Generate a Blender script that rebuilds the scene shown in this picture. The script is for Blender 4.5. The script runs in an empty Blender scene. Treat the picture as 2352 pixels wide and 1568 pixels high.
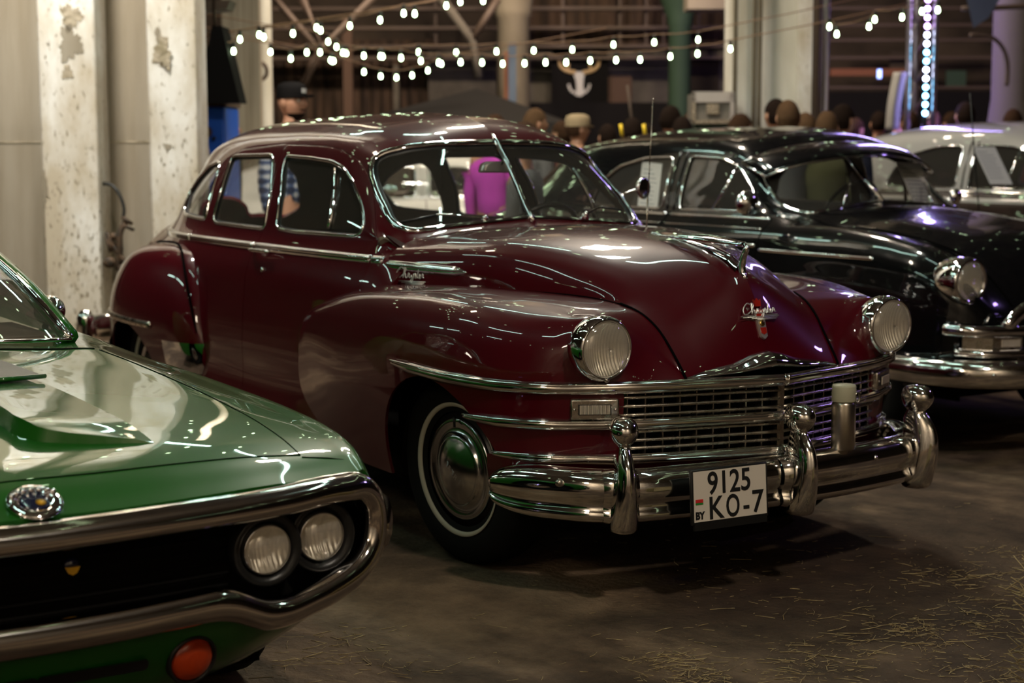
import bpy, math, random
import numpy as np
from math import sin, cos, pi, radians, sqrt, atan2, tan
from mathutils import Vector, Matrix
from mathutils.bvhtree import BVHTree

SC = bpy.context.scene
COL = SC.collection
RND = random.Random(7)

# ------------------------------------------------------------------ camera
F_PX = 3911.25
CAM = np.array([5.3248, -3.9673, 1.5593])
_ya, _pt, _ro = radians(147.4057), radians(-6.7351), radians(-.1123)
_d = np.array([cos(_ya)*cos(_pt), sin(_ya)*cos(_pt), sin(_pt)])
_r = np.array([sin(_ya), -cos(_ya), 0.])
_u = np.cross(_r, _d)
CR = cos(_ro)*_r + sin(_ro)*_u
CU = -sin(_ro)*_r + cos(_ro)*_u
CD = _d
cam_d = bpy.data.cameras.new('camera')
cam_d.sensor_width = 36.0
cam_d.lens = F_PX*36.0/2352
cam_d.clip_start = .05
cam_d.clip_end = 300
cam_d.dof.use_dof = True
cam_d.dof.focus_distance = 5.25
cam_d.dof.aperture_fstop = 2.9
cam = bpy.data.objects.new('camera', cam_d)
COL.objects.link(cam)
cam.matrix_world = Matrix(((CR[0], CU[0], -CD[0], CAM[0]), (CR[1], CU[1], -CD[1], CAM[1]),
                           (CR[2], CU[2], -CD[2], CAM[2]), (0, 0, 0, 1)))
SC.camera = cam

# ------------------------------------------------------------------ view + world
SC.view_settings.view_transform = 'Standard'
SC.view_settings.look = 'None'
SC.view_settings.gamma = 1
SC.view_settings.use_curve_mapping = False
SC.view_settings.exposure = 0.18
w = bpy.data.worlds.new('world')
SC.world = w
w.use_nodes = True
w.node_tree.nodes['Background'].inputs[0].default_value = (.30, .24, .18, 1)
w.node_tree.nodes['Background'].inputs[1].default_value = .035


def light(name, kind, loc, energy, color=(1, 1, 1), size=.1, size_y=None, target=None, spot=None):
    l = bpy.data.lights.new(name, kind)
    l.energy = energy
    l.color = color
    if kind == 'AREA':
        l.size = size
        if size_y:
            l.shape = 'RECTANGLE'
            l.size_y = size_y
    else:
        l.shadow_soft_size = size
    if kind == 'SPOT' and spot:
        l.spot_size = radians(spot)
        l.spot_blend = .6
    o = bpy.data.objects.new(name, l)
    COL.objects.link(o)
    o.location = loc
    if target is not None:
        o.rotation_euler = (Vector(target)-Vector(loc)).to_track_quat('-Z', 'Y').to_euler()
    return o





# ------------------------------------------------------------------ pixel helpers (a viewing ray through the photo's pixel)
def rayd(px, py):
    return CD + (px-1176)/F_PX*CR - (py-784)/F_PX*CU


def at(px, py, **k):
    v = rayd(px, py)
    ax = list(k)[0]
    if ax == 'd':
        t = k['d']
    else:
        i = 'xyz'.index(ax)
        t = (k[ax]-CAM[i])/v[i]
    return CAM+t*v


# ------------------------------------------------------------------ materials
def mat(name, color=(.5, .5, .5), rough=.5, metal=0., coat=0., coat_rough=.03, spec=.5, emit=None, estr=0., alpha=1., trans=0., ior=1.45):
    m = bpy.data.materials.new(name)
    m.use_nodes = True
    b = m.node_tree.nodes['Principled BSDF']
    b.inputs['Base Color'].default_value = (*color, 1)
    b.inputs['Roughness'].default_value = rough
    b.inputs['Metallic'].default_value = metal
    b.inputs['Coat Weight'].default_value = coat
    b.inputs['Coat Roughness'].default_value = coat_rough
    b.inputs['Specular IOR Level'].default_value = spec
    b.inputs['IOR'].default_value = ior
    b.inputs['Transmission Weight'].default_value = trans
    b.inputs['Alpha'].default_value = alpha
    if emit:
        b.inputs['Emission Color'].default_value = (*emit, 1)
        b.inputs['Emission Strength'].default_value = estr
    return m


def nd(m, t, **k):
    n = m.node_tree.nodes.new(t)
    for a, b in k.items():
        if a.startswith('i_'):
            n.inputs[a[2:].replace('_', ' ')].default_value = b
        else:
            setattr(n, a, b)
    return n


def noise_color(m, c1, c2, scale=5., detail=6., stretch=(1, 1, 1), lo=.35, hi=.65, bump=0., bscale=None, coord='Object', rough=None):
    nt = m.node_tree
    b = nt.nodes['Principled BSDF']
    tc = nd(m, 'ShaderNodeTexCoord')
    mp = nd(m, 'ShaderNodeMapping')
    mp.inputs['Scale'].default_value = stretch
    nt.links.new(tc.outputs[coord], mp.inputs['Vector'])
    n = nd(m, 'ShaderNodeTexNoise')
    n.inputs['Scale'].default_value = scale
    n.inputs['Detail'].default_value = detail
    nt.links.new(mp.outputs[0], n.inputs['Vector'])
    r = nd(m, 'ShaderNodeValToRGB')
    r.color_ramp.elements[0].position = lo
    r.color_ramp.elements[1].position = hi
    r.color_ramp.elements[0].color = (*c1, 1)
    r.color_ramp.elements[1].color = (*c2, 1)
    nt.links.new(n.outputs['Fac'], r.inputs[0])
    nt.links.new(r.outputs[0], b.inputs['Base Color'])
    if rough:
        mr = nd(m, 'ShaderNodeMapRange')
        mr.inputs['To Min'].default_value = rough[0]
        mr.inputs['To Max'].default_value = rough[1]
        mr.inputs['From Min'].default_value = lo
        mr.inputs['From Max'].default_value = hi
        nt.links.new(n.outputs['Fac'], mr.inputs['Value'])
        nt.links.new(mr.outputs[0], b.inputs['Roughness'])
    if bump:
        n2 = nd(m, 'ShaderNodeTexNoise')
        n2.inputs['Scale'].default_value = bscale or scale*4
        n2.inputs['Detail'].default_value = 8
        nt.links.new(mp.outputs[0], n2.inputs['Vector'])
        bp = nd(m, 'ShaderNodeBump')
        bp.inputs['Strength'].default_value = bump
        bp.inputs['Distance'].default_value = .02
        nt.links.new(n2.outputs['Fac'], bp.inputs['Height'])
        nt.links.new(bp.outputs[0], b.inputs['Normal'])
    return r


def glass_mat(name, tint=(.8, .8, .8), refl=.12, dust_haze=0., dcol=(.6, .56, .5)):
    """thin pane: clear transmission with a Fresnel mirror on top"""
    m = bpy.data.materials.new(name)
    m.use_nodes = True
    nt = m.node_tree
    nt.nodes.remove(nt.nodes['Principled BSDF'])
    out = nt.nodes['Material Output']
    tr = nd(m, 'ShaderNodeBsdfTransparent')
    tr.inputs[0].default_value = (*tint, 1)
    gl = nd(m, 'ShaderNodeBsdfGlossy')
    gl.inputs['Roughness'].default_value = .02
    gl.inputs['Color'].default_value = (.9, .9, .9, 1)
    lw = nd(m, 'ShaderNodeLayerWeight')
    lw.inputs['Blend'].default_value = .5
    pw_ = nd(m, 'ShaderNodeMath', operation='POWER')
    pw_.inputs[1].default_value = 4.5
    nt.links.new(lw.outputs['Facing'], pw_.inputs[0])
    ad = nd(m, 'ShaderNodeMath', operation='ADD')
    ad.inputs[1].default_value = refl+.05
    ad.use_clamp = True
    nt.links.new(pw_.outputs[0], ad.inputs[0])
    mx = nd(m, 'ShaderNodeMixShader')
    nt.links.new(ad.outputs[0], mx.inputs[0])
    nt.links.new(tr.outputs[0], mx.inputs[1])
    nt.links.new(gl.outputs[0], mx.inputs[2])
    last = mx
    if dust_haze:
        df = nd(m, 'ShaderNodeBsdfDiffuse')
        df.inputs['Color'].default_value = (*dcol, 1)
        m2 = nd(m, 'ShaderNodeMixShader')
        m2.inputs[0].default_value = dust_haze
        nt.links.new(mx.outputs[0], m2.inputs[1])
        nt.links.new(df.outputs[0], m2.inputs[2])
        last = m2
    nt.links.new(last.outputs[0], out.inputs['Surface'])
    return m


M = {}


def car_paint(name, c, dust_haze=(.2, .17, .13), dustamt=.0, coat=1., rough=.35):
    m = mat(name, c, rough=rough, metal=0.0, coat=coat, coat_rough=.02, spec=.12)
    return m


M['maroon'] = car_paint('maroon_paint', (.056, .0011, .0046))
M['green'] = car_paint('green_paint', (.012, .10, .010))
M['black_paint'] = car_paint('black_paint', (.003, .003, .0035), rough=.2)
M['silver_paint'] = car_paint('silver_grey_paint', (.30, .29, .28))
M['brown_paint'] = car_paint('dark_brown_paint', (.02, .012, .010))
M['chrome'] = mat('chrome', (.82, .80, .78), rough=.07, metal=1.)
noise_color(M['chrome'], (.68, .65, .61), (.86, .85, .84), scale=9, lo=.3, hi=.6, rough=(.13, .05))
M['dull_chrome'] = mat('dull_chrome', (.45, .41, .35), rough=.28, metal=1.)
noise_color(M['dull_chrome'], (.30, .25, .19), (.52, .48, .42), scale=25, lo=.3, hi=.6, rough=(.4, .22))
M['clean_chrome'] = mat('bright_chrome', (.85, .85, .87), rough=.04, metal=1.)
M['brushed'] = mat('brushed_steel', (.42, .38, .32), rough=.26, metal=1.)
M['rubber'] = mat('tyre_rubber', (.006, .0055, .005), rough=.75, spec=.15)
M['black_rubber'] = mat('black_rubber_seal', (.006, .006, .006), rough=.4)
M['whitewall'] = mat('whitewall', (.42, .38, .30), rough=.6)
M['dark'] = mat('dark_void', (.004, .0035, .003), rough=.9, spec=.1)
M['lining'] = mat('cloth_lining', (.14, .105, .08), rough=.9, spec=.1)
M['seat'] = mat('seat_cloth', (.035, .014, .012), rough=.85, spec=.2)
M['gap'] = mat('shut_gap', (.0015, .001, .001), rough=.9, spec=.05)
M['glass'] = glass_mat('window_glass', (.92, .92, .90), .02, dust_haze=.035)
M['dark_glass'] = glass_mat('smoked_window_glass', (.35, .36, .36), .06)
M['lens'] = glass_mat('lamp_glass', (.96, .95, .92), .12, dust_haze=.13, dcol=(.75, .70, .62))  # pale share in the lens colour stands for light scattered by the flutes
M['reflector'] = mat('lamp_reflector', (.95, .90, .82), rough=.38, metal=1.)


def flutes(m, scale=60., strength=.5, soft=True):
    nt = m.node_tree
    tc = nd(m, 'ShaderNodeTexCoord')
    wv = nd(m, 'ShaderNodeTexWave')
    wv.bands_direction = 'Y'
    wv.inputs['Scale'].default_value = scale
    wv.inputs['Distortion'].default_value = 0
    nz = nd(m, 'ShaderNodeTexNoise')
    nz.inputs['Scale'].default_value = 24
    nt.links.new(tc.outputs['Object'], wv.inputs['Vector'])
    nt.links.new(tc.outputs['Object'], nz.inputs['Vector'])
    ad = nd(m, 'ShaderNodeMath', operation='ADD')
    nt.links.new(wv.outputs['Fac'], ad.inputs[0])
    nt.links.new(nz.outputs['Fac'], ad.inputs[1])
    bp = nd(m, 'ShaderNodeBump')
    bp.inputs['Strength'].default_value = strength
    bp.inputs['Distance'].default_value = .004
    nt.links.new(ad.outputs[0], bp.inputs['Height'])
    for n in nt.nodes:
        if n.bl_idname in ('ShaderNodeBsdfGlossy', 'ShaderNodeBsdfPrincipled'):
            nt.links.new(bp.outputs[0], n.inputs['Normal'])


flutes(M['lens'], 28., .35)
flutes(M['reflector'], 28., .6)
M['cream'] = mat('cream_plastic', (.36, .34, .24), rough=.5)
M['red_enamel'] = mat('red_enamel', (.30, .014, .008), rough=.25, coat=.6)
M['gold'] = mat('gold_metal', (.55, .35, .10), rough=.25, metal=1.)
M['amber'] = mat('amber_lens', (.40, .035, .004), rough=.2, coat=.8)
M['black_plastic'] = mat('black_plastic', (.008, .008, .008), rough=.35)
M['plate_white'] = mat('plate_white', (.62, .56, .48), rough=.45)
M['ink'] = mat('plate_black_ink', (.008, .008, .008), rough=.5)
M['flag_red'] = mat('flag_red', (.5, .02, .02), rough=.5)
M['flag_green'] = mat('flag_green', (.02, .22, .03), rough=.5)
M['paper'] = mat('white_paper', (.62, .62, .60), rough=.8)
M['wheel_black'] = mat('wheel_black', (.01, .008, .008), rough=.35)


# ------------------------------------------------------------------ object helpers
def link(name, me, m=None, parent=None, smooth=True):
    o = bpy.data.objects.new(name, me)
    COL.objects.link(o)
    if m is not None:
        me.materials.append(M[m] if isinstance(m, str) else m)
    if parent is not None:
        o.parent = parent
    if smooth:
        for p in me.polygons:
            p.use_smooth = True
    return o


def mesh(name, V, Fc):
    me = bpy.data.meshes.new(name)
    me.from_pydata([tuple(float(c) for c in v) for v in V], [], [tuple(int(i) for i in f) for f in Fc])
    me.update()
    return me


def empty(name, loc=(0, 0, 0), rz=0.):
    o = bpy.data.objects.new(name, None)
    o.empty_display_size = .2
    COL.objects.link(o)
    o.location = loc
    o.rotation_euler = (0, 0, rz)
    return o


def tag(o, label, cat, group=None, kind=None):
    o['label'] = label
    o['category'] = cat
    if group:
        o['group'] = group
    if kind:
        o['kind'] = kind
    return o


class MB:
    """collects geometry for one mesh"""
    def __init__(s):
        s.V = []
        s.F = []

    def add(s, V, Fc):
        n = len(s.V)
        s.V += [tuple(float(c) for c in v) for v in V]
        s.F += [tuple(int(i)+n for i in f) for f in Fc]
        return s

    def box(s, c, sz, R=None):
        c = np.array(c, float)
        h = np.array(sz, float)/2
        P = []
        for a in (-1, 1):
            for b in (-1, 1):
                for d in (-1, 1):
                    v = np.array([a*h[0], b*h[1], d*h[2]])
                    if R is not None:
                        v = np.array(R @ Vector(v))
                    P.append(c+v)
        return s.add(P, [(0, 1, 3, 2), (4, 6, 7, 5), (0, 4, 5, 1), (2, 3, 7, 6), (0, 2, 6, 4), (1, 5, 7, 3)])

    def tube(s, P, r, n=8, cap=True, closed=False, squash=None, up=None):
        P = [np.array(p, float) for p in P]
        m = len(P)
        rr = r if hasattr(r, '__len__') else [r]*m
        rings = []
        prev = None
        for i in range(m):
            a = P[i-1] if (i > 0 or closed) else P[i]
            b = P[(i+1) % m] if (i < m-1 or closed) else P[i]
            t = b-a
            t = t/(np.linalg.norm(t)+1e-12)
            if up is not None:
                q = np.array(up[i] if hasattr(up[0], '__len__') else up, float)
            else:
                q = prev if prev is not None else (np.array([0, 0, 1.]) if abs(t[2]) < .9 else np.array([1., 0, 0]))
            q = q-t*(q@t)
            q = q/(np.linalg.norm(q)+1e-12)
            prev = q
            e = np.cross(t, q)
            sq = squash or (1, 1)
            rings.append([P[i]+rr[i]*(cos(2*pi*k/n)*q*sq[0]+sin(2*pi*k/n)*e*sq[1]) for k in range(n)])
        V = [v for ring in rings for v in ring]
        Fc = []
        for i in range(m if closed else m-1):
            i2 = (i+1) % m
            for k in range(n):
                k2 = (k+1) % n
                Fc.append((i*n+k, i*n+k2, i2*n+k2, i2*n+k))
        if cap and not closed:
            Fc.append(tuple(range(n))[::-1])
            Fc.append(tuple((m-1)*n+k for k in range(n)))
        return s.add(V, Fc)

    def lathe(s, prof, n=32, c=(0, 0, 0), axis=(0, 0, 1), capend=True):
        """prof: (radius, height) along the axis"""
        z = np.array(axis, float)
        z /= np.linalg.norm(z)
        x = np.cross(z, [0, 0, 1.]) if abs(z[2]) < .9 else np.array([1., 0, 0])
        x = x-z*(x@z)
        x /= np.linalg.norm(x)
        y = np.cross(z, x)
        c = np.array(c, float)
        V = []
        for (r, h) in prof:
            for k in range(n):
                a = 2*pi*k/n
                V.append(c+h*z+max(r, 1e-4)*(cos(a)*x+sin(a)*y))
        Fc = []
        for i in range(len(prof)-1):
            for k in range(n):
                k2 = (k+1) % n
                Fc.append((i*n+k, i*n+k2, (i+1)*n+k2, (i+1)*n+k))
        if capend:
            Fc.append(tuple(range(n))[::-1])
            Fc.append(tuple((len(prof)-1)*n+k for k in range(n)))
        return s.add(V, Fc)

    def prism(s, poly, h0, h1, fn=None):
        """poly 2D, extruded h0..h1; fn(u,v,h)->xyz"""
        fn = fn or (lambda a, b, h: (a, b, h))
        n = len(poly)
        V = [fn(a, b, h0) for a, b in poly]+[fn(a, b, h1) for a, b in poly]
        Fc = [tuple(range(n))[::-1], tuple(range(n, 2*n))]+[(i, (i+1) % n, n+(i+1) % n, n+i) for i in range(n)]
        return s.add(V, Fc)

    def sphere(s, c, r, n=16, m=10, sc=(1, 1, 1), R=None):
        V = []
        for i in range(m+1):
            for k in range(n):
                t = pi*i/m
                a = 2*pi*k/n
                v = np.array([max(sin(t), 1e-3)*cos(a)*sc[0], max(sin(t), 1e-3)*sin(a)*sc[1], cos(t)*sc[2]])*r
                if R is not None:
                    v = np.array(R @ Vector(v))
                V.append(np.array(c)+v)
        Fc = []
        for i in range(m):
            for k in range(n):
                k2 = (k+1) % n
                Fc.append((i*n+k, (i+1)*n+k, (i+1)*n+k2, i*n+k2))
        return s.add(V, Fc)

    def mirror(s):
        q = MB()
        q.V = [(a, -b, c) for a, b, c in s.V]
        q.F = [tuple(reversed(f)) for f in s.F]
        return q

    def both(s):
        q = s.mirror()
        return MB().add(s.V, s.F).add(q.V, q.F)

    def build(s, name, m=None, parent=None, smooth=True, loc=None, sharp=None):
        o = link(name, mesh(name, s.V, s.F), m, parent, smooth)
        if loc is not None:
            o.location = loc
        if sharp:
            o.data.set_sharp_from_angle(angle=radians(sharp))
        return o


def bevel(o, w=.005, seg=2, ang=35):
    b = o.modifiers.new('bevel', 'BEVEL')
    b.width = w
    b.segments = seg
    b.limit_method = 'ANGLE'
    b.angle_limit = radians(ang)
    o.data.set_sharp_from_angle(angle=radians(ang))
    return o


# ------------------------------------------------------------------ splines and lofts
def ncub(t, Y, te):
    """natural cubic spline through Y (n x k) at knots t, evaluated at te"""
    t = np.array(t, float)
    Y = np.array(Y, float)
    n = len(t)
    if n == 2:
        a = (np.array(te)-t[0])/(t[1]-t[0])
        return Y[0]+(Y[1]-Y[0])*a[:, None]
    h = np.diff(t)
    A = np.zeros((n, n))
    B = np.zeros((n,)+Y.shape[1:])
    A[0, 0] = A[-1, -1] = 1
    for i in range(1, n-1):
        A[i, i-1] = h[i-1]
        A[i, i] = 2*(h[i-1]+h[i])
        A[i, i+1] = h[i]
        B[i] = 6*((Y[i+1]-Y[i])/h[i]-(Y[i]-Y[i-1])/h[i-1])
    Mm = np.linalg.solve(A, B)
    te = np.array(te, float)
    k = np.clip(np.searchsorted(t, te, side='right')-1, 0, n-2)
    sh = (len(te),)+(1,)*(Y.ndim-1)
    d0 = (te-t[k]).reshape(sh)
    d1 = (t[k+1]-te).reshape(sh)
    H = h[k].reshape(sh)
    return (Mm[k]*d1**3+Mm[k+1]*d0**3)/(6*H)+(Y[k]/H-Mm[k]*H/6)*d1+(Y[k+1]/H-Mm[k+1]*H/6)*d0


def crom(t, Y, te, tens=.0):
    """non-uniform Catmull-Rom style Hermite with limited slopes: little overshoot"""
    t = np.array(t, float)
    Y = np.array(Y, float)
    n = len(t)
    h = np.diff(t)
    S = (Y[1:]-Y[:-1])/h.reshape((-1,)+(1,)*(Y.ndim-1))
    D = np.zeros_like(Y)
    D[0] = S[0]
    D[-1] = S[-1]
    for i in range(1, n-1):
        D[i] = (S[i-1]*h[i]+S[i]*h[i-1])/(h[i]+h[i-1])
    te = np.array(te, float)
    k = np.clip(np.searchsorted(t, te, side='right')-1, 0, n-2)
    sh = (len(te),)+(1,)*(Y.ndim-1)
    H = h[k].reshape(sh)
    u = ((te-t[k])/h[k]).reshape(sh)
    return (2*u**3-3*u**2+1)*Y[k]+(u**3-2*u**2+u)*H*D[k]+(-2*u**3+3*u**2)*Y[k+1]+(u**3-u**2)*H*D[k+1]


def chord(Y):
    Y = np.array(Y, float)
    d = np.sqrt(((Y[1:]-Y[:-1])**2).sum(-1))
    if d.ndim > 1:
        d = d.mean(1)
    return np.concatenate([[0], np.cumsum(np.maximum(d, 1e-4))])


def curve(P, n, f=ncub):
    P = np.array(P, float)
    t = chord(P)
    return f(t, P, np.linspace(0, t[-1], n))


def loft(net, nu, nv, fu=ncub, fv=ncub):
    """net rows x cols x 3 -> dense grid nu x nv x 3"""
    N = np.array(net, float)
    tu = chord(N)
    G = fu(tu, N, np.linspace(0, tu[-1], nu))
    N2 = np.swapaxes(N, 0, 1)
    tv = chord(N2)
    G = fv(tv, np.swapaxes(G, 0, 1), np.linspace(0, tv[-1], nv))
    return np.swapaxes(G, 0, 1)


def grid_faces(nu, nv, flip=False, closed_v=False):
    Fc = []
    for i in range(nu-1):
        for j in range(nv if closed_v else nv-1):
            j2 = (j+1) % nv
            q = (i*nv+j, (i+1)*nv+j, (i+1)*nv+j2, i*nv+j2)
            Fc.append(q[::-1] if flip else q)
    return Fc


def rpoly(P, r=.03, n=5):
    """round the corners of a 2D polygon"""
    P = [np.array(p, float) for p in P]
    m = len(P)
    rr = r if hasattr(r, '__len__') else [r]*m
    out = []
    for i in range(m):
        a, b, c = P[i-1], P[i], P[(i+1) % m]
        u = a-b
        v = c-b
        lu, lv = np.linalg.norm(u), np.linalg.norm(v)
        q = min(rr[i], lu*.45, lv*.45)
        if q < 1e-5:
            out.append(b)
            continue
        s0 = b+u/lu*q
        s1 = b+v/lv*q
        for k in range(n+1):
            t = k/n
            out.append((1-t)**2*s0+2*t*(1-t)*b+t*t*s1)
    return np.array(out)


def in_poly(P, Q):
    """P: polygon (m x 2), Q: points (n x 2)"""
    x, y = Q[:, 0], Q[:, 1]
    res = np.zeros(len(Q), bool)
    m = len(P)
    for i in range(m):
        x0, y0 = P[i-1]
        x1, y1 = P[i]
        c = (y0 > y) != (y1 > y)
        xi = x0+(y-y0)*(x1-x0)/((y1-y0) if y1 != y0 else 1e-12)
        res ^= c & (x < xi)
    return res


def near_poly(P, q, closed=True):
    a = P if not closed else P
    b = np.roll(P, -1, axis=0)
    d = b-a
    t = np.clip(((q-a)*d).sum(1)/np.maximum((d*d).sum(1), 1e-12), 0, 1)
    c = a+d*t[:, None]
    k = np.argmin(((c-q)**2).sum(1))
    return c[k]


class Shell:
    """half body surface (y<0 side) as a dense grid whose faces can be split by outlines"""
    def __init__(s, G, flip=False):
        nu, nv = G.shape[:2]
        s.V = G.reshape(-1, 3).copy()
        s.F = np.array(grid_faces(nu, nv, flip))
        s.lab = np.zeros(len(s.F), int)
        s.bvh = BVHTree.FromPolygons([tuple(v) for v in s.V], [tuple(int(i) for i in f) for f in s.F])

    def cutz(s, P, label, where):
        s.cut(P, 'z', label, where=where)

    def hit(s, px, py):
        v = rayd(px, py)
        loc, nor, i, dd = s.bvh.ray_cast(Vector(CAM), Vector(v).normalized(), 60)
        return None if loc is None else np.array(loc)

    def hits(s, L):
        out = []
        for p in L:
            h = s.hit(*p)
            if h is None:
                print('MISS', p)
            else:
                out.append(h)
        return np.array(out)

    def proj(s, q, ax, frm=3.):
        """drop a 2D point back on the surface; ax 'y': q=(x,z) cast from -y; 'x': q=(y,z) cast from +x; 'z': q=(x,y) from above"""
        if ax == 'y':
            o, dr = Vector((q[0], -frm, q[1])), Vector((0, 1, 0))
        elif ax == 'x':
            o, dr = Vector((frm, q[0], q[1])), Vector((-1, 0, 0))
        else:
            o, dr = Vector((q[0], q[1], frm)), Vector((0, 0, -1))
        loc, nor, i, dd = s.bvh.ray_cast(o, dr, 60)
        if loc is None:
            return None, None
        n = np.array(nor)
        if np.dot(n, np.array(dr)) > 0:
            n = -n
        return np.array(loc), n

    def cut(s, P, ax, label, where=None, only=None, snap=True):
        ij = {'y': [0, 2], 'x': [1, 2], 'z': [0, 1]}[ax]
        cen = s.V[s.F].mean(1)
        ins = in_poly(P, cen[:, ij])
        if where is not None:
            ins &= where(cen)
        if only is not None:
            ins &= np.isin(s.lab, only)
        if snap:
            vi = set(s.F[ins].ravel().tolist())
            vo = set(s.F[~ins].ravel().tolist())
            for v in vi & vo:
                q = s.V[v][ij]
                c = near_poly(P, q)
                if np.linalg.norm(c-q) > .035:
                    continue
                loc, n = s.proj(c, ax)
                if loc is not None and np.linalg.norm(loc-s.V[v]) < .06:
                    s.V[v] = loc
        s.lab[ins] = label

    def take(s, labels, mirror=False, both=False):
        sel = np.isin(s.lab, labels)
        Fs = s.F[sel]
        idx = np.unique(Fs)
        mp = -np.ones(len(s.V), int)
        mp[idx] = np.arange(len(idx))
        V = s.V[idx].copy()
        Fc = mp[Fs]
        if mirror:
            V[:, 1] *= -1
            Fc = Fc[:, ::-1]
        if both:
            V2 = V.copy()
            V2[:, 1] *= -1
            n = len(V)
            cm = np.where(np.abs(V[:, 1]) < 1e-4, np.arange(n), np.arange(n)+n)
            F2 = cm[Fc][:, ::-1]
            V = np.concatenate([V, V2])
            Fc = np.concatenate([Fc, F2])
        return V, Fc


def panel(name, VF, m, parent, thick=.02, inner=None, off=-1):
    V, Fc = VF
    o = link(name, mesh(name, V, Fc), m, parent)
    if inner:
        o.data.materials.append(M[inner])
    md = o.modifiers.new('thickness', 'SOLIDIFY')
    md.thickness = thick
    md.offset = off
    md.use_even_offset = False
    if inner:
        md.material_offset = 1
        md.material_offset_rim = 0
    es = o.modifiers.new('crisp_rim', 'EDGE_SPLIT')
    es.split_angle = radians(50)
    return o


def strip_mb(mb, P, N, w, h, closed=False, n=6, taper=None):
    """raised moulding: half-elliptic bead of width w, height h that follows points P with outward normals N"""
    P = np.array(P)
    m = len(P)
    V = []
    for i in range(m):
        a = P[i-1] if (i > 0 or closed) else P[i]
        b = P[(i+1) % m] if (i < m-1 or closed) else P[i]
        t = b-a
        t /= np.linalg.norm(t)+1e-12
        nn = N[i]-t*(N[i]@t)
        nn /= np.linalg.norm(nn)+1e-12
        e = np.cross(t, nn)
        k = 1 if taper is None else taper[i]
        for j in range(n+1):
            an = pi*j/n
            V.append(P[i]+e*cos(an)*w/2*k+nn*(sin(an)*h*k-.002))
    Fc = []
    for i in range(m if closed else m-1):
        i2 = (i+1) % m
        for j in range(n+1):
            j2 = (j+1) % (n+1)
            Fc.append((i*(n+1)+j, i2*(n+1)+j, i2*(n+1)+j2, i*(n+1)+j2))
    if not closed:
        Fc.append(tuple(range(n+1)))
        Fc.append(tuple(range((m-1)*(n+1), m*(n+1)))[::-1])
    return mb.add(V, Fc)


def resample(P, n, closed=False):
    P = np.array(P, float)
    if closed:
        P = np.vstack([P, P[:1]])
    t = chord(P)
    te = np.linspace(0, t[-1], n+1 if closed else n)
    if closed:
        te = te[:-1]
    return np.stack([np.interp(te, t, P[:, i]) for i in range(P.shape[1])], 1)

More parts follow.
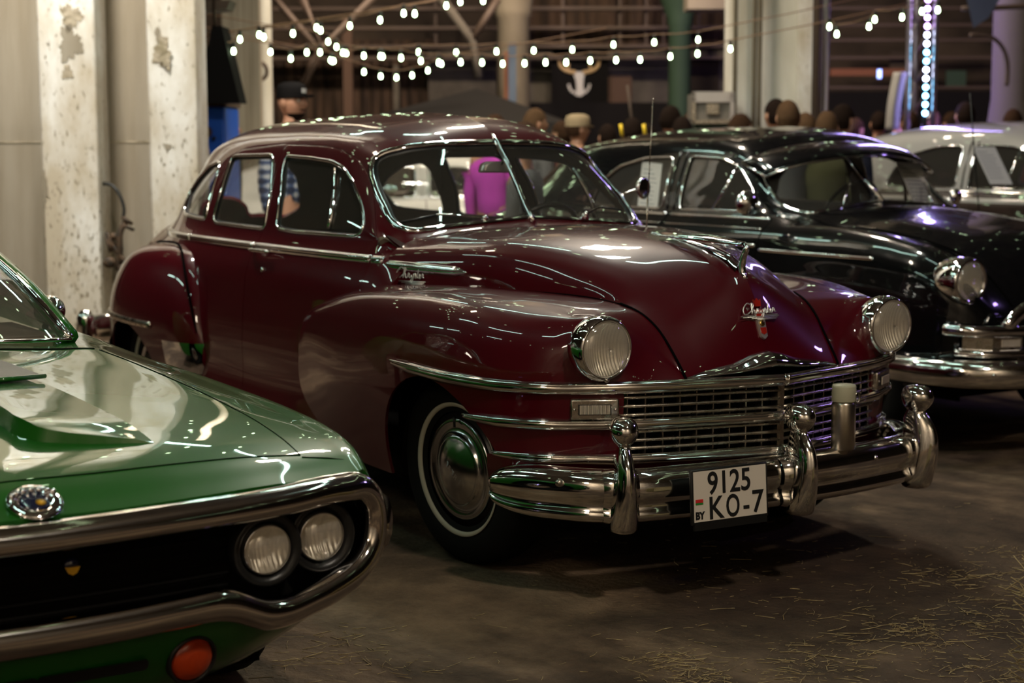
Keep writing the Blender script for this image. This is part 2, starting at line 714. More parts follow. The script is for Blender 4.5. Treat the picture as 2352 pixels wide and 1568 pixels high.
# =================================================================== MAROON SEDAN
def build_maroon():
    root = empty('vintage_sedan', (0, 0, 0))
    tag(root, 'glossy maroon rounded vintage sedan in the centre with chrome grille and white licence plate', 'car')

    # ---- cabin / lower body. stations: x, z sill, w sill, w mid(.48), w max(.80), w belt(1.08), w glass base(1.16), z rail, w rail, z centre
    ST = [
        (-4.42, .45, .16, .18, .18, .10, .06, .90, .04, .92),
        (-4.30, .42, .34, .38, .38, .22, .15, 1.00, .08, 1.02),
        (-4.05, .38, .52, .56, .54, .33, .25, 1.12, .15, 1.23),
        (-3.80, .34, .64, .68, .65, .42, .35, 1.22, .23, 1.37),
        (-3.55, .31, .73, .75, .72, .52, .46, 1.31, .33, 1.485),
        (-3.30, .29, .79, .79, .76, .615, .57, 1.385, .43, 1.575),
        (-3.05, .28, .83, .815, .79, .685, .645, 1.443, .50, 1.63),
        (-2.75, .31, .855, .83, .81, .735, .69, 1.488, .555, 1.663),
        (-2.45, .31, .865, .835, .82, .755, .713, 1.509, .588, 1.680),
        (-2.10, .31, .87, .84, .825, .763, .722, 1.522, .602, 1.686),
        (-1.75, .31, .87, .84, .825, .765, .725, 1.524, .605, 1.690),
        (-1.45, .31, .87, .84, .822, .763, .722, 1.508, .600, 1.680),
        (-1.22, .31, .87, .838, .818, .758, .716, 1.468, .592, 1.655),
        (-1.06, .31, .868, .835, .815, .752, .708, 1.405, .592, 1.600),
        (-.96, .31, .866, .833, .812, .747, .700, 1.330, .610, 1.500),
        (-.87, .31, .864, .83, .808, .740, .695, 1.235, .640, 1.385),
        (-.79, .31, .862, .828, .805, .735, .690, 1.172, .640, 1.290),
        (-.72, .31, .86, .826, .802, .722, .676, 1.140, .640, 1.222),
        (-.60, .31, .86, .824, .79, .69, .63, 1.10, .58, 1.190),
    ]
    net = []
    for (x, zs, ws, wm, wx, wb, wg, zr, wr, zc) in ST:
        k = min(1., (zr-.30)/1.2)
        zb = min(1.08, zr-.055)
        zg = min(1.15, zr-.022)
        c = [(ws, zs), (wm, .46), (wx+.012, .66), (wx, .84), ((wx+wb)/2+.012, .98), (wb, zb), (wg, zg)]
        for t in (.33, .66):
            c.append((wg+(wr-wg)*t+.018*(1-abs(2*t-1)), zg+(zr-zg)*t))
        c.append((wr, zr))
        # roof: rounded shoulder then a flat crown
        c.append((wr*.93, zr+(zc-zr)*.30))
        c.append((wr*.78, zr+(zc-zr)*.58))
        c.append((wr*.45, zr+(zc-zr)*.87))
        c.append((0., zc))
        # windshield bows forward to the centre post, so rows swing back toward the corner
        row = []
        n = len(c)
        for i, (yy, zz) in enumerate(c):
            row.append((x, -yy, zz))
        net.append(row)
    G = loft(net, 560, 330, fu=crom, fv=crom)
    sh = Shell(G)

    # outlines read off the photograph and dropped on the shell
    FW = [(659, 358), (710, 362), (761, 370), (788, 384), (809, 414), (829, 465), (837, 503), (833, 530), (819, 542), (744, 537), (676, 532), (639, 525), (635, 516), (646, 438), (651, 377)]
    RW = [(540, 357), (622, 355), (629, 363), (623, 438), (608, 521), (601, 525), (496, 511), (489, 503), (506, 445), (520, 397), (532, 363)]
    QW = [(426, 491), (423, 484), (438, 438), (458, 407), (482, 380), (504, 370), (503, 390), (472, 504), (448, 499)]
    WS = [(1135, 324), (1004, 329), (936, 336), (885, 348), (861, 360), (851, 379), (853, 406), (868, 450), (895, 504), (919, 523), (953, 530), (1021, 521), (1106, 511), (1201, 501), (1216, 499)]
    pf = sh.hits(FW)[:, [0, 2]]
    pr = sh.hits(RW)[:, [0, 2]]
    pq = sh.hits(QW)[:, [0, 2]]
    pw = sh.hits(WS)[:, [1, 2]]
    pf, pr, pq = [rpoly(p, .03, 3) for p in (pf, pr, pq)]
    pw = pw[(pw[:, 0] < -.012)]
    pw = np.vstack([[[0.02, pw[0, 1]+.006]], pw, [[0.02, pw[-1, 1]+.004]]])
    pw = rpoly(pw, .03, 3)

    # doors
    fd = rpoly([(-1.872, 1.545), (-1.40, 1.535), (-1.16, 1.475), (-1.0, 1.36), (-.875, 1.215), (-.80, 1.14), (-.785, 1.08), (-.785, .36), (-1.860, .36)], [.01, .12, .1, .1, .05, .02, .01, .04, .02])
    rd = rpoly([(-2.46, 1.515), (-1.872, 1.548), (-1.860, .36), (-2.28, .36), (-2.42, .62), (-2.62, .98), (-2.70, 1.12), (-2.58, 1.30)], [.09, .01, .02, .03, .05, .05, .03, .05])
    side = lambda c: c[:, 1] < -.45
    sh.cut(rd, 'y', 2, where=side)
    sh.cut(fd, 'y', 1, where=side)
    sh.cut(pf, 'y', 9, where=side)
    sh.cut(pr, 'y', 9, where=side)
    sh.cut(pq, 'y', 9, where=side)
    sh.cut(pw, 'x', 8, where=lambda c: (c[:, 0] > -1.25))
    pb_ = rpoly([(-4.04, .02), (-4.0, -.22), (-3.90, -.33), (-3.72, -.36), (-3.60, -.30), (-3.55, -.12), (-3.55, .02)], .04, 3)
    sh.cut(pb_, 'z', 7, where=lambda c: (c[:, 2] > 1.1))
    panel('body_shell', sh.take([0], both=True), 'maroon', root, .022, 'lining')
    Vr, Fr = sh.take([7], both=True)
    rw_ = link('rear_window', mesh('rear_window', Vr-np.array([-.012, 0, .012]), Fr), 'glass', root)
    for mir in (False, True):
        for nm, lb in (('front_door', 1), ('rear_door', 2)):
            V, Fc = sh.take([lb], mirror=mir)
            # pull the door edge in a little for a real shut gap
            cnt = {}
            for f in Fc:
                for k in range(4):
                    e = tuple(sorted((f[k], f[(k+1) % 4])))
                    cnt[e] = cnt.get(e, 0)+1
            bd = {v for e, n_ in cnt.items() if n_ == 1 for v in e}
            P = fd if lb == 1 else rd
            cx = P.mean(0)
            for v in bd:
                q = V[v][[0, 2]]
                near = near_poly(P, q)
                if np.linalg.norm(near-q) < .006:
                    dr = cx-q
                    # step perpendicular-ish to the outline
                    s = .0022
                    V[v][0] += np.sign(dr[0])*s if abs(q[0]-P[:, 0].min()) < .35 or abs(q[0]-P[:, 0].max()) < .35 else 0
                    V[v][2] += np.sign(dr[1])*s if q[1] > 1.3 or q[1] < .4 else 0
            d = panel(nm, (V, Fc), 'maroon', root, .02, 'lining')
            sg = -1 if not mir else 1
            # chrome door lock button
            if lb == 1 and not mir:
                h = sh.hit(603, 618)
            # handle (pull bar set in the belt moulding)
    # glass panes and chrome window frames
    def pane(P, ax, name, thick_in=.012, n=26):
        lo = P.min(0)
        hi = P.max(0)
        V, Fc = [], []
        ids = {}
        # triangulated fan from projected boundary rings
        c0 = P.mean(0)
        R = resample(P, 64, True)
        rings = [1.0, .8, .55, .3, .08]
        for kx, s_ in enumerate(rings):
            for j, q in enumerate(R):
                loc, nn = sh.proj(c0+(q-c0)*s_, ax)
                if loc is None:
                    loc, nn = V[-1], np.array([0, -1., 0])
                V.append(loc-nn*thick_in)
        m_ = len(R)
        for kx in range(len(rings)-1):
            for j in range(m_):
                j2 = (j+1) % m_
                Fc.append((kx*m_+j, kx*m_+j2, (kx+1)*m_+j2, (kx+1)*m_+j))
        Fc.append(tuple((len(rings)-1)*m_+j for j in range(m_)))
        return np.array(V), Fc

    for P, nm in ((pf, 'front_side_window'), (pr, 'rear_side_window'), (pq, 'quarter_window')):
        V, Fc = pane(P, 'y', nm)
        R = resample(P, 120, True)
        S_ = [sh.proj(q, 'y') for q in R]
        pts = [a for a, b in S_]
        nrm = [b for a, b in S_]
        fr = strip_mb(MB(), pts, nrm, .017, .009, closed=True)
        # inner channel
        ins = strip_mb(MB(), [a-b*.014 for a, b in S_], nrm, .030, .010, closed=True)
        for mir in (False, True):
            V2 = V*np.array([1, -1, 1]) if mir else V
            g = link(nm, mesh(nm, V2, Fc), 'glass', root)
            f2 = fr.mirror() if mir else fr
            f2.build('chrome_frame', 'clean_chrome', g)
            i2 = ins.mirror() if mir else ins
            i2.build('rubber_channel', 'black_rubber', g)
            if P is pf:
                a = sh.hits([(768, 388), (764, 460), (752, 526)])
                tb = MB().tube(curve([p+np.array([0, .006, 0]) for p in a], 8), .011, 8)
                (tb.mirror() if mir else tb).build('vent_divider', 'clean_chrome', g)
    # windshield: two panes, frame, centre post
    half = pw[pw[:, 0] < .0]
    tot = np.vstack([half, half[::-1]*[-1, 1]])
    R = resample(half, 90)
    S_ = [sh.proj((min(q[0], -.004), q[1]), 'x') for q in R]
    pts = [a for a, b in S_ if a is not None]
    nrm = [b for a, b in S_ if a is not None]
    L_p = [p*[1, -1, 1] for p in pts[::-1]]
    L_n = [p*[1, -1, 1] for p in nrm[::-1]]
    # panes
    pw_r = pw.copy()
    pw_r[:, 0] = np.minimum(pw_r[:, 0], -.003)
    V, Fc = pane(pw_r, 'x', 'windshield', .01)
    for mir in (False, True):
        g = link('windshield_pane', mesh('windshield_pane', V*[1, -1 if mir else 1, 1], Fc), 'glass', root)
    fr = strip_mb(MB(), pts+L_p, nrm+L_n, .030, .012, closed=True)
    fr.build('windshield_frame', 'clean_chrome', root)
    seal = strip_mb(MB(), [a-b*.016 for a, b in zip(pts+L_p, nrm+L_n)], nrm+L_n, .05, .012, closed=True)
    seal.build('windshield_seal', 'black_rubber', root)
    top, bot = pts[0], pts[-1]
    cp = [np.array([top[0]-.03, 0, top[2]+.035]), np.array([top[0]+.004, 0, top[2]]), (top+bot)/2*[1, 0, 1]+[.012, 0, .006], np.array([bot[0]+.012, 0, bot[2]]), np.array([bot[0]+.03, 0, bot[2]-.015])]
    MB().tube(curve(cp, 12), [.006]+[.013]*10+[.014], 8).build('windshield_centre_post', 'clean_chrome', root)

    # ---- rear fender (right, mirrored left)
    RF = [  # x, w, zbot, ztop, inner y
        (-2.30, .800, .44, .60), (-2.345, .855, .43, .74), (-2.41, .895, .42, .90), (-2.52, .925, .42, .995), (-2.70, .950, .42, 1.035),
        (-2.95, .965, .42, 1.040), (-3.20, .952, .42, 1.02), (-3.44, .905, .41, .97), (-3.70, .810, .41, .89), (-3.95, .690, .42, .78), (-4.18, .55, .43, .64), (-4.30, .44, .45, .54)]
    net = []
    for (x, w_, zb, zt) in RF:
        inn = max(.25, w_-.42)
        h = zt-zb
        net.append([(x, -w_+.02, zb), (x, -w_, zb+h*.25), (x, -w_+.002, zb+h*.5), (x, -w_+.035, zb+h*.75), (x, -w_+.095, zb+h*.93), (x, -w_+.19, zt), (x, -(w_*.35+inn*.65), zt-.02), (x, -inn, zt-.10)])
    Gr = loft(net, 150, 70, fu=crom, fv=crom)
    rf = Shell(Gr, flip=True)
    arch = np.array([(-3.09+.40*cos(a)*1.02, .30+.345*sin(a)*1.0) for a in np.linspace(-.3, pi+.3, 40)])
    rf.cut(arch, 'y', 9, where=lambda c: c[:, 1] < -.5)
    shield = np.array([(-2.60, .30), (-2.60, .40), (-2.56, .595), (-2.2, .595), (-2.2, .30)])
    for mir in (False, True):
        fo = panel('rear_fender', rf.take([0], mirror=mir), 'maroon', root, .012, 'lining')
        mb = MB()
        pts = []
        nr = []
        for x in np.linspace(-3.56, -2.72, 26):
            loc, nn = rf.proj((x, .652), 'y')
            if loc is not None:
                pts.append(loc)
                nr.append(nn)
        strip_mb(mb, pts, nr, .035, .012)
        (mb.mirror() if mir else mb).build('chrome_moulding', 'dull_chrome', fo)
        # gravel shield: thin chrome plate lying on the lower front of the fender
        gm = MB()
        V = []
        nx, nz = 14, 10
        for i in range(nx+1):
            for j in range(nz+1):
                z = .44+.15*j/nz
                xr = -2.60+.02*(1-j/nz)
                x = xr+(-2.33-xr)*i/nx
                loc, nn = rf.proj((x, z), 'y')
                if loc is None:
                    loc, nn = V[-1], np.array([0, -1., 0])
                V.append(loc+np.array(nn)*.004)
        gm.add(V, [(i*(nz+1)+j, (i+1)*(nz+1)+j, (i+1)*(nz+1)+j+1, i*(nz+1)+j+1) for i in range(nx) for j in range(nz)])
        (gm.mirror() if mir else gm).build('gravel_shield', 'clean_chrome', fo)
        # black welting along the crease to the body
        cr = MB()
        c = [(-2.36, -.852, .62), (-2.40, -.868, .78), (-2.455, -.868, .90), (-2.56, -.84, 1.0), (-2.70, -.80, 1.045), (-2.95, -.77, 1.05), (-3.2, -.72, 1.035)]
        cr.tube(curve(c, 24), .006, 6)
        (cr.mirror() if mir else cr).build('fender_welt', 'gap', fo)

    # ---- front fender (right, mirrored left). rows: rear -> round the nose; columns: bottom outside -> over the crown -> junction with the hood
    def frow(P):
        return P
    NZ = [.36, .50, .64]
    rows = [
        # bottom                 z.5                    z.66                  z.78 belly            shoulder              crown                inner top            junction
        [(-1.42, -.80, .40), (-1.42, -.81, .52), (-1.41, -.808, .64), (-1.40, -.80, .74), (-1.38, -.785, .80), (-1.35, -.765, .84), (-1.25, -.72, .87), (-1.15, -.66, .88)],
        [(-1.15, -.835, .36), (-1.15, -.85, .52), (-1.15, -.855, .66), (-1.14, -.85, .77), (-1.12, -.832, .85), (-1.08, -.80, .895), (-1.00, -.74, .93), (-.92, -.66, .945)],
        [(-.80, -.865, .30), (-.80, -.90, .50), (-.80, -.915, .66), (-.80, -.905, .79), (-.80, -.88, .88), (-.78, -.845, .935), (-.74, -.77, .972), (-.70, -.69, .982)],
        [(-.42, -.885, .29), (-.42, -.93, .50), (-.42, -.95, .66), (-.42, -.945, .80), (-.42, -.92, .90), (-.42, -.875, .965), (-.42, -.77, 1.000), (-.42, -.645, 1.00)],
        [(-.05, -.90, .30), (-.05, -.945, .50), (-.05, -.965, .66), (-.05, -.965, .80), (-.05, -.94, .91), (-.05, -.885, .98), (-.10, -.76, 1.012), (-.14, -.585, 1.008)],
        [(.25, -.89, .34), (.25, -.925, .50), (.25, -.948, .66), (.25, -.95, .80), (.25, -.922, .91), (.24, -.865, .972), (.20, -.72, 1.002), (.16, -.49, 1.003)],
        [(.45, -.84, .40), (.45, -.865, .52), (.46, -.888, .66), (.45, -.888, .80), (.44, -.86, .90), (.43, -.80, .955), (.42, -.66, .985), (.36, -.435, .994)],
        [(.585, -.75, .42), (.59, -.77, .54), (.60, -.785, .67), (.60, -.790, .79), (.59, -.775, .88), (.57, -.725, .948), (.545, -.62, .968), (.47, -.405, .980)],
        [(.655, -.65, .42), (.665, -.665, .54), (.675, -.67, .68), (.672, -.69, .79), (.665, -.695, .88), (.645, -.655, .952), (.60, -.55, .952), (.565, -.385, .955)],
        [(.695, -.56, .42), (.71, -.57, .54), (.722, -.575, .69), (.715, -.575, .76), (.695, -.58, .84), (.665, -.56, .90), (.645, -.475, .905), (.640, -.368, .905)],
        [(.725, -.46, .42), (.745, -.465, .54), (.76, -.465, .69), (.750, -.462, .735), (.725, -.462, .785), (.70, -.45, .83), (.69, -.41, .84), (.697, -.358, .842)],
        [(.755, -.36, .42), (.775, -.36, .54), (.79, -.36, .69), (.788, -.357, .725), (.778, -.356, .74), (.765, -.354, .755), (.755, -.353, .765), (.757, -.352, .770)],
    ]
    Gf = loft(rows, 300, 150, fu=crom, fv=crom)
    ff = Shell(Gf)
    arch = np.array([(.04+.39*cos(a), .33+.385*sin(a)) for a in np.linspace(-.4, pi+.4, 50)])
    ff.cut(arch, 'y', 9, where=lambda c: c[:, 1] < -.8)
    # grille opening
    ff.cut(np.array([(-.575, .485), (-.575, .715), (-.2, .76), (-.2, .485)]), 'x', 9, where=lambda c: (c[:, 0] > .6))
    J = np.array([r_[-1] for r_ in rows])

    # ---- hood
    CEN = [(-.60, 1.208), (-.36, 1.218), (-.06, 1.216), (.16, 1.203), (.34, 1.182), (.48, 1.157), (.59, 1.123), (.67, 1.070), (.725, .985), (.765, .875), (.785, .80)]
    JJ = [(-.705, -.732, .975), (-.44, -.664, .995), (-.14, -.588, 1.004), (.16, -.493, 1.002), (.36, -.437, .995), (.47, -.407, .982), (.565, -.386, .953), (.640, -.369, .903), (.697, -.359, .842), (.757, -.353, .770), (.78, -.350, .738)]
    # shoulder fractions: y fraction of junction, z fraction between junction and centre, x offset
    hr = []
    SHP = [(.985, .28), (.955, .52), (.86, .74), (.62, .90), (.32, .98)]
    for k, ((cx, cz), j) in enumerate(zip(CEN, JJ)):
        t = k/(len(CEN)-1)
        row = [(j[0], j[1], j[2]-(.025 if k < 5 else 0))]
        f = min(1, max(0, (k-2)/4.))
        f2 = min(1, max(0, (k-5)/4.))      # 0 on the flat hood, 1 on the face
        for (fy, fz) in SHP:
            fy2 = fy*(1-f)+f*[.93, .84, .66, .40, .17][SHP.index((fy, fz))]
            fz2 = fz*(1-f)+f*[.045, .12, .32, .62, .88][SHP.index((fy, fz))]
            # x from junction to centre: on the face it follows a bulged plan curve
            fx = 1-fy2
            bulge = fx**.75 if f > 0 else fx
            x_ = j[0]+(cx-j[0])*(fx*(1-f2)+f2*(fx**.8))
            row.append((x_, j[1]*fy2, j[2]+(cz-j[2])*fz2))
        row.append((cx, 0, cz))
        hr.append(row)
    Gh = loft(hr, 240, 120, fu=crom, fv=crom)
    hd = Shell(Gh)
    hood = panel('hood', hd.take([0], both=True), 'maroon', root, .01, 'dark')
    for mir in (False, True):
        fo = panel('front_fender', ff.take([0], mirror=mir), 'maroon', root, .012, 'dark')
        sg = np.array([1, -1 if mir else 1, 1])
        # shut line between hood and fender
        jm = MB().tube(curve(np.array(JJ[5:])+[.002, -.001, .003], 40)*sg, .0045, 6)
        jm.build('hood_shut_line', 'gap', fo)
        jm = MB().tube(curve(np.array(JJ[:6])+[0, 0, .001], 40)*sg, .0022, 6)
        jm.build('fender_welt', 'gap', fo)

        # headlamp
        c = np.array([.735, -.658, .865])*sg
        ax = (1, .0, -.02)
        hl = MB().lathe([(.09, -.10), (.106, -.07), (.111, -.05), (.1115, -.025), (.109, -.008), (.103, .004), (.098, .007), (.0945, .003), (.092, -.010)], 56, c, ax, capend=False)
        ring = hl.build('headlamp', 'clean_chrome', root)
        MB().lathe([(.092, -.004), (.07, -.022), (.045, -.034), (.02, -.041), (.001, -.043)], 40, c, ax, capend=False).build('reflector', 'reflector', ring)
        MB().lathe([(.0925, -.004), (.0925, .001), (.08, .010), (.06, .017), (.03, .021), (.001, .022), (.001, .018), (.03, .017), (.06, .013), (.08, .006), (.091, -.003)], 48, c, ax, capend=False).build('lens', 'lens', ring)
        MB().sphere(c+np.array([.002, 0, -.103]), .010, 10, 8).build('ring_clip', 'clean_chrome', ring)
    # hood side mouldings handled by belt strip below

    # ---- belt moulding: quarter -> door -> hood, one bar per panel
    def belt(x0, x1, src, z=1.082, n=60, zf=None):
        pts, nr = [], []
        for x in np.linspace(x0, x1, n):
            zz = z if zf is None else zf(x)
            loc, nn = src.proj((x, zz), 'y')
            if loc is not None:
                pts.append(loc)
                nr.append(nn)
        return pts, nr
    for mir in (False, True):
        for (x0, x1, src) in ((-3.35, -2.70, sh), (-2.69, -1.868, sh), (-1.860, -.792, sh), (-.775, -.715, sh)):
            p_, n_ = belt(x0, x1, src, n=40)
            w_ = [1.]*len(p_)
            mb = strip_mb(MB(), p_, n_, .040, .014, n=8)
            strip_mb(mb, [a+b*.010 for a, b in zip(p_, n_)], n_, .016, .010, n=5)
            (mb.mirror() if mir else mb).build('belt_moulding', 'clean_chrome', root)
        a = [sh.proj((-.62, 1.082), 'y')] if False else []
        p_, n_ = [], []
        for t in np.linspace(0, 1, 40):
            h = hd.hit(893+(1072-893)*t, 607+(625-607)*t)
            if h is not None:
                p_.append(h)
                n_.append(np.array([0, -.95, .3]))
        tp = [min(1, .15+6*(1-i/(len(p_)-1))) for i in range(len(p_))]
        mb = strip_mb(MB(), p_, n_, .040, .014, n=8, taper=tp)
        strip_mb(mb, [q+b*.010 for q, b in zip(p_, n_)], n_, .016, .010, n=5, taper=tp)
        (mb.mirror() if mir else mb).build('hood_side_moulding', 'clean_chrome', hood)

    # ---- the three wrap-around bars and the grille
    def plan(y=0):
        """x of the grille face for |y|"""
        y = abs(y)
        P = [(0, .862), (.15, .826), (.30, .79), (.45, .752), (.56, .715), (.66, .665), (.76, .585), (.84, .48), (.885, .36), (.918, .20), (.935, .0), (.935, -.21)]
        return P
    PL = curve([(x, -y, 0) for y, x in plan(0)], 200, crom)

    def onpanel(p, n_, z):
        q = p+n_*.35+np.array([0, 0, z])
        loc, nn, a_, b_ = ff.bvh.ray_cast(Vector(q), Vector(-n_), 1.)
        if loc is None:
            return None, None
        nn = np.array(nn)
        return np.array(loc), (nn if nn@n_ > 0 else -nn)

    def pnorm(keep, i):
        a = keep[max(0, i-1)]
        b = keep[min(len(keep)-1, i+1)]
        t = b-a
        n_ = np.array([-t[1], t[0], 0])
        n_ /= np.linalg.norm(n_)
        if (n_[0] < 0 and abs(n_[0]) > .3) or (n_[1] > 0 and abs(n_[1]) > .5):
            n_ = -n_
        return n_

    def bar(z, xend, r, name, zfun=None):
        keep = np.array([p for p in PL if p[0] >= xend])
        pts, nr = [], []
        for i, p in enumerate(keep):
            n_ = pnorm(keep, i)
            zz = z if zfun is None else zfun(p)
            q = np.array([p[0], p[1], zz])+n_*.018
            if p[1] < -.60:
                loc, nn = onpanel(p, n_, zz)
                if loc is not None:
                    f = min(1, (-p[1]-.60)/.08)
                    q = q*(1-f)+(loc+n_*.004)*f
            pts.append(q)
            nr.append(n_)
        m_ = len(pts)
        taper = [min(1, .35+.65*min(1, (m_-1-i)/18.)) for i in range(m_)]
        mb = MB()
        for mir_ in (0, 1):
            q = MB()
            strip_mb(q, pts, nr, r*2.0, r*1.0, n=10, taper=taper)
            strip_mb(q, [a+b*r*.55+np.array([0, 0, r*.5]) for a, b in zip(pts, nr)], nr, r*.7, r*.45, n=6, taper=taper)
            strip_mb(q, [a-b*r*1.2 for a, b in zip(pts, nr)], nr, r*1.7, r*1.3, n=6, taper=taper)
            q2 = q.mirror() if mir_ else q
            mb.add(q2.V, q2.F)
        return mb
    grille = empty('grille', (0, 0, 0))
    grille.parent = root
    b1 = bar(.728, -.20, .022, 'b', zfun=lambda p: .728+max(0, -.2-p[0])*.02+.022*max(0, (.45-p[0]))).build('upper_bar', 'chrome', grille)
    bar(.602, .27, .019, 'b').build('middle_bar', 'chrome', grille)
    bar(.482, .38, .019, 'b').build('lower_bar', 'chrome', grille)
    # cross grid
    fins = MB()
    thin = MB()
    back = MB()
    for sgn in (-1, 1):
        def gx(y):
            yy = abs(y)
            P = plan(0)
            return np.interp(yy, [a for a, b in P[:6]], [b for a, b in P[:6]])
        for z in (.545, .518, .575, .632, .662, .692):
            P = [np.array([gx(y)+.004, sgn*y, z]) for y in np.linspace(.008, .585, 12)]
            MB().tube(P, .0075, 8, squash=(.85, 1.4), up=(0, 0, 1)).build('grille_rod', 'dull_chrome', grille)
        for y in np.linspace(.012, .56, 10)[0:]:
            for (za, zb) in ((.49, .60), (.61, .72)):
                MB().box((gx(y)-.010, sgn*y, (za+zb)/2), (.034, .005, zb-za)).build('grille_fin', 'dull_chrome', grille, smooth=False)
        # vertical centre post halves
        P = [(gx(y)-.055, sgn*y) for y in np.linspace(0, .60, 10)]
        V = []
        for (x_, y_) in P:
            V += [(x_, y_, .47), (x_, y_, .735)]
        back.add(V, [(2*i, 2*i+2, 2*i+3, 2*i+1) for i in range(len(P)-1)])
    MB().box((.858, 0, .604), (.03, .018, .235)).build('centre_post', 'dull_chrome', grille, smooth=False)
    back.build('grille_backing', 'dark', grille, smooth=False)
    # lower apron
    net = []
    for q in PL[::6]:
        if q[0] < .30:
            continue
        n_ = np.array([1, 0, 0.]) if q[1] > -.5 else np.array([.6, -.6, 0])
        net.append([q-n_*.008+[0, 0, .475], q-n_*.02+[0, 0, .42], q-n_*.06+[0, 0, .36], q-n_*.16+[0, 0, .32]])
    net = np.array(net)
    G_ = net
    nu_, nv_ = G_.shape[:2]
    ap = MB().add(G_.reshape(-1, 3), grid_faces(nu_, nv_))
    ap.both().build('front_apron', 'maroon', root)

    # hood lip moulding
    mb = MB()
    lo = [(1577, 872), (1600, 866), (1640, 857), (1700, 846), (1740, 838), (1768, 829), (1776, 826)]
    pts = []
    Pm = [(.800, -.352, .748), (.815, -.28, .752), (.832, -.20, .757), (.845, -.12, .762), (.858, -.05, .770), (.866, 0, .775)]
    Hm = [.010, .022, .026, .032, .046, .052]
    V = []
    C_ = curve(Pm, 40)
    Hc = np.interp(np.linspace(0, 1, 40), np.linspace(0, 1, 6), Hm)
    prof = [(.004, 0), (.014, .1), (.010, .5), (-.004, .9), (-.03, 1.)]
    for p, h in zip(C_, Hc):
        for a, b in prof:
            V.append((p[0]-.03+a-b*.02, p[1], p[2]+b*h-.004))
    mb.add(V, [(i*5+j, (i+1)*5+j, (i+1)*5+j+1, i*5+j+1) for i in range(39) for j in range(4)])
    mb.both().build('hood_lip_moulding', 'clean_chrome', hood)

    # parking lamps
    for s in (-1, 1):
        a = radians(27)*(-s)
        lc, ln = onpanel(np.array([.672, -.662, 0]), np.array([.87, -.5, 0]), .656)
        c = lc*[1, -s, 1]+np.array([0, 0, 0])
        c = np.array([lc[0], s*abs(lc[1]), .656])
        R = Matrix.Rotation(-s*-radians(30), 3, 'Z')
        R = Matrix.Rotation(s*radians(30), 3, 'Z')
        bz = MB().box(c, (.03, .165, .070), R).build('parking_lamp', 'dull_chrome', root, smooth=False)
        bevel(bz, .006, 2)
        f = np.array(R @ Vector((1, 0, 0)))
        ii = MB().box(c+f*.013, (.014, .112, .036), R).build('lamp_rim', 'black_plastic', bz, smooth=False)
        l_ = MB()
        for k in range(24):
            l_.box(c+f*.021+np.array(R @ Vector((0, -.048+k*.0042, 0))), (.005, .0026, .030), R)
        l_.box(c+f*.019, (.004, .104, .031), R)
        l_.build('lamp_lens', 'reflector', bz, smooth=False)
        for dy in (-.070, .070):
            MB().sphere(c+f*.015+np.array(R @ Vector((0, dy, 0))), .006, 8, 6).build('screw', 'dull_chrome', bz)

    # ---- bumper
    BP = [(.44, .925, .0), (.48, .912, .0), (.55, .885, 0), (.67, .82, 0), (.79, .73, 0), (.855, .62, 0), (.89, .45, 0), (.915, .25, 0), (.925, 0, 0)]
    Bc = curve([(a, -b, c) for a, b, c in BP], 70, crom)
    # cross section (outward, z): a fat upper roll, a shallow face and a lower roll
    sec = [(-.065, .455), (-.035, .470), (-.002, .466), (.022, .447), (.033, .420), (.034, .395), (.027, .372), (.020, .358), (.022, .341), (.029, .326), (.028, .310), (.014, .298), (-.02, .294), (-.05, .300)]
    sec = curve([(a, b, 0) for a, b in sec], 34)[:, :2]
    V = []
    m_ = len(Bc)
    for i, p in enumerate(Bc):
        a = Bc[max(0, i-1)]
        b = Bc[min(m_-1, i+1)]
        t = b-a
        n_ = np.array([t[1], -t[0], 0])
        n_ /= np.linalg.norm(n_)
        if n_[1] > .1 or n_[0] < -.5:
            n_ = -n_
        k = .45+.55*sqrt(max(0, 1-(1-min(1, i/13.))**2)) if i < 13 else 1
        zc_ = .385
        for (o_, z_) in sec:
            V.append(p+n_*(o_*(.5+.5*k))+[0, 0, zc_+(z_-zc_)*k])
    ns = len(sec)
    F_ = grid_faces(m_, ns)
    q = MB().add(V, F_+[tuple(range(ns))])
    bump = q.both()
    bo = bump.build('front_bumper', 'chrome', root)
    for y in (-.86, .30):
        pass
    MB().sphere((.925, .40, .418), .012, 12, 8, sc=(1, 1, 1)).build('bumper_bolt', 'clean_chrome', bo)
    MB().sphere((.715, -.835, .428), .014, 12, 8, sc=(1, 1, 1)).build('bumper_bolt', 'dull_chrome', bo)

    def guard(x, y, rot, first):
        g = MB()
        # vertical blade with a round knob: loft of horizontal ellipses
        L = [  # z, half width y, depth x, x centre
            (.268, .030, .036, .010), (.275, .044, .052, .012), (.30, .047, .060, .016), (.36, .043, .064, .026), (.43, .037, .066, .030), (.49, .031, .064, .022),
            (.53, .025, .052, .012), (.553, .020, .038, .008), (.562, .022, .036, .008), (.575, .036, .048, .010), (.60, .047, .060, .012), (.627, .045, .058, .010), (.648, .030, .042, .007), (.655, .008, .012, .004)]
        zs = np.array([a[0] for a in L])
        te = np.linspace(0, len(L)-1, 60)
        A = crom(np.arange(len(L)), np.array(L), te)
        V = []
        n = 28
        for (z, wy, dx, xc) in A:
            for k in range(n):
                a = 2*pi*k/n
                ca, sa = cos(a), sin(a)
                # keel: front pinched to a soft edge below the knob
                pw_ = 1.0
                wy2 = wy*abs(sa)**(1.0)*np.sign(sa)
                V.append(((xc+dx*ca), wy2, z))
        F_ = []
        for i in range(59):
            for k in range(n):
                k2 = (k+1) % n
                F_.append((i*n+k, i*n+k2, (i+1)*n+k2, (i+1)*n+k))
        F_.append(tuple(range(n))[::-1])
        F_.append(tuple(59*n+k for k in range(n)))
        g.add(V, F_)
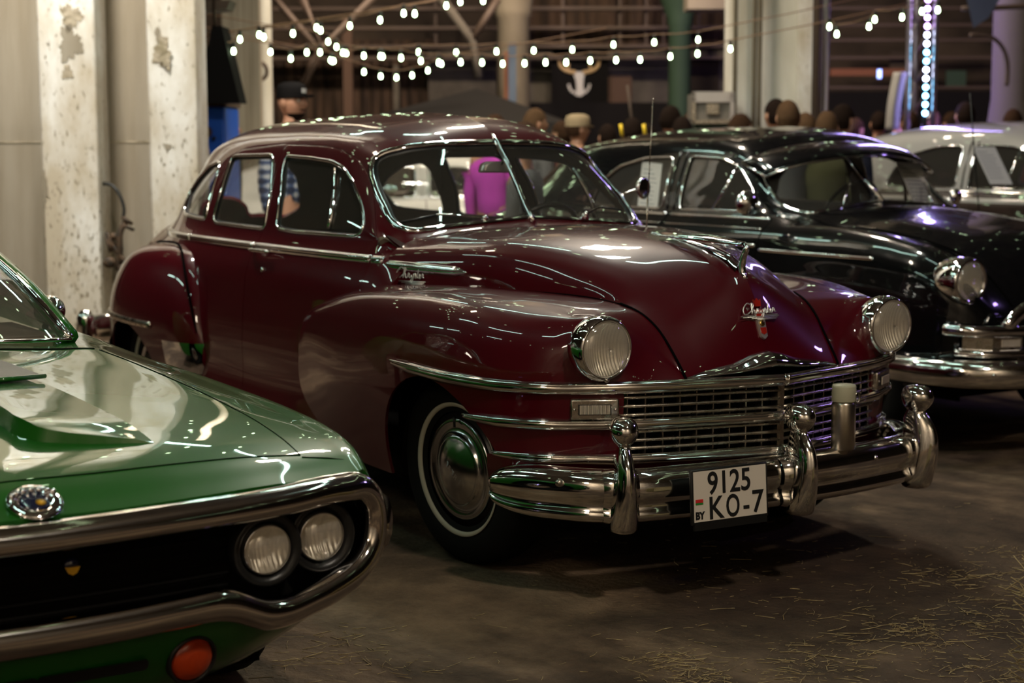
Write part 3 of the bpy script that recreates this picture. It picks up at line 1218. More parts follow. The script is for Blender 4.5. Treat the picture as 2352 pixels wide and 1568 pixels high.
        # flared saddle that wraps the bar
        V = []
        m2 = 10
        secs = [(a, b) for a, b in sec]
        for j in range(m2+1):
            t = -1+2*j/m2
            yy = t*.066
            lift = .005*(1-t*t)
            for (o_, z_) in secs:
                q_ = 1-t*t
                V.append((o_-.022+.018*q_+lift, yy, .385+(z_-.385)*(.96+.10*q_)))
        g.add(V, grid_faces(m2+1, len(secs)))
        c_, s_ = cos(rot), sin(rot)
        g.V = [(x+a*c_-b*s_, y+a*s_+b*c_, c) for a, b, c in g.V]
        return g.build('bumper_guard', 'chrome', root)
    g0 = guard(.955, 0.0, 0, True)
    guard(.85, -.672, radians(-22), False)
    guard(.85, .672, radians(22), False)

    # ---- licence plate
    pc = np.array([.99, -.333, .383])
    R = Matrix.Rotation(radians(-3), 3, 'Z') @ Matrix.Rotation(radians(-4), 3, 'Y')
    def P3(y, z, o=0):
        return pc+np.array(R @ Vector((o, y, z)))
    pl = MB().box(pc, (.012, .318, .186), R).build('licence_plate', 'black_plastic', root, smooth=False)
    bevel(pl, .004, 2)
    MB().box(pc+np.array(R @ Vector((.004, .0, -.100))), (.010, .300, .022), R).build('plate_bracket', 'black_plastic', pl, smooth=False)
    MB().box(P3(0, .002, .005), (.006, .300, .168), R).build('plate_face', 'plate_white', pl, smooth=False)

    def text(body, size, y, z, parent, m_, sx=1., ext=.0006, font=None, off=.009, base=None):
        cu = bpy.data.curves.new(body, 'FONT')
        cu.body = body
        cu.size = size
        cu.extrude = ext
        cu.align_x = 'CENTER'
        cu.align_y = 'CENTER'
        cu.offset = .0016
        cu.resolution_u = 4
        tmp = bpy.data.objects.new('tmp', cu)
        me = bpy.data.meshes.new_from_object(tmp)
        bpy.data.objects.remove(tmp)
        # text plane: x -> +y (viewer's left to right is -y..+y), y -> z
        for v in me.vertices:
            a, b, c = v.co
            p = P3(y+a*sx, z+b, off+c)
            v.co = p
        return link('plate_text', me, m_, parent, smooth=False)
    text('9125', .106, -.004, .039, pl, 'ink', sx=.86)
    text('K', .106, -.062, -.044, pl, 'ink', sx=.9)
    text('O', .106, .008, -.044, pl, 'ink', sx=.68)
    text('-', .098, .064, -.044, pl, 'ink', sx=.9)
    text('7', .106, .112, -.040, pl, 'ink', sx=.95)
    text('BY', .034, -.128, -.062, pl, 'ink', sx=.9)
    MB().box(P3(-.129, -.012, .009), (.002, .030, .011), R).build('flag', 'flag_red', pl, smooth=False)
    MB().box(P3(-.129, -.021, .009), (.002, .030, .006), R).build('flag_stripe', 'flag_green', pl, smooth=False)

    # ---- badges
    def script_curve(parent, o, ux, uy, n_, s, th, m_='badge_silver', name='script_badge'):
        """hand drawn script reading Chrysler, single stroke"""
        L = [
            [(1.05, .92), (.8, 1.05), (.35, .8), (.05, .35), (.1, .02), (.45, -.02), (.95, .25), (1.15, .4), (1.35, 1.0), (1.3, 1.05), (1.15, .5), (1.08, 0), (1.2, .35), (1.38, .42), (1.42, .1), (1.55, 0), (1.75, .25), (1.82, .48), (1.95, .42), (1.92, .1), (2.05, .02),
             (2.25, .3), (2.3, .05), (2.45, .05), (2.55, .42), (2.5, -.1), (2.3, -.4), (2.2, -.25), (2.6, .1), (2.8, .48), (2.88, .2), (2.78, 0), (2.95, .05), (3.15, .6), (3.3, 1.05), (3.18, .6), (3.15, .05), (3.3, .05), (3.5, .3), (3.45, .42), (3.35, .15), (3.5, 0), (3.7, .25), (3.78, .45), (3.9, .4), (3.9, .1), (4.05, .1)],
        ]
        mb = MB()
        for st in L:
            C2 = curve([(a, b, 0) for a, b in st], 160, crom)
            P = [o+ux*(q[0]*s)+uy*(q[1]*s)+n_*th for q in C2]
            mb.tube(P, th, 6)
        for k, (a, b, zz) in enumerate(((-.15, 4.3, -.32), (.9, 4.1, -.46), (1.5, 3.9, -.58))):
            mb.tube([o+ux*(a*s)+uy*(zz*s)+n_*th, o+ux*(b*s)+uy*(zz*s)+n_*th], th*.8, 6)
        return mb.build(name, m_, parent)
    h = hd.hit(912, 639)
    ux = np.array([.985, .15, -.0])
    ux /= np.linalg.norm(ux)
    h2 = hd.hit(972, 642)
    ux = (h2-h)/np.linalg.norm(h2-h)
    script_curve(hood, h+np.array([0, -.004, .004]), ux, np.array([0, .1, 1.]), np.array([0, -1., .1]), .040, .0024)
    # nose crest
    c0 = hd.proj((0.002, 0.872), 'x')[0] if False else hd.proj((-.003, .868), 'x')[0]
    c1 = hd.proj((-.003, .995), 'x')[0]
    crest = MB()
    up = (c1*[1, 0, 1]-c0*[1, 0, 1])
    Lc = np.linalg.norm(up)
    up /= Lc
    nrm = np.array([up[2], 0, -up[0]])
    o = c0*[1, 0, 1]+nrm*.004
    yv = np.array([0, 1., 0])

    def shp(poly, h0, h1):
        mb = MB()
        mb.prism(poly, h0, h1, lambda a, b, hh: o+yv*a+up*b+nrm*hh)
        return mb
    w_ = .020
    cr = shp([(-w_*.7, 0), (0, -.010), (w_*.7, 0), (w_, Lc*.72), (-w_, Lc*.72)], -.004, .006).build('nose_crest', 'badge_silver', hood, smooth=False)
    shp([(-.012, .012), (0, .006), (.012, .012), (.013, .032), (-.013, .032)], .006, .008).build('red_panel', 'red_enamel', cr, smooth=False)
    shp([(-.016, .068), (.016, .068), (.017, .083), (-.017, .083)], .006, .008).build('red_panel', 'red_enamel', cr, smooth=False)
    shp([(-.014, .087), (.014, .087), (.014, .097), (-.014, .097)], .006, .008).build('red_panel', 'red_enamel', cr, smooth=False)
    sl = MB()
    sl.lathe([(.011, 0), (.011, .004), (.006, .005)], 20, o+up*.048+nrm*.006, nrm)
    sl.build('gold_seal', 'gold', cr)
    shp([(-.012, Lc-.026), (.012, Lc-.026), (.016, Lc), (.009, Lc-.008), (.0, Lc+.004), (-.009, Lc-.008), (-.016, Lc)], .0, .008).build('crown', 'red_enamel', cr, smooth=False)
    for k, (hw, zz) in enumerate(((.082, .076), (.060, .071), (.04, .066))):
        shp([(-hw, zz), (hw, zz), (hw, zz+.0032), (-hw, zz+.0032)], -.002, .005).build('wing_bar', 'badge_silver', cr, smooth=False)
    script_curve(cr, o+yv*(-.076)+up*.083+nrm*.006, yv, up, nrm, .037, .0024)

    # ---- hood ornament: swept wings on a slim base
    om = MB()
    cz = lambda x: float(np.interp(x, [c[0] for c in CEN], [c[1] for c in CEN]))
    # long base spear lying on the hood
    V = []
    xs = np.linspace(.12, .64, 30)
    for i, x in enumerate(xs):
        t = i/29
        hw = .008+.016*t
        hh = .006+.026*t**2
        for (a, b) in ((-1, 0), (-.8, .5), (0, 1), (.8, .5), (1, 0)):
            V.append((x, a*hw, cz(x)-.004+hh*b+.004))
    om.add(V, grid_faces(30, 5))
    # wings
    for s in (-1, 1):
        V = []
        n = 24
        for i in range(n+1):
            t = i/n
            x = .665-.42*t
            spread = .012+.075*sin(min(1, t*1.15)*pi*.5)*(1-.25*t)
            z = 1.186+.020*t
            zt = z+.010*sin(pi*t)
            th = .006*(1-t)+.0015
            V += [(x, s*spread*.25, zt-th), (x+.0, s*spread, z-.004*t), (x-.015, s*spread*.8, zt+th), (x, s*spread*.2, zt+th*1.6)]
        om.add(V, grid_faces(n+1, 4, closed_v=True))
    # beak / front stem down to the nose
    om.tube(curve([(.675, 0, 1.185), (.665, 0, 1.165), (.650, 0, 1.135), (.648, 0, 1.095), (.668, 0, 1.065)], 14), [.006, .010, .012, .012, .013, .014, .015, .015, .015, .014, .013, .012, .011, .010], 10)
    om.build('hood_ornament', 'clean_chrome', hood)
    # chrome spine down the nose below the ornament

    # ---- wipers
    for (base, tip, mid) in (((1113, 505), (920, 513), (1000, 497)), ((1300, 502), (1402, 500), (1350, 495))):
        b0, t0, m0 = [at(*q_, d=1) for q_ in (base, tip, mid)]
        pb = sh.hit(base[0], base[1])
        pt = sh.hit(tip[0], tip[1])
        pm = sh.hit(mid[0], mid[1])
        if pb is None or pt is None or pm is None:
            # left side is not on the right half shell: mirror estimate
            pb = np.array([-.70, .26, 1.235])
            pt = np.array([-.80, .52, 1.245])
            pm = np.array([-.765, .39, 1.262])
        up_ = np.array([.5, 0, .6])*.05
        wp = MB().tube(curve([pb+up_*.25, (pb+pm)/2+up_*.38, pm+up_*.30], 10), [.005]*10, 8)
        wp.sphere(pb+up_*.3, .013, 10, 8)
        wp.lathe([(.018, -.01), (.016, .006), (.010, .012)], 16, pb, (.3, 0, 1))
        wo = wp.build('wiper_arm', 'clean_chrome', root)
        MB().tube([pt+up_*.18, (pt+pm)/2+up_*.2, pm+up_*.2], .0045, 6).build('wiper_blade', 'black_rubber', wo)

    # ---- mirror outside (left), aerial
    mp = np.array([-1.02, .86, 1.20])
    # aerial on the left cowl
    a0 = np.array([-.55, .60, 1.14])
    t0 = at(1500, 228, x=-.55)
    a0 = at(1484, 530, x=-.62)
    a1 = at(1500, 228, x=-.62)
    an = MB().tube([a0+np.array([0, 0, -.03]), a0*.75+a1*.25], .0045, 6)
    an.tube([a0*.75+a1*.25, a1], .0022, 6)
    an.sphere(a1, .004, 8, 6)
    an.build('aerial', 'dull_chrome', root)
    c = at(1477, 432, x=-.98)
    b_ = at(1418, 452, x=-1.02)
    mm = MB().lathe([(.004, -.030), (.024, -.026), (.043, -.012), (.050, .0), (.048, .008), (.044, .010)], 28, c, (.86, .30, .0))
    mm.tube(curve([b_+np.array([-.02, -.03, -.01]), b_, (b_+c)/2+np.array([0, 0, .004]), c], 10), .006, 8)
    mo = mm.build('door_mirror', 'clean_chrome', root)

    # ---- underbody, inner floor, wheels
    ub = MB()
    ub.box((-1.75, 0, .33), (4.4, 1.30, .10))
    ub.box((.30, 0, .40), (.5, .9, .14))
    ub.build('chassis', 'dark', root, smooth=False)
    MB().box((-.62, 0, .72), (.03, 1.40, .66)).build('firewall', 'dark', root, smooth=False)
    for s in (-1, 1):
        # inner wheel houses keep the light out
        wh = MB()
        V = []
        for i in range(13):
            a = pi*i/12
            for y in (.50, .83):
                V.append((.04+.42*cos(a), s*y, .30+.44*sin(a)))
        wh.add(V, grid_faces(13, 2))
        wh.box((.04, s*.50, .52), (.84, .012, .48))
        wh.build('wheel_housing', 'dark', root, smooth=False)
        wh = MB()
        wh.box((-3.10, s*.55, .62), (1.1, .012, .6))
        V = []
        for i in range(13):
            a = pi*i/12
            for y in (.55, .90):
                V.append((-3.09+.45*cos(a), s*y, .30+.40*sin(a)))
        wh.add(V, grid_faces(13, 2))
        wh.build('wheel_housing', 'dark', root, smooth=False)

    def wheel(x, y, rot, s, camber=0):
        e = empty('wheel', (x, y, .358), rot)
        e.parent = root
        e.rotation_euler = (camber, 0, rot)
        ax = (0, s, 0)
        T = [(.245, -.105), (.285, -.108), (.325, -.098), (.345, -.085), (.357, -.066), (.3595, -.04), (.3585, 0), (.3595, .04), (.357, .066), (.348, .082), (.330, .094), (.300, .101), (.270, .100), (.245, .090), (.215, .078)]
        t_ = MB().lathe(T, 72, (0, 0, 0), ax, capend=False)
        tr = t_.build('tyre', 'rubber', e)
        MB().lathe([(.250, .0965), (.249, .0985), (.236, .0915), (.234, .088)], 72, (0, 0, 0), ax, capend=False).build('whitewall_stripe', 'whitewall', tr)
        tm = MB()
        for off in (-.05, -.025, 0, .025, .05):
            tm.lathe([(.3602, off-.003), (.3615, off), (.3602, off+.003)], 72, (0, 0, 0), ax, capend=False)
        tm.build('tread_ribs', 'rubber', tr)
        MB().lathe([(.232, .070), (.228, .050), (.20, .045), (.10, .05), (.02, .05)], 48, (0, 0, 0), ax).build('rim', 'wheel_black', e)
        hc = MB().lathe([(.184, .068), (.191, .074), (.191, .082), (.184, .088), (.170, .085), (.155, .079), (.140, .082), (.130, .092), (.126, .098), (.120, .098), (.115, .100), (.09, .112), (.05, .121), (.01, .124)], 72, (0, 0, 0), ax, capend=True)
        ho = hc.build('hubcap', 'brushed_hub', e)
        # embossed lettering band across the hub: small raised ticks
        lt = MB()
        yb = s*.117
        for k, dx in enumerate(np.linspace(-.075, .075, 8)):
            ang = radians(38)
            cx, cz_ = dx*cos(ang), -dx*sin(ang)*1.0
            yy = s*(.1235-(dx*dx)*1.9)
            Rm = Matrix.Rotation(ang, 3, 'Y')
            for (lx, lz, sx_, sz_) in (((-.005, 0, .0018, .020), (.004, .008, .008, .0018), (.004, 0, .008, .0018), (.004, -.008, .008, .0018)) if k % 2 == 0 else ((-.005, 0, .0018, .020), (.005, 0, .0018, .020), (0, .008, .009, .0018), (0, 0, .009, .0018))):
                v = np.array(Rm @ Vector((lx, 0, lz)))
                lt.box((cx+v[0], yy, cz_+v[2]), (sx_, .003, sz_), Rm)
        lt.build('hub_lettering', 'clean_chrome', ho, smooth=False)
        MB().tube([(.0, s*.10, .160), (.0, s*.10, .198)], .005, 8).build('valve_stem', 'black_rubber', e)
        return e
    wheel(0, -.715, radians(5), -1, radians(2))
    wheel(0, .715, radians(5), 1)
    wheel(-3.086, -.72, 0, -1)
    wheel(-3.086, .72, 0, 1)

    # ---- interior
    def seat(x, zb, zt, w_):
        mb = MB()
        net = []
        for t in np.linspace(-1, 1, 15):
            yy = t*w_
            e = (1-abs(t)**6)
            net.append([(x+.52, yy, zb-.16), (x+.54, yy, zb-.02*e), (x+.48, yy, zb+.015*e), (x+.20, yy, zb-.02), (x+.07, yy, zb), (x+.02, yy, zb+.2), (x-.05, yy, zt-.04-.03*(1-e)), (x-.11, yy, zt-.03*(1-e)), (x-.17, yy, zt-.05), (x-.17, yy, zb-.16)])
        G_ = loft(net, 15, 40, fu=crom, fv=crom)
        mb.add(G_.reshape(-1, 3), grid_faces(15, 40)+[tuple(range(40)), tuple(14*40+k for k in range(40))[::-1]])
        return mb.build('bench_seat', 'seat', root)
    seat(-1.95, .66, 1.10, .68)
    seat(-3.02, .68, 1.08, .55)
    # dashboard
    V = []
    ds = MB()
    for yy in np.linspace(-.66, .66, 12):
        k = 1-(yy/.66)**2*.15
        V += [(-.66, yy, 1.13), (-.80-.0*k, yy, 1.175), (-.93, yy, 1.165), (-.97, yy, 1.12), (-.95, yy, .95), (-.85, yy, .85)]
    ds.add(V, grid_faces(12, 6))
    ds.build('dashboard', 'seat', root)
    # steering wheel
    sw = MB()
    c = np.array([-1.22, .36, 1.10])
    axs = np.array([-.82, 0, .57])
    axs /= np.linalg.norm(axs)
    e1 = np.array([0, 1., 0])
    e2 = np.cross(axs, e1)
    sw.tube([c+.205*(cos(a)*e1+sin(a)*e2) for a in np.linspace(0, 2*pi, 40, endpoint=False)], .0115, 8, closed=True)
    for a in (radians(90), radians(210), radians(330)):
        sw.tube([c-axs*.02, c+.2*(cos(a)*e1+sin(a)*e2)], .009, 6)
    sw.lathe([(.035, -.03), (.035, 0), (.015, .01)], 16, c, axs)
    sw.tube([c-axs*.02, c-axs*.5], .022, 10)
    sw.build('steering_wheel', 'wheel_black', root)
    # inside mirror on the centre post
    im = MB()
    c = at(1138, 383, x=-.99)
    k = (c-CAM)/np.linalg.norm(c-CAM)
    pr_ = [(-.085, -.022), (-.075, .012), (-.045, .024), (.045, .024), (.075, .012), (.085, -.022), (.07, -.026), (-.07, -.026)]
    for s_ in (1,):
        pp = rpoly(pr_, .012, 4)
        im.prism(pp, -.008, .0, lambda a, b, hh: c+np.array([hh, a, b]))
        im.prism(pp*.9, .0, .010, lambda a, b, hh: c+np.array([hh, a*(1-8*hh), b*(1-12*hh)]))
        im.prism(pp*.7, .010, .014, lambda a, b, hh: c+np.array([hh, a, b]))
    io = im.build('inside_mirror', 'badge_silver', root, smooth=False)
    MB().tube([c+np.array([.0, .02, 0]), c+np.array([.03, .03, .03]), np.array([top[0]-.005, .0, c[2]+.05])], .006, 8).build('mirror_stalk', 'wheel_black', io)
    # lock on the front door
    h = sh.hit(603, 619)
    if h is not None:
        MB().lathe([(.012, -.004), (.012, .006), (.008, .009)], 14, h, (0, -1, 0)).build('door_lock', 'clean_chrome', root)
    # door handle on the belt
    for (pa, pb2) in (((585, 571), (640, 578)),):
        a = sh.hit(*pa)
        b = sh.hit(*pb2)
        MB().tube(curve([a+[0, -.01, 0], a+[.03, -.035, 0], (a+b)/2+[0, -.042, 0], b+[-.02, -.038, 0]], 12), [.008, .009]+[.010]*9+[.006], 8, squash=(.9, 1.2), up=(0, 0, 1)).build('door_handle', 'clean_chrome', root)
    for (xx, src) in ():
        pass
    # rear bumper end and guard seen past the rear fender
    rb = MB()
    Rc = curve([(-4.18, -.76, .45), (-4.28, -.77, .45), (-4.45, -.72, .45), (-4.56, -.5, .45), (-4.62, 0, .45)], 40)
    rb.tube(Rc, .075, 14, squash=(1.1, .45), up=(0, 0, 1))
    rb.lathe([(.01, -.10), (.035, -.09), (.05, -.03), (.045, .03), (.05, .08), (.03, .12), (.005, .13)], 16, (-4.22, -.78, .47))
    rb.both().build('rear_bumper', 'chrome', root)
    return root


M['badge_silver'] = mat('badge_silver', (.85, .83, .80), rough=.32, metal=.9)
M['brushed_hub'] = mat('hubcap_chrome', (.60, .60, .60), rough=.16, metal=1.)
build_maroon()


def rebase(root, loc):
    """parts were modelled at their place in the hall; move the thing's origin to its own base"""
    loc = Vector(loc)
    root.location = loc
    done = set()

    def rec(o):
        for c in list(o.children):
            if c.location.length > 1e-6:
                c.location = c.location-loc
                continue
            if c.data is not None and c.data.name not in done:
                done.add(c.data.name)
                c.data.transform(Matrix.Translation(-loc))
            rec(c)
    rec(root)


def headlamp(root, c, r=.089, ring=.111, ax=(1, 0, -.02), m='clean_chrome', depth=.10):
    k = ring/.111
    hl = MB().lathe([(.09*k, -depth), (.106*k, -depth*.7), (.111*k, -.05), (.1115*k, -.025), (.109*k, -.008), (.103*k, .004), (.098*k, .007), (r+.003, .003), (r+.002, -.010)], 48, c, ax, capend=False)
    rg = hl.build('headlamp', m, root)
    MB().lathe([(r+.002, -.004), (r*.76, -.02), (r*.5, -.032), (r*.22, -.039), (.001, -.041)], 36, c, ax, capend=False).build('reflector', 'reflector', rg)
    MB().lathe([(r+.003, -.004), (r+.003, .001), (r*.87, .010), (r*.66, .017), (r*.33, .021), (.001, .022), (.001, .018), (r*.33, .017), (r*.66, .013), (r*.87, .006), (r+.002, -.003)], 40, c, ax, capend=False).build('lens', 'lens', rg)
    return rg


def simple_wheel(root, x, y, s, r=.355, cap='clean_chrome', stripe=False):
    e = empty('wheel', (x, y, r))
    e.parent = root
    k = r/.3595
    T = [(.245, -.105), (.285, -.108), (.325, -.098), (.345, -.085), (.357, -.066), (.3595, -.04), (.3595, .04), (.357, .066), (.348, .082), (.330, .094), (.300, .101), (.270, .100), (.245, .090), (.215, .078)]
    t = MB().lathe([(a*k, b) for a, b in T], 56, (0, 0, 0), (0, s, 0), capend=False).build('tyre', 'rubber', e)
    MB().lathe([(.232*k, .070), (.228*k, .050), (.20*k, .045), (.02, .05)], 40, (0, 0, 0), (0, s, 0)).build('rim', 'wheel_black', e)
    MB().lathe([(.16, .06), (.165, .075), (.15, .085), (.10, .10), (.01, .11)], 40, (0, 0, 0), (0, s, 0)).build('hubcap', cap, e)
    return e


# =================================================================== GREEN COUPE
def build_green():
    O = np.array([1.68, -2.87, 0])
    root = empty('muscle_car', tuple(O))
    tag(root, 'glossy green muscle car in the left foreground with chrome loop bumper and hood scoop', 'car')
    # rows from nose to tail: x, z centre, z hood edge (y .70), z fender crest (y .86), half width, z shoulder
    ST = [
        (-.03, .735, .733, .728, .93, .70, .56),
        (-.07, .750, .748, .742, .94, .715, .53),
        (-.13, .778, .772, .762, .952, .728, .49),
        (-.22, .803, .795, .782, .965, .74, .42),
        (-.40, .832, .822, .802, .98, .752, .34),
        (-.70, .862, .848, .822, .99, .762, .25),
        (-1.10, .890, .872, .838, .995, .768, .25),
        (-1.45, .908, .886, .848, .995, .772, .25),
        (-1.75, .918, .893, .853, .99, .774, .25),
    ]
    net = []
    for (x, zc, zh, zf, hw, zs, zb) in ST:
        row = [(x, -hw+.05, zb), (x, -hw+.005, max(.45, zb+.03)), (x, -hw, max(.60, zb+.06)), (x, -hw+.015, zs-.02), (x, -hw+.045, (zs+zf)/2+.012), (x, -.86, zf), (x, -.72, zh-.004), (x, -.60, zh+.002), (x, -.38, zh*.35+zc*.65), (x, -.18, zc-.003), (x, 0, zc)]
        # the nose is swept back toward the corners in plan
        f = max(0., 1+x/.6)
        row = [(a-(.10*(abs(b)/.93)**3+.05*(abs(b)/.93)**2)*f, b, c) for a, b, c in row]
        net.append([np.array(p)+O for p in row])
    G = loft(net, 200, 160, fu=crom, fv=crom)
    sh = Shell(G, flip=True)
    arch = np.array([(O[0]-.98+.40*cos(a), .30+.38*sin(a)) for a in np.linspace(-.4, pi+.4, 40)])
    # mirror of the near half: work on the y<centre half then reflect about the car's own centre line
    def both(V, Fc):
        V2 = V.copy()
        V2[:, 1] = 2*O[1]-V2[:, 1]
        n = len(V)
        cm = np.where(np.abs(V[:, 1]-O[1]) < 1e-4, np.arange(n), np.arange(n)+n)
        return np.concatenate([V, V2]), np.concatenate([Fc, cm[Fc][:, ::-1]])
    sh.cut(arch, 'y', 9, where=lambda c: c[:, 1] < O[1]-.6)
    body = panel('front_body', both(*sh.take([0])), 'green', root, .012, 'dark')
    V, Fc = both(*sh.take([0]))
    bv = BVHTree.FromPolygons([tuple(v) for v in V], [tuple(int(i) for i in f) for f in Fc])

    def top(x, y, lift=.002):
        loc, nn, a, b = bv.ray_cast(Vector((O[0]+x, O[1]+y, 3)), Vector((0, 0, -1)), 5)
        return np.array(loc)+[0, 0, lift] if loc is not None else np.array([O[0]+x, O[1]+y, .8])
    seam = MB()
    for s in (-1, 1):
        seam.tube([top(x, s*.73, .0005) for x in np.linspace(-.21, -1.70, 30)], .0017, 6)
    seam.tube([top(-.175-.03*(abs(y)/.73)**2, y, .0005) for y in np.linspace(-.73, .73, 40)], .0021, 6)
    seam.tube([top(-.165-.03, s_, .0005) for s_ in (.73, .80, .90)], .002, 6)
    seam.tube([top(-1.72, y, .0005) for y in np.linspace(-.72, .72, 30)], .0035, 6)
    seam.build('hood_shut_line', 'gap', body)
    # raised scoop: a thin wedge whose nose points forward; flat top, green flanks
    for s in (1,):
        n_ = 40
        ts = np.linspace(0, 1, n_)
        xs_ = -.33-1.1*ts**1.25
        inner = crom([-1.5, -1.0, -.60, -.47, -.41, -.37, -.33][::1], np.array([[.10], [.10], [.103], [.12], [.165], [.26], [.393]]), xs_)[:, 0]
        outer = .393-.10*(np.abs(xs_)-.33)/1.1
        Hh = .046*np.clip((-.33-xs_)/.16, 0, 1)**.6
        for sg in (1, -1):
            V = []
            nj = 9
            for x_, yi, yo, h_ in zip(xs_, inner, outer, Hh):
                row_ = [top(x_-.0, sg*(yi-.012), -.004), top(x_, sg*yi, h_*.96)]
                for j in range(1, nj):
                    f_ = j/(nj-1)
                    row_.append(top(x_, sg*(yi*(1-f_)+yo*f_), h_*(1-.72*f_)))
                row_.append(top(x_, sg*(yo+.006), -.004))
                V += row_
            wd = nj+2
            Fq = grid_faces(n_, wd, flip=(sg > 0))
            MB().add(V, Fq).build('hood_scoop', 'green', body, smooth=True, sharp=28)
            # dark triangular vent with green lips
            vt = MB()
            a = [top(-1.04, sg*.345, .026), top(-.90, sg*.16, .050), top(-1.36, sg*.14, .052), top(-1.40, sg*.29, .030)]
            vt.add(a, [(0, 1, 2, 3)])
            vt.build('vent_opening', 'black_plastic', body, smooth=False)
            MB().tube([a[0], a[1], a[2]], .007, 8).build('vent_lip', 'green', body)
    # nose badge
    c = top(-.075, .015, .002)
    nb = MB().lathe([(.060, 0), (.064, .006), (.060, .012), (.040, .013), (.036, .009), (.001, .009)], 40, c, (.42, 0, .9))
    nb.V = [tuple(np.array(v)) for v in nb.V]
    bo = nb.build('nose_badge', 'clean_chrome', root)
    n_ = np.array([.42, 0, .9])
    n_ /= np.linalg.norm(n_)
    MB().lathe([(.034, .0095), (.030, .012), (.001, .013)], 28, c, n_).build('badge_centre', 'badge_blue', bo)
    MB().lathe([(.012, .013), (.001, .016)], 16, c+np.array([.010, .010, -.004]), n_).build('badge_dot', 'badge_yellow', bo)
    for k in range(7):
        a = radians(40+k*17)
        v = np.array([-sin(a)*.40, cos(a), sin(a)*.35])
        MB().sphere(c+v*.060+n_*.010, .008, 8, 6).build('badge_stud', 'clean_chrome', bo)

    # loop bumper: one closed ring with a rounded, wide section
    def xfront(y):
        a = abs(y)/.93
        return .02-.05*a**2-.10*a**4
    half = [(0, .694, .034), (.30, .697, .034), (.60, .700, .034), (.78, .702, .034), (.855, .690, .036), (.893, .645, .036), (.900, .590, .036), (.885, .535, .036), (.845, .492, .036), (.78, .464, .037), (.67, .438, .037), (.60, .427, .038), (.55, .430, .040), (.505, .448, .041), (.46, .468, .042), (.42, .477, .042), (.34, .477, .042), (.18, .472, .042), (0, .470, .042)]
    H2 = half+[(-a, b, r_) for a, b, r_ in half[-2:0:-1]]
    n = 260
    arr = np.array([(a, b, r_) for a, b, r_ in H2]+[H2[0]])
    t = chord(arr[:, :2])
    P = crom(t, arr, np.linspace(0, t[-1], n+1))[:-1]
    V = []
    for i, (y, z, r_) in enumerate(P):
        a = P[i-1][:2]
        b = P[(i+1) % n][:2]
        tt = np.array(b)-np.array(a)
        tt /= np.linalg.norm(tt)
        out = np.array([tt[1], -tt[0]])       # in (y,z)
        if np.dot(out, np.array([y, z-.58])) < 0:
            out = -out
        if abs(z-.694) < .02 and abs(y) < .8:
            out = np.array([0, 1.])
        if z < .52 and abs(y) < .80:
            f_ = min(1, (.80-abs(y))/.12)
            out = out*(1-f_)+np.array([0, -1.])*f_
            out /= np.linalg.norm(out)
        m_ = 20
        for k in range(m_):
            an = 2*pi*k/m_
            # section: flat chamfered face outside, full round nose
            ox = cos(an)
            oy = sin(an)
            ex = .040*np.sign(ox)*abs(ox)**.8
            ey = r_*np.sign(oy)*abs(oy)**.75
            V.append(O+np.array([xfront(y)-.02+ex-.012*(oy > 0)*oy, y+out[0]*ey, z+out[1]*ey]))
    Fq = [(i*20+k, ((i+1) % n)*20+k, ((i+1) % n)*20+(k+1) % 20, i*20+(k+1) % 20) for i in range(n) for k in range(20)]
    MB().add(V, Fq).build('loop_bumper', 'bumper_chrome', root)
    # bumper returns along the flanks
    for s in (-1, 1):
        MB().tube([O+np.array([-.11, s*.915, .60]), O+np.array([-.25, s*.955, .60]), O+np.array([-.42, s*.965, .60])], [.07, .05, .02], 12, squash=(1.0, .35), up=(0, 0, 1)).build('bumper_end', 'bumper_chrome', root)
    # grille cavity
    gp = []
    for y in np.linspace(-.90, .90, 30):
        gp += [O+np.array([xfront(y)-.12, y, .40]), O+np.array([xfront(y)-.10, y, .70])]
    gm = MB().add(gp, [(2*i, 2*i+2, 2*i+3, 2*i+1) for i in range(29)])
    for z in (.50, .53, .56, .59, .62, .65):
        gm.tube([O+np.array([xfront(y)-.095, y, z]) for y in np.linspace(-.48, .48, 12)], .004, 6)
    go = gm.build('grille', 'dark', root)
    for s in (-1, 1):
        for y, zz in ((.574, .578), (.738, .582)):
            c = O+np.array([xfront(y)-.045, s*y, zz])
            MB().lathe([(.092, -.05), (.090, -.006), (.084, -.002), (.070, -.012), (.064, -.03)], 40, c, (1, 0, 0), capend=False).build('lamp_bezel', 'black_plastic', root)
            headlamp(root, c-np.array([.012, 0, 0]), .058, .066, m='clean_chrome', depth=.05)
    MB().lathe([(.018, 0), (.018, .004), (.001, .006)], 20, O+np.array([-.07, .093, .607]), (1, 0, 0)).build('grille_badge', 'badge_blue', go)
    MB().prism([(-.017, 0), (-.010, -.014), (0, -.019), (.010, -.014), (.017, 0)], 0, .004, lambda a, b, h: O+np.array([-.066+h, .093+a, .603+b])).build('grille_badge_drop', 'badge_yellow', go, smooth=False)
    # valance with round corners, slots and turn lamps
    net = []
    for y in np.linspace(-.95, .95, 40):
        xf = xfront(y)-.03
        q_ = (abs(y)/.95)**3
        net.append([O+np.array([xf-.02, y*.985, .445+.03*q_]), O+np.array([xf-.03, y*.975, .40+.05*q_]), O+np.array([xf-.055-.03*q_, y*.955, .33+.085*q_]), O+np.array([xf-.12-.06*q_, y*.92, .25+.12*q_]), O+np.array([xf-.22, y*.88, .21+.12*q_])])
    Gv = loft(net, 60, 20, fu=crom, fv=crom)
    va = MB().add(Gv.reshape(-1, 3), grid_faces(60, 20)).build('valance', 'green', root)
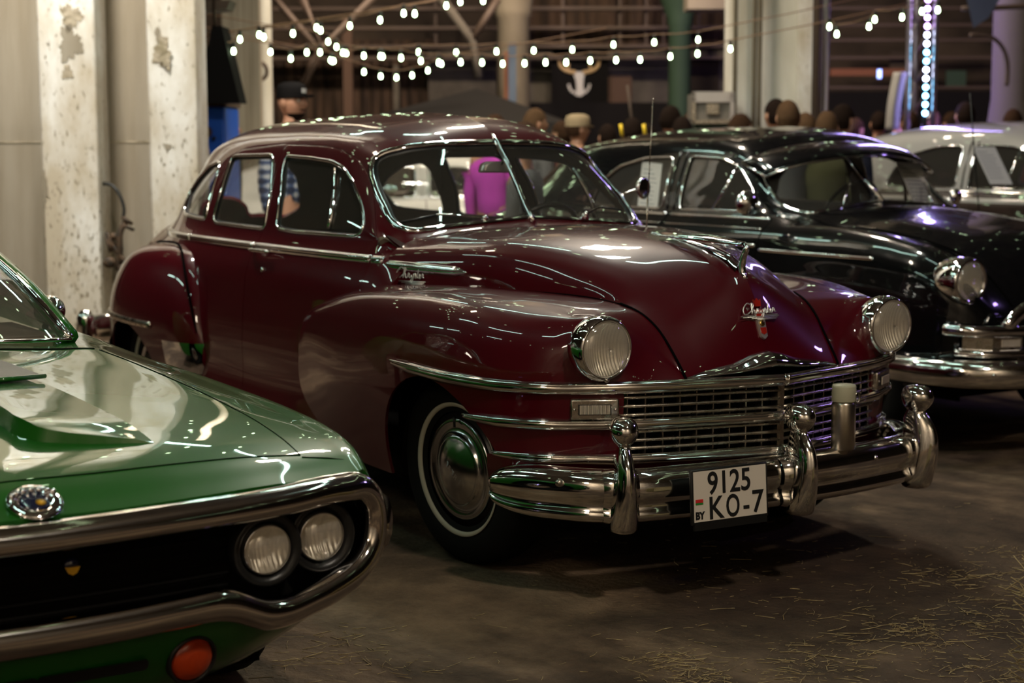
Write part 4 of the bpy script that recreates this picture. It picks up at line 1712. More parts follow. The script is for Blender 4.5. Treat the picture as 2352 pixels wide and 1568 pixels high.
    for s in (-1, 1):
        c = O+np.array([xfront(.37)-.078, s*.375, .338])
        MB().lathe([(.063, -.03), (.063, .004), (.057, .006), (.054, .0)], 36, c, (.96, s*.1, -.22), capend=False).build('turn_lamp_rim', 'black_plastic', va)
        lm = MB().lathe([(.055, -.02), (.055, .0), (.046, .009), (.025, .015), (.001, .017)], 36, c, (.96, s*.1, -.22))
        cc = c
        lo = lm.build('turn_lamp', 'amber', va)
        MB().prism(rpoly([(-.13, -.014), (.13, -.014), (.13, .014), (-.13, .014)], .013, 4), 0, .004, lambda a, b, h: O+np.array([xfront(.1)-.0715+h+b*.35, s*.13+a, .352+b])).build('valance_slot', 'black_plastic', va, smooth=False)
    # tail half, cabin and windshield
    TS = [(-1.75, .918, .893, .853, .99, .774), (-2.4, .90, .89, .865, .995, .80), (-3.2, .90, .89, .875, 1.0, .82), (-4.2, .90, .90, .89, 1.0, .83), (-4.75, .90, .895, .88, .97, .80), (-5.05, .86, .85, .83, .93, .70), (-5.12, .60, .60, .60, .90, .50)]
    net = []
    for (x, zc, zh, zf, hw, zs) in TS:
        zb = .28 if x > -5 else .42
        net.append([np.array(p)+O for p in [(x, -hw+.05, zb), (x, -hw+.005, min(.45, zs)), (x, -hw, min(.60, zs)), (x, -hw+.015, zs-.02), (x, -hw+.045, (zs+zf)/2+.012), (x, -.86, zf), (x, -.72, zh-.004), (x, -.60, zh+.002), (x, -.38, zh*.35+zc*.65), (x, 0, zc)]])
    Gt = loft(net, 120, 80, fu=crom, fv=crom)
    st = Shell(Gt, flip=True)
    arch = np.array([(O[0]-3.9+.38*cos(a), .30+.34*sin(a)) for a in np.linspace(-.4, pi+.4, 40)])
    st.cut(arch, 'y', 9, where=lambda c: c[:, 1] < O[1]-.6)
    panel('rear_body', both(*st.take([0])), 'green', root, .012, 'dark')
    # roof
    RS = [(-2.62, 1.235, .60), (-2.85, 1.29, .61), (-3.2, 1.325, .615), (-3.7, 1.315, .60), (-4.2, 1.23, .57), (-4.7, 1.05, .54), (-4.95, .93, .52)]
    net = []
    for (x, z, hw) in RS:
        net.append([np.array(p)+O for p in [(x, -hw-.01, z-.09), (x, -hw, z-.05), (x, -hw+.05, z-.02), (x, -hw*.6, z+.0), (x, 0, z+.015)]])
    Gr = loft(net, 60, 30, fu=crom, fv=crom)
    sr = Shell(Gr, flip=True)
    panel('roof', both(*sr.take([0])), 'green', root, .03, 'dark')
    # windshield glass and A pillars
    bot = [(-1.88, 0, .93), (-1.86, .30, .925), (-1.83, .55, .915), (-1.90, .70, .905)]
    tp = [(-2.60, 0, 1.245), (-2.60, .30, 1.24), (-2.62, .50, 1.22), (-2.66, .60, 1.19)]
    V = []
    N_ = 12
    bc = curve(bot, N_)
    tc = curve(tp, N_)
    rows = []
    for k in range(9):
        t = k/8
        r0 = bc*(1-t)+tc*t+np.array([.02, 0, .02])*sin(pi*t)
        rows.append(np.vstack([r0[::-1]*[1, -1, 1], r0[1:]])+O)
    rows = np.array(rows)
    ws = MB().add(rows.reshape(-1, 3), grid_faces(9, rows.shape[1])).build('windshield_pane', 'glass', root)
    for s in (-1, 1):
        p = rows[:, -1 if s > 0 else 0]
        MB().tube(p+np.array([0, 0, .004]), .013, 8).build('windshield_frame', 'clean_chrome', ws)
        pb = MB().tube(p+np.array([-.035, s*.012, .0]), .030, 8)
        pb.build('windshield_pillar', 'green', root)
        MB().tube([p[0]+np.array([-.05, s*.03, -.0]), p[-1]+np.array([-.05, s*.03, 0]), O+np.array([-3.4, s*.60, 1.24])], .008, 6).build('drip_rail', 'clean_chrome', root)
        # door mirror
        c = at(113, 712, y=O[1]+.86) if s > 0 else None
        if s > 0:
            mm = MB().lathe([(.005, .075), (.030, .066), (.048, .045), (.056, .018), (.058, -.005), (.054, -.012), (.001, -.012)], 28, c, (1, .0, .0))
            mm.tube([c, c+np.array([-.02, -.02, -.10])], .014, 8)
            mm.build('door_mirror', 'purple_chrome', root)
        # side glass
        V = [p[0], O+np.array([-3.6, s*.74, .90]), O+np.array([-3.9, s*.60, 1.20]), p[-1]]
        MB().add(V, [(0, 1, 2, 3)]).build('side_window', 'dark_glass', root, smooth=False)
    MB().tube(rows[0]+np.array([.004, 0, .0]), .007, 6).build('windshield_sill', 'clean_chrome', ws)
    # interior dash + seats
    MB().box(O+np.array([-2.25, 0, .84]), (.5, 1.36, .14)).build('dashboard', 'lining', root, smooth=False)
    se = MB()
    for s in (-1, 1):
        se.box(O+np.array([-3.05, s*.38, .80]), (.14, .52, .62))
        se.box(O+np.array([-2.85, s*.38, .50]), (.5, .52, .2))
    bevel(se.build('seats', 'seat', root, smooth=True), .05, 3)
    MB().box(O+np.array([-2.4, 0, .30]), (4.2, 1.3, .14)).build('chassis', 'dark', root, smooth=False)
    MB().box(O+np.array([-.55, 0, .48]), (.5, 1.2, .4)).build('radiator_shroud', 'dark', root, smooth=False)
    for x in (-.98, -3.9):
        for s in (-1, 1):
            simple_wheel(root, O[0]+x, O[1]+s*.78, s, .34)
            MB().box((O[0]+x, O[1]+s*.60, .52), (.9, .02, .5)).build('wheel_housing', 'dark', root, smooth=False)
    rebase(root, tuple(O))
    return root


M['badge_blue'] = mat('badge_blue', (.01, .012, .04), rough=.2, coat=1)
M['badge_yellow'] = mat('badge_yellow', (.65, .36, .02), rough=.3)
M['bumper_chrome'] = mat('polished_bumper_chrome', (.66, .63, .60), rough=.09, metal=1.)
M['purple_chrome'] = M['clean_chrome']
M['cream_paint'] = car_paint('cream_paint', (.45, .42, .36))
M['white_paint'] = car_paint('white_paint', (.62, .62, .60))


# =================================================================== CLASSIC SEDANS IN THE SECOND ROW
def build_classic(kind, O, label, paint, roof_paint, opts):
    O = np.array(O, float)
    root = empty(kind, tuple(O))
    tag(root, label, 'car')
    k = opts.get('k', 1.)
    ST = [  # x, sill w, mid w, max w, upper w, belt(y,z), glass base(y,z), rail(y,z), centre z
        (-5.05, .50, .55, .55, .50, (.42, .80), (.34, .86), (.12, .93), .95),
        (-4.90, .70, .74, .74, .70, (.60, .88), (.50, .95), (.20, 1.04), 1.07),
        (-4.55, .80, .84, .84, .80, (.72, .94), (.62, 1.02), (.34, 1.14), 1.18),
        (-4.20, .84, .88, .88, .85, (.77, 1.0), (.69, 1.08), (.42, 1.27), 1.33),
        (-3.90, .86, .90, .90, .87, (.80, 1.04), (.73, 1.11), (.50, 1.38), 1.455),
        (-3.60, .87, .91, .91, .88, (.825, 1.06), (.76, 1.125), (.575, 1.46), 1.55),
        (-3.25, .88, .92, .92, .89, (.835, 1.07), (.775, 1.13), (.63, 1.495), 1.60),
        (-2.80, .88, .925, .925, .89, (.84, 1.07), (.785, 1.135), (.66, 1.508), 1.635),
        (-2.35, .88, .925, .925, .89, (.84, 1.075), (.785, 1.14), (.665, 1.503), 1.64),
        (-2.00, .88, .925, .925, .89, (.84, 1.075), (.785, 1.14), (.655, 1.478), 1.632),
        (-1.80, .88, .925, .925, .89, (.84, 1.075), (.78, 1.143), (.65, 1.43), 1.59),
        (-1.66, .88, .925, .925, .89, (.84, 1.078), (.775, 1.145), (.655, 1.35), 1.50),
        (-1.52, .88, .925, .925, .89, (.838, 1.08), (.77, 1.145), (.66, 1.225), 1.355),
        (-1.40, .88, .925, .925, .89, (.836, 1.08), (.765, 1.14), (.655, 1.165), 1.245),
        (-1.28, .88, .925, .925, .89, (.834, 1.078), (.76, 1.13), (.62, 1.14), 1.20),
    ]
    net = []
    for (x, ws, wm, wx, wu, (wb, zb), (wg, zg), (wr, zr), zc) in ST:
        zs = .30
        z1 = min(.5, zb-.3)
        c = [(ws, zs), (wm, .48), (wx, .68 if zb > .9 else .60), (wu+.015, min(.88, zb-.08)), ((wu+wb)/2+.012, zb-.05), (wb, zb), (wg, zg)]
        for t in (.33, .66):
            c.append((wg+(wr-wg)*t+.018*(1-abs(2*t-1)), zg+(zr-zg)*t))
        c += [(wr, zr), (wr*.93, zr+(zc-zr)*.34), (wr*.78, zr+(zc-zr)*.62), (wr*.45, zr+(zc-zr)*.90), (0., zc)]
        net.append([(x, -y, z) for y, z in c])
    FR = [  # front end: side columns, then fender crown, valley, hood
        (-1.10, [(.88, .30), (.925, .48), (.925, .68), (.91, .88), (.865, 1.03), (.80, 1.095), (.72, 1.108), (.65, 1.098), (.59, 1.098), (.54, 1.115), (.46, 1.145), (.36, 1.168), (.20, 1.188), (0, 1.195)]),
        (-.70, [(.88, .32), (.925, .48), (.925, .68), (.91, .87), (.865, 1.015), (.80, 1.085), (.72, 1.098), (.65, 1.082), (.58, 1.075), (.52, 1.095), (.45, 1.122), (.34, 1.142), (.19, 1.157), (0, 1.162)]),
        (-.38, [(.88, .34), (.92, .50), (.92, .68), (.91, .84), (.868, .98), (.81, 1.045), (.73, 1.062), (.65, 1.045), (.58, 1.03), (.51, 1.048), (.43, 1.078), (.33, 1.10), (.18, 1.117), (0, 1.122)]),
        (-.16, [(.87, .36), (.905, .50), (.91, .66), (.90, .80), (.868, .93), (.815, .995), (.74, 1.008), (.65, .985), (.57, .965), (.49, .985), (.41, 1.022), (.31, 1.052), (.17, 1.075), (0, 1.082)]),
        (-.055, [(.84, .38), (.87, .50), (.88, .64), (.875, .76), (.855, .87), (.81, .935), (.74, .942), (.65, .915), (.56, .895), (.47, .915), (.39, .955), (.29, .99), (.16, 1.02), (0, 1.03)]),
        (.03, [(.78, .38), (.80, .50), (.81, .62), (.81, .71), (.795, .79), (.76, .84), (.71, .845), (.63, .82), (.54, .81), (.45, .83), (.37, .865), (.27, .90), (.15, .93), (0, .94)]),
        (.085, [(.70, .38), (.72, .48), (.72, .58), (.72, .65), (.71, .70), (.69, .735), (.66, .745), (.60, .735), (.52, .735), (.43, .755), (.35, .78), (.26, .81), (.14, .84), (0, .85)]),
        (.11, [(.62, .38), (.64, .46), (.64, .53), (.64, .58), (.64, .62), (.62, .65), (.60, .665), (.56, .665), (.50, .67), (.42, .69), (.34, .70), (.25, .71), (.13, .72), (0, .73)]),
    ]
    for x, c in FR:
        net.append([(x, -y, z) for y, z in c])
    S_ = np.array([opts.get('sx', 1.), opts.get('sy', 1.), 1.])
    net = [[np.array(p)*S_*np.array([1, 1, (opts.get('dz', 1.)) if p[2] > .5 else 1])+O for p in row] for row in net]
    G = loft(net, 460, 230, fu=crom, fv=crom)
    sh = Shell(G)
    zk = opts.get('dz', 1.)

    def both(V, Fc):
        V2 = V.copy()
        V2[:, 1] = 2*O[1]-V2[:, 1]
        n = len(V)
        cm = np.where(np.abs(V[:, 1]-O[1]) < 1e-4, np.arange(n), np.arange(n)+n)
        return np.concatenate([V, V2]), np.concatenate([Fc, cm[Fc][:, ::-1]])

    def refl(mb):
        q = MB()
        q.V = [(a, 2*O[1]-b, c) for a, b, c in mb.V]
        q.F = [tuple(reversed(f)) for f in mb.F]
        return q
    loc2 = lambda L, ax: np.array([(O[0]+a*S_[0], b*(zk if b > .5 else 1)) if ax == 'y' else (O[1]+a*S_[1], b*zk) for a, b in L])
    pf = rpoly(loc2(opts['front_window'], 'y'), .035, 4)
    pr = rpoly(loc2(opts['rear_window'], 'y'), .05, 4)
    pw = loc2([(.02, 1.52), (-.45, 1.49), (-.585, 1.435), (-.625, 1.33), (-.638, 1.19), (-.60, 1.158), (-.30, 1.19), (.02, 1.215)], 'x')
    pw = rpoly(pw, .04, 4)
    side = lambda c: c[:, 1] < O[1]-.45
    if roof_paint != paint:
        sh.cut(loc2([(-6, 1.115), (-1.2, 1.115), (-1.2, 2.), (-6, 2.)], 'y'), 'y', 3, where=lambda c: c[:, 0] < O[0]-1.38*S_[0])
    sh.cut(pf, 'y', 9, where=side)
    sh.cut(pr, 'y', 9, where=side)
    sh.cut(pw, 'x', 8, where=lambda c: (c[:, 0] > O[0]-1.9) & (c[:, 0] < O[0]-1.2))
    for xa in (-.62, -3.72):
        arch = np.array([(O[0]+xa+.37*cos(a), .30+.36*sin(a)) for a in np.linspace(-.4, pi+.4, 40)])
        sh.cut(arch, 'y', 9, where=lambda c: c[:, 1] < O[1]-.6)
    panel('body_shell', both(*sh.take([0])), paint, root, .02, 'lining')
    if roof_paint != paint:
        panel('roof_shell', both(*sh.take([3])), roof_paint, root, .02, 'lining')

    def pane(P, ax, thick_in=.012):
        R = resample(P, 48, True)
        c0 = P.mean(0)
        V, Fc = [], []
        rings = [1.0, .6, .2]
        for s_ in rings:
            for q in R:
                loc, nn = sh.proj(c0+(q-c0)*s_, ax, frm=30. if ax == 'x' else 8.) if ax == 'x' else projy(c0+(q-c0)*s_)
                if loc is None:
                    loc, nn = V[-1], np.array([0, -1., 0])
                V.append(loc-nn*thick_in)
        m_ = 48
        for kx in range(2):
            for j in range(m_):
                Fc.append((kx*m_+j, kx*m_+(j+1) % m_, (kx+1)*m_+(j+1) % m_, (kx+1)*m_+j))
        Fc.append(tuple(2*m_+j for j in range(m_)))
        return V, Fc

    def projy(q):
        o, dr = Vector((q[0], O[1]-1.5, q[1])), Vector((0, 1, 0))
        loc, nor, i, dd = sh.bvh.ray_cast(o, dr, 3)
        if loc is None:
            return None, None
        n = np.array(nor)
        return np.array(loc), (n if n[1] < 0 else -n)
    for P, nm in ((pf, 'front_side_window'), (pr, 'rear_side_window')):
        V, Fc = pane(P, 'y')
        R = resample(P, 80, True)
        S2 = [projy(q) for q in R]
        S2 = [s_ for s_ in S2 if s_[0] is not None]
        fr = strip_mb(MB(), [a for a, b in S2], [b for a, b in S2], .016, .008, closed=True)
        gb = MB().add(V, Fc)
        for mir in (0, 1):
            g = (refl(gb) if mir else gb).build(nm, 'glass', root)
            (refl(fr) if mir else fr).build('chrome_frame', 'clean_chrome', g)
            if nm == 'front_side_window' and 'vent' in opts:
                a = [projy(q)[0]+np.array([0, .005, 0]) for q in loc2(opts['vent'], 'y')]
                tb = MB().tube(a, .011, 8)
                (refl(tb) if mir else tb).build('vent_divider', 'clean_chrome', g)
    R = resample(pw[pw[:, 0] < O[1]-.003], 60)
    S2 = [sh.proj((q[0], q[1]), 'x', frm=30) for q in R]
    pts = [a for a, b in S2 if a is not None]
    nr = [b for a, b in S2 if a is not None]
    pts += [np.array([p[0], 2*O[1]-p[1], p[2]]) for p in pts[::-1]]
    nr += [np.array([p[0], -p[1], p[2]]) for p in nr[::-1]]
    strip_mb(MB(), pts, nr, .028, .012, closed=True).build('windshield_frame', 'clean_chrome', root)
    pw2 = pw.copy()
    pw2[:, 0] = np.minimum(pw2[:, 0], O[1]-.002)
    V, Fc = pane(pw2, 'x', .008)
    gb = MB().add(V, Fc)
    gb.build('windshield_pane', 'glass', root)
    refl(gb).build('windshield_pane', 'glass', root)
    if opts.get('split'):
        a, b = sh.proj((O[1]-.003, O[2]+1.515*zk), 'x', 30)[0], sh.proj((O[1]-.003, 1.21*zk), 'x', 30)[0]
        MB().tube([a, b+np.array([.015, 0, 0])], .013, 8).build('windshield_centre_post', 'clean_chrome', root)

    def sideline(x0, x1, z, w_, h_, name, m_, zf=None, n=50):
        pts, nr = [], []
        for x in np.linspace(x0, x1, n):
            loc, nn = projy((O[0]+x*S_[0], (z if zf is None else zf(x))*zk))
            if loc is not None:
                pts.append(loc)
                nr.append(nn)
        if len(pts) < 3:
            return
        mb = strip_mb(MB(), pts, nr, w_, h_)
        mb.build(name, m_, root)
        refl(mb).build(name, m_, root)
    for (x0, x1, z, w_, h_, nm, m_) in opts.get('lines', ()):
        sideline(x0, x1, z, w_, h_, nm, m_)
    # door gaps
    for x in (-1.36, -2.27, -3.2):
        pts = [projy((O[0]+x*S_[0], z*zk))[0] for z in np.linspace(.36, 1.12, 20)]
        pts = [p for p in pts if p is not None]
        mb = MB().tube(pts, .004, 6)
        mb.build('door_shut_line', 'gap', root)
        refl(mb).build('door_shut_line', 'gap', root)
    if opts.get('pillar_bars', True):
        for x in (-2.235, -2.30):
            pts = [projy((O[0]+x*S_[0], z*zk))[0] for z in np.linspace(1.15, 1.49, 12)]
            mb = MB().tube(pts, .008, 6)
            mb.build('pillar_bead', paint, root)
            refl(mb).build('pillar_bead', paint, root)
    # lamps
    for s in (-1, 1):
        headlamp(root, O+np.array([.055, s*.76*S_[1], .88*zk]), .085, .118, m='clean_chrome', depth=.16)
    if opts.get('visor'):
        V = []
        n = 24
        for i in range(n+1):
            t = -1+2*i/n
            y = t*.66
            zb = 1.545-.085*t*t-.03*abs(t)**6
            xb = -1.66-.10*t*t
            for q in range(7):
                u = q/6
                V.append(O+np.array([xb+(.30-.10*t*t)*u, y*(1-.0*u), zb+.012*sin(pi*u)-.075*u*(.6+.4*u)]))
        vo = MB().add(V, grid_faces(n+1, 7)).build('sun_visor', paint, root)
        sm = vo.modifiers.new('t', 'SOLIDIFY')
        sm.thickness = .008
        MB().tube([V[i*7+6] for i in range(n+1)], .007, 8).build('visor_trim', 'clean_chrome', vo)
        MB().tube([V[i*7]+np.array([.005, 0, .004]) for i in range(n+1)], .005, 8).build('visor_seam', 'clean_chrome', vo)
        for s in (-1, 1):
            e = V[6] if s < 0 else V[n*7+6]
            st = V[0] if s < 0 else V[n*7]
            MB().tube([st, e], .010, 8).build('visor_bracket', 'clean_chrome', vo)
    # front chrome
    if opts.get('nose'):
        BPt = curve([(-.30, .95, 0), (-.05, .93, 0), (.12, .87, 0), (.24, .74, 0), (.31, .55, 0), (.34, .3, 0), (.35, 0, 0)], 50, crom)
        sec = curve([(-.05, .50, 0), (-.01, .515, 0), (.03, .50, 0), (.048, .46, 0), (.045, .42, 0), (.02, .385, 0), (-.03, .375, 0)], 20)[:, :2]
        V = []
        for i, p in enumerate(BPt):
            t = BPt[min(49, i+1)]-BPt[max(0, i-1)]
            n_ = np.array([-t[1], t[0], 0])
            n_ /= np.linalg.norm(n_)
            if n_[1] < 0 and abs(n_[1]) > .3 or n_[0] < -.3:
                n_ = -n_
            for a, b in sec:
                q = p+n_*a+[0, 0, b]
                V.append((O[0]+q[0], O[1]-q[1], q[2]))
        mb = MB().add(V, grid_faces(50, 20))
        al = MB().add(mb.V, mb.F)
        r2 = refl(mb)
        al.add(r2.V, r2.F)
        bp_ = al.build('front_bumper', 'chrome', root)
        MB().sphere(O+np.array([.25, -.80, .45]), .012, 10, 8).build('bumper_bolt', 'clean_chrome', bp_)
        gr = empty('grille', tuple(O))
        gr.parent = root
        gr.location = (0, 0, 0)

        def pb(L, r_, nm, m_='clean_chrome', sq=(1, 1)):
            for s in (-1, 1):
                mb = MB().tube(curve([O+np.array([a, s*b, c]) for a, b, c in L], 24, crom), r_, 10, squash=sq, up=(0, 0, 1))
                mb.build(nm, m_, gr)
        pb([(.02, .90, .655), (.13, .83, .650), (.19, .68, .645), (.22, .50, .640), (.23, .3, .638)], .028, 'upper_bar', sq=(1.1, .9))
        pb([(.19, .66, .655), (.20, .62, .70), (.20, .55, .74), (.21, .42, .77), (.22, .2, .785), (.22, 0, .79)], .032, 'arch_bar', sq=(1.2, .8))
        pb([(.225, .43, .735), (.24, .41, .69), (.24, .42, .63), (.22, .42, .54)], .020, 'grille_post', sq=(1, 1))
        pb([(.06, .86, .545), (.16, .78, .540), (.22, .64, .537), (.245, .48, .535)], .026, 'lower_bar', sq=(.9, 1.3))
        pb([(.20, .58, .512), (.25, .40, .510), (.27, .2, .51)], .018, 'inner_bar')
        MB().box(O+np.array([.06, 0, .56]), (.06, 1.36, .30)).build('grille_backing', 'dark', gr, smooth=False)
        for s in (-1, 1):
            c = O+np.array([.175, s*.64, .588])
            R = Matrix.Rotation(s*radians(20), 3, 'Z')
            pk = MB().box(c, (.03, .17, .060), R).build('parking_lamp', 'dull_chrome', gr, smooth=False)
            bevel(pk, .005, 2)
            MB().box(c+np.array(R @ Vector((.014, .02, 0))), (.008, .10, .036), R).build('lamp_lens', 'reflector', pk, smooth=False)
            MB().box(c+np.array([-.04, s*.15, .0]), (.02, .14, .06), Matrix.Rotation(s*radians(45), 3, 'Z')).build('side_slats', 'dull_chrome', gr, smooth=False)
        # hood line between fender and hood
        pts = []
        for (x, y) in ((-1.0, -.56), (-.7, -.555), (-.4, -.55), (-.16, -.54), (-.02, -.52), (.08, -.49), (.125, -.47)):
            loc, nn, a, b = sh.bvh.ray_cast(Vector((O[0]+x, O[1]+y, 3)), Vector((0, 0, -1)), 5)
            if loc is not None:
                pts.append(np.array(loc)+[.002, 0, .001])
        mb = MB().tube(curve(pts, 40), .005, 6)
        mb.build('hood_shut_line', 'gap', root)
        refl(mb).build('hood_shut_line', 'gap', root)
    # mirrors
    for (px, py, yy, bx, by, sc) in opts.get('mirrors', ()):
        c = at(px, py, y=yy)
        b_ = at(bx, by, y=yy+(.06 if yy < O[1] else -.06))
        mm = MB().lathe([(.004, -.030*sc), (.030*sc, -.024*sc), (.050*sc, -.010*sc), (.056*sc, .0), (.052*sc, .006), (.001, .006)][::-1], 28, c, (-.9, .2, 0))
        mm.tube([c, (b_+c)/2+np.array([0, 0, .005]), b_], .006*sc, 8)
        mm.build('door_mirror', 'clean_chrome', root)
    # wipers
    for (L) in opts.get('wipers', ()):
        pts = []
        for (y, z) in L:
            loc, nn = sh.proj((O[1]-abs(y), z*zk), 'x', 30)
            if loc is not None:
                pts.append(np.array([loc[0]+.02, O[1]+y, loc[2]+.008]))
        if len(pts) > 1:
            wo = MB().tube(pts, .006, 6).build('wiper_arm', 'clean_chrome', root)
    # inside
    for x in (-2.35, -3.35):
        mb = MB()
        mb.box(O+np.array([x, 0, .62]), (.5, 1.25, .25))
        mb.box(O+np.array([x-.28, 0, .88]), (.16, 1.25, .45))
        bevel(mb.build('bench_seat', 'seat', root), .05, 3)
    MB().box(O+np.array([-1.62, 0, 1.06]), (.28, 1.3, .12)).build('dashboard', 'lining', root, smooth=False)
    sw = MB()
    c = O+np.array([-1.95, .36, 1.14*zk])
    a1 = np.array([-.85, 0, .52])
    e1 = np.array([0, 1., 0])
    e2 = np.cross(a1, e1)
    sw.tube([c+.2*(cos(a)*e1+sin(a)*e2) for a in np.linspace(0, 2*pi, 32, endpoint=False)], .011, 8, closed=True)
    sw.tube([c-.2*e1, c+.2*e1], .009, 6)
    sw.tube([c, c-a1*.4], .02, 8)
    sw.build('steering_wheel', 'wheel_black', root)
    MB().box(O+np.array([-2.4, 0, .34]), (4.6, 1.3, .10)).build('chassis', 'dark', root, smooth=False)
    for xa in (-.62, -3.72):
        for s in (-1, 1):
            simple_wheel(root, O[0]+xa*S_[0], O[1]+s*.74, s, .345)
            wh = MB()
            V = []
            for i in range(13):
                a = pi*i/12
                for y in (.55, .86):
                    V.append((O[0]+xa+.42*cos(a), O[1]+s*y, .30+.42*sin(a)))
            wh.add(V, grid_faces(13, 2))
            wh.box((O[0]+xa, O[1]+s*.55, .5), (.86, .012, .5))
            wh.build('wheel_housing', 'dark', root, smooth=False)
    rebase(root, tuple(O))
    return root, sh


def paper_sheet(c, ex, ey, w_, h_, label, tilt_mat='paper', lines=9):
    """a printed information sheet: c centre, ex/ey its axes"""
    ex = np.array(ex, float)
    ey = np.array(ey, float)
    ex /= np.linalg.norm(ex)
    ey /= np.linalg.norm(ey)
    nn = np.cross(ex, ey)
    c = np.array(c)
    mb = MB().prism([(-w_/2, -h_/2), (w_/2, -h_/2), (w_/2, h_/2), (-w_/2, h_/2)], -.0008, .0008, lambda a, b, h: ex*a+ey*b+nn*h)
    o = mb.build('information_sheet', 'paper', smooth=False, loc=tuple(c))
    tag(o, label, 'paper')
    tx = MB()
    r = random.Random(len(label))
    for k in range(lines):
        yy = h_*.36-k*h_*.78/lines
        L_ = w_*(.74 if k else .5)*(.75+.25*r.random())
        tx.prism([(-w_*.4, yy-.0025), (-w_*.4+L_, yy-.0025), (-w_*.4+L_, yy+.0025), (-w_*.4, yy+.0025)], .0009, .0012, lambda a, b, h: ex*a+ey*b+nn*h)
        tx.prism([(-w_*.4, yy-.0025), (-w_*.4+L_, yy-.0025), (-w_*.4+L_, yy+.0025), (-w_*.4, yy+.0025)], -.0012, -.0009, lambda a, b, h: ex*a+ey*b+nn*h)
    tx.build('printed_lines', 'print_grey', o, smooth=False)
    return o


M['print_grey'] = mat('print_grey', (.22, .24, .28), rough=.7)
build_green()
bo, bsh = build_classic('classic_sedan', (-.42, 3.05, 0), 'shiny black classic sedan behind the maroon car with a windshield sun visor', 'black_paint', 'black_paint', dict(
    front_window=[(-2.20, 1.465), (-1.93, 1.455), (-1.77, 1.40), (-1.63, 1.29), (-1.53, 1.165), (-2.19, 1.155)],
    rear_window=[(-2.345, 1.462), (-2.62, 1.455), (-2.88, 1.40), (-3.03, 1.30), (-3.10, 1.155), (-2.345, 1.155)],
    vent=[(-1.80, 1.42), (-1.88, 1.16)], split=True, visor=True, nose=True,
    lines=[(-3.15, -2.29, 1.128, .026, .010, 'belt_moulding', 'clean_chrome'), (-2.25, -1.38, 1.128, .026, .010, 'belt_moulding', 'clean_chrome'),
           (-3.15, -2.29, 1.075, .010, .006, 'belt_bead', 'clean_chrome'), (-2.25, -1.38, 1.075, .010, .006, 'belt_bead', 'clean_chrome'),
           (-2.25, -1.38, .985, .022, .009, 'door_spear', 'clean_chrome'), (-1.34, -.48, .965, .022, .009, 'fender_spear', 'clean_chrome')],
    mirrors=[(1716, 466, 2.08, 1752, 478, 1.25), (2196, 450, 3.98, 2165, 468, .8)],
    wipers=[[(-.35, 1.19), (-.05, 1.36)], [(.35, 1.19), (.52, 1.30)]]))
go_, gsh = build_classic('classic_sedan', (-1.35, 6.55, 0), 'two-tone silver roofed classic sedan at the right edge behind the black car', 'brown_paint', 'silver_paint', dict(
    front_window=[(-2.25, 1.465), (-1.93, 1.455), (-1.78, 1.42), (-1.63, 1.29), (-1.53, 1.165), (-2.24, 1.155)],
    rear_window=[(-2.365, 1.462), (-2.62, 1.455), (-2.88, 1.40), (-3.03, 1.30), (-3.10, 1.155), (-2.365, 1.155)],
    vent=[(-1.85, 1.44), (-1.90, 1.16)], split=False, visor=False, nose=True, dz=1.035,
    lines=[(-3.15, -1.38, 1.128, .03, .010, 'belt_moulding', 'clean_chrome'), (-3.15, -1.38, 1.075, .05, .008, 'belt_band', 'silver_paint'), (-1.34, -.3, 1.02, .03, .01, 'fender_spear', 'clean_chrome')],
    mirrors=(), wipers=[[(-.35, 1.19), (-.1, 1.30)], [(.35, 1.19), (.52, 1.30)]]))
wo_, wsh = build_classic('white_sedan', (-8.6, 4.0, 0), 'white sedan parked crosswise far behind the maroon car', 'white_paint', 'white_paint', dict(
    front_window=[(-2.25, 1.465), (-1.93, 1.455), (-1.78, 1.42), (-1.63, 1.29), (-1.53, 1.165), (-2.24, 1.155)],
    rear_window=[(-2.365, 1.462), (-2.62, 1.455), (-2.88, 1.40), (-3.03, 1.30), (-3.10, 1.155), (-2.365, 1.155)],
    vent=[(-1.85, 1.44), (-1.90, 1.16)], split=False, visor=False, nose=True, dz=.90, lines=(), mirrors=(), wipers=()))

WB = at(1500, 322, d=16.7)
wo_.location = (WB[0], WB[1], 0)
wo_.rotation_euler = (0, 0, atan2(CR[1], CR[0])+.1)

# =================================================================== THE HALL
RH = np.array([CR[0], CR[1], 0])
RH /= np.linalg.norm(RH)
FH = np.array([CD[0], CD[1], 0])
FH /= np.linalg.norm(FH)
AH = atan2(RH[1], RH[0])


def hx(px, D, z=0.):
    """ground point under photo column px at depth D"""
    p = at(px, 322, d=D)
    return np.array([p[0], p[1], z])


def hz(py, D):
    return float(at(1176, py, d=D)[2])


def hbox(mb, px0, px1, D, z0, z1, th, Doff=0.):
    """box whose front face spans px0..px1 at depth D, facing the camera row"""
    a, b = hx(px0, D), hx(px1, D)
    c = (a+b)/2+FH*(th/2+Doff)
    c[2] = (z0+z1)/2
    return mb.box(c, (np.linalg.norm(b-a), th, z1-z0), Matrix.Rotation(AH, 3, 'Z'))


def struct(o):
    o['kind'] = 'structure'
    return o


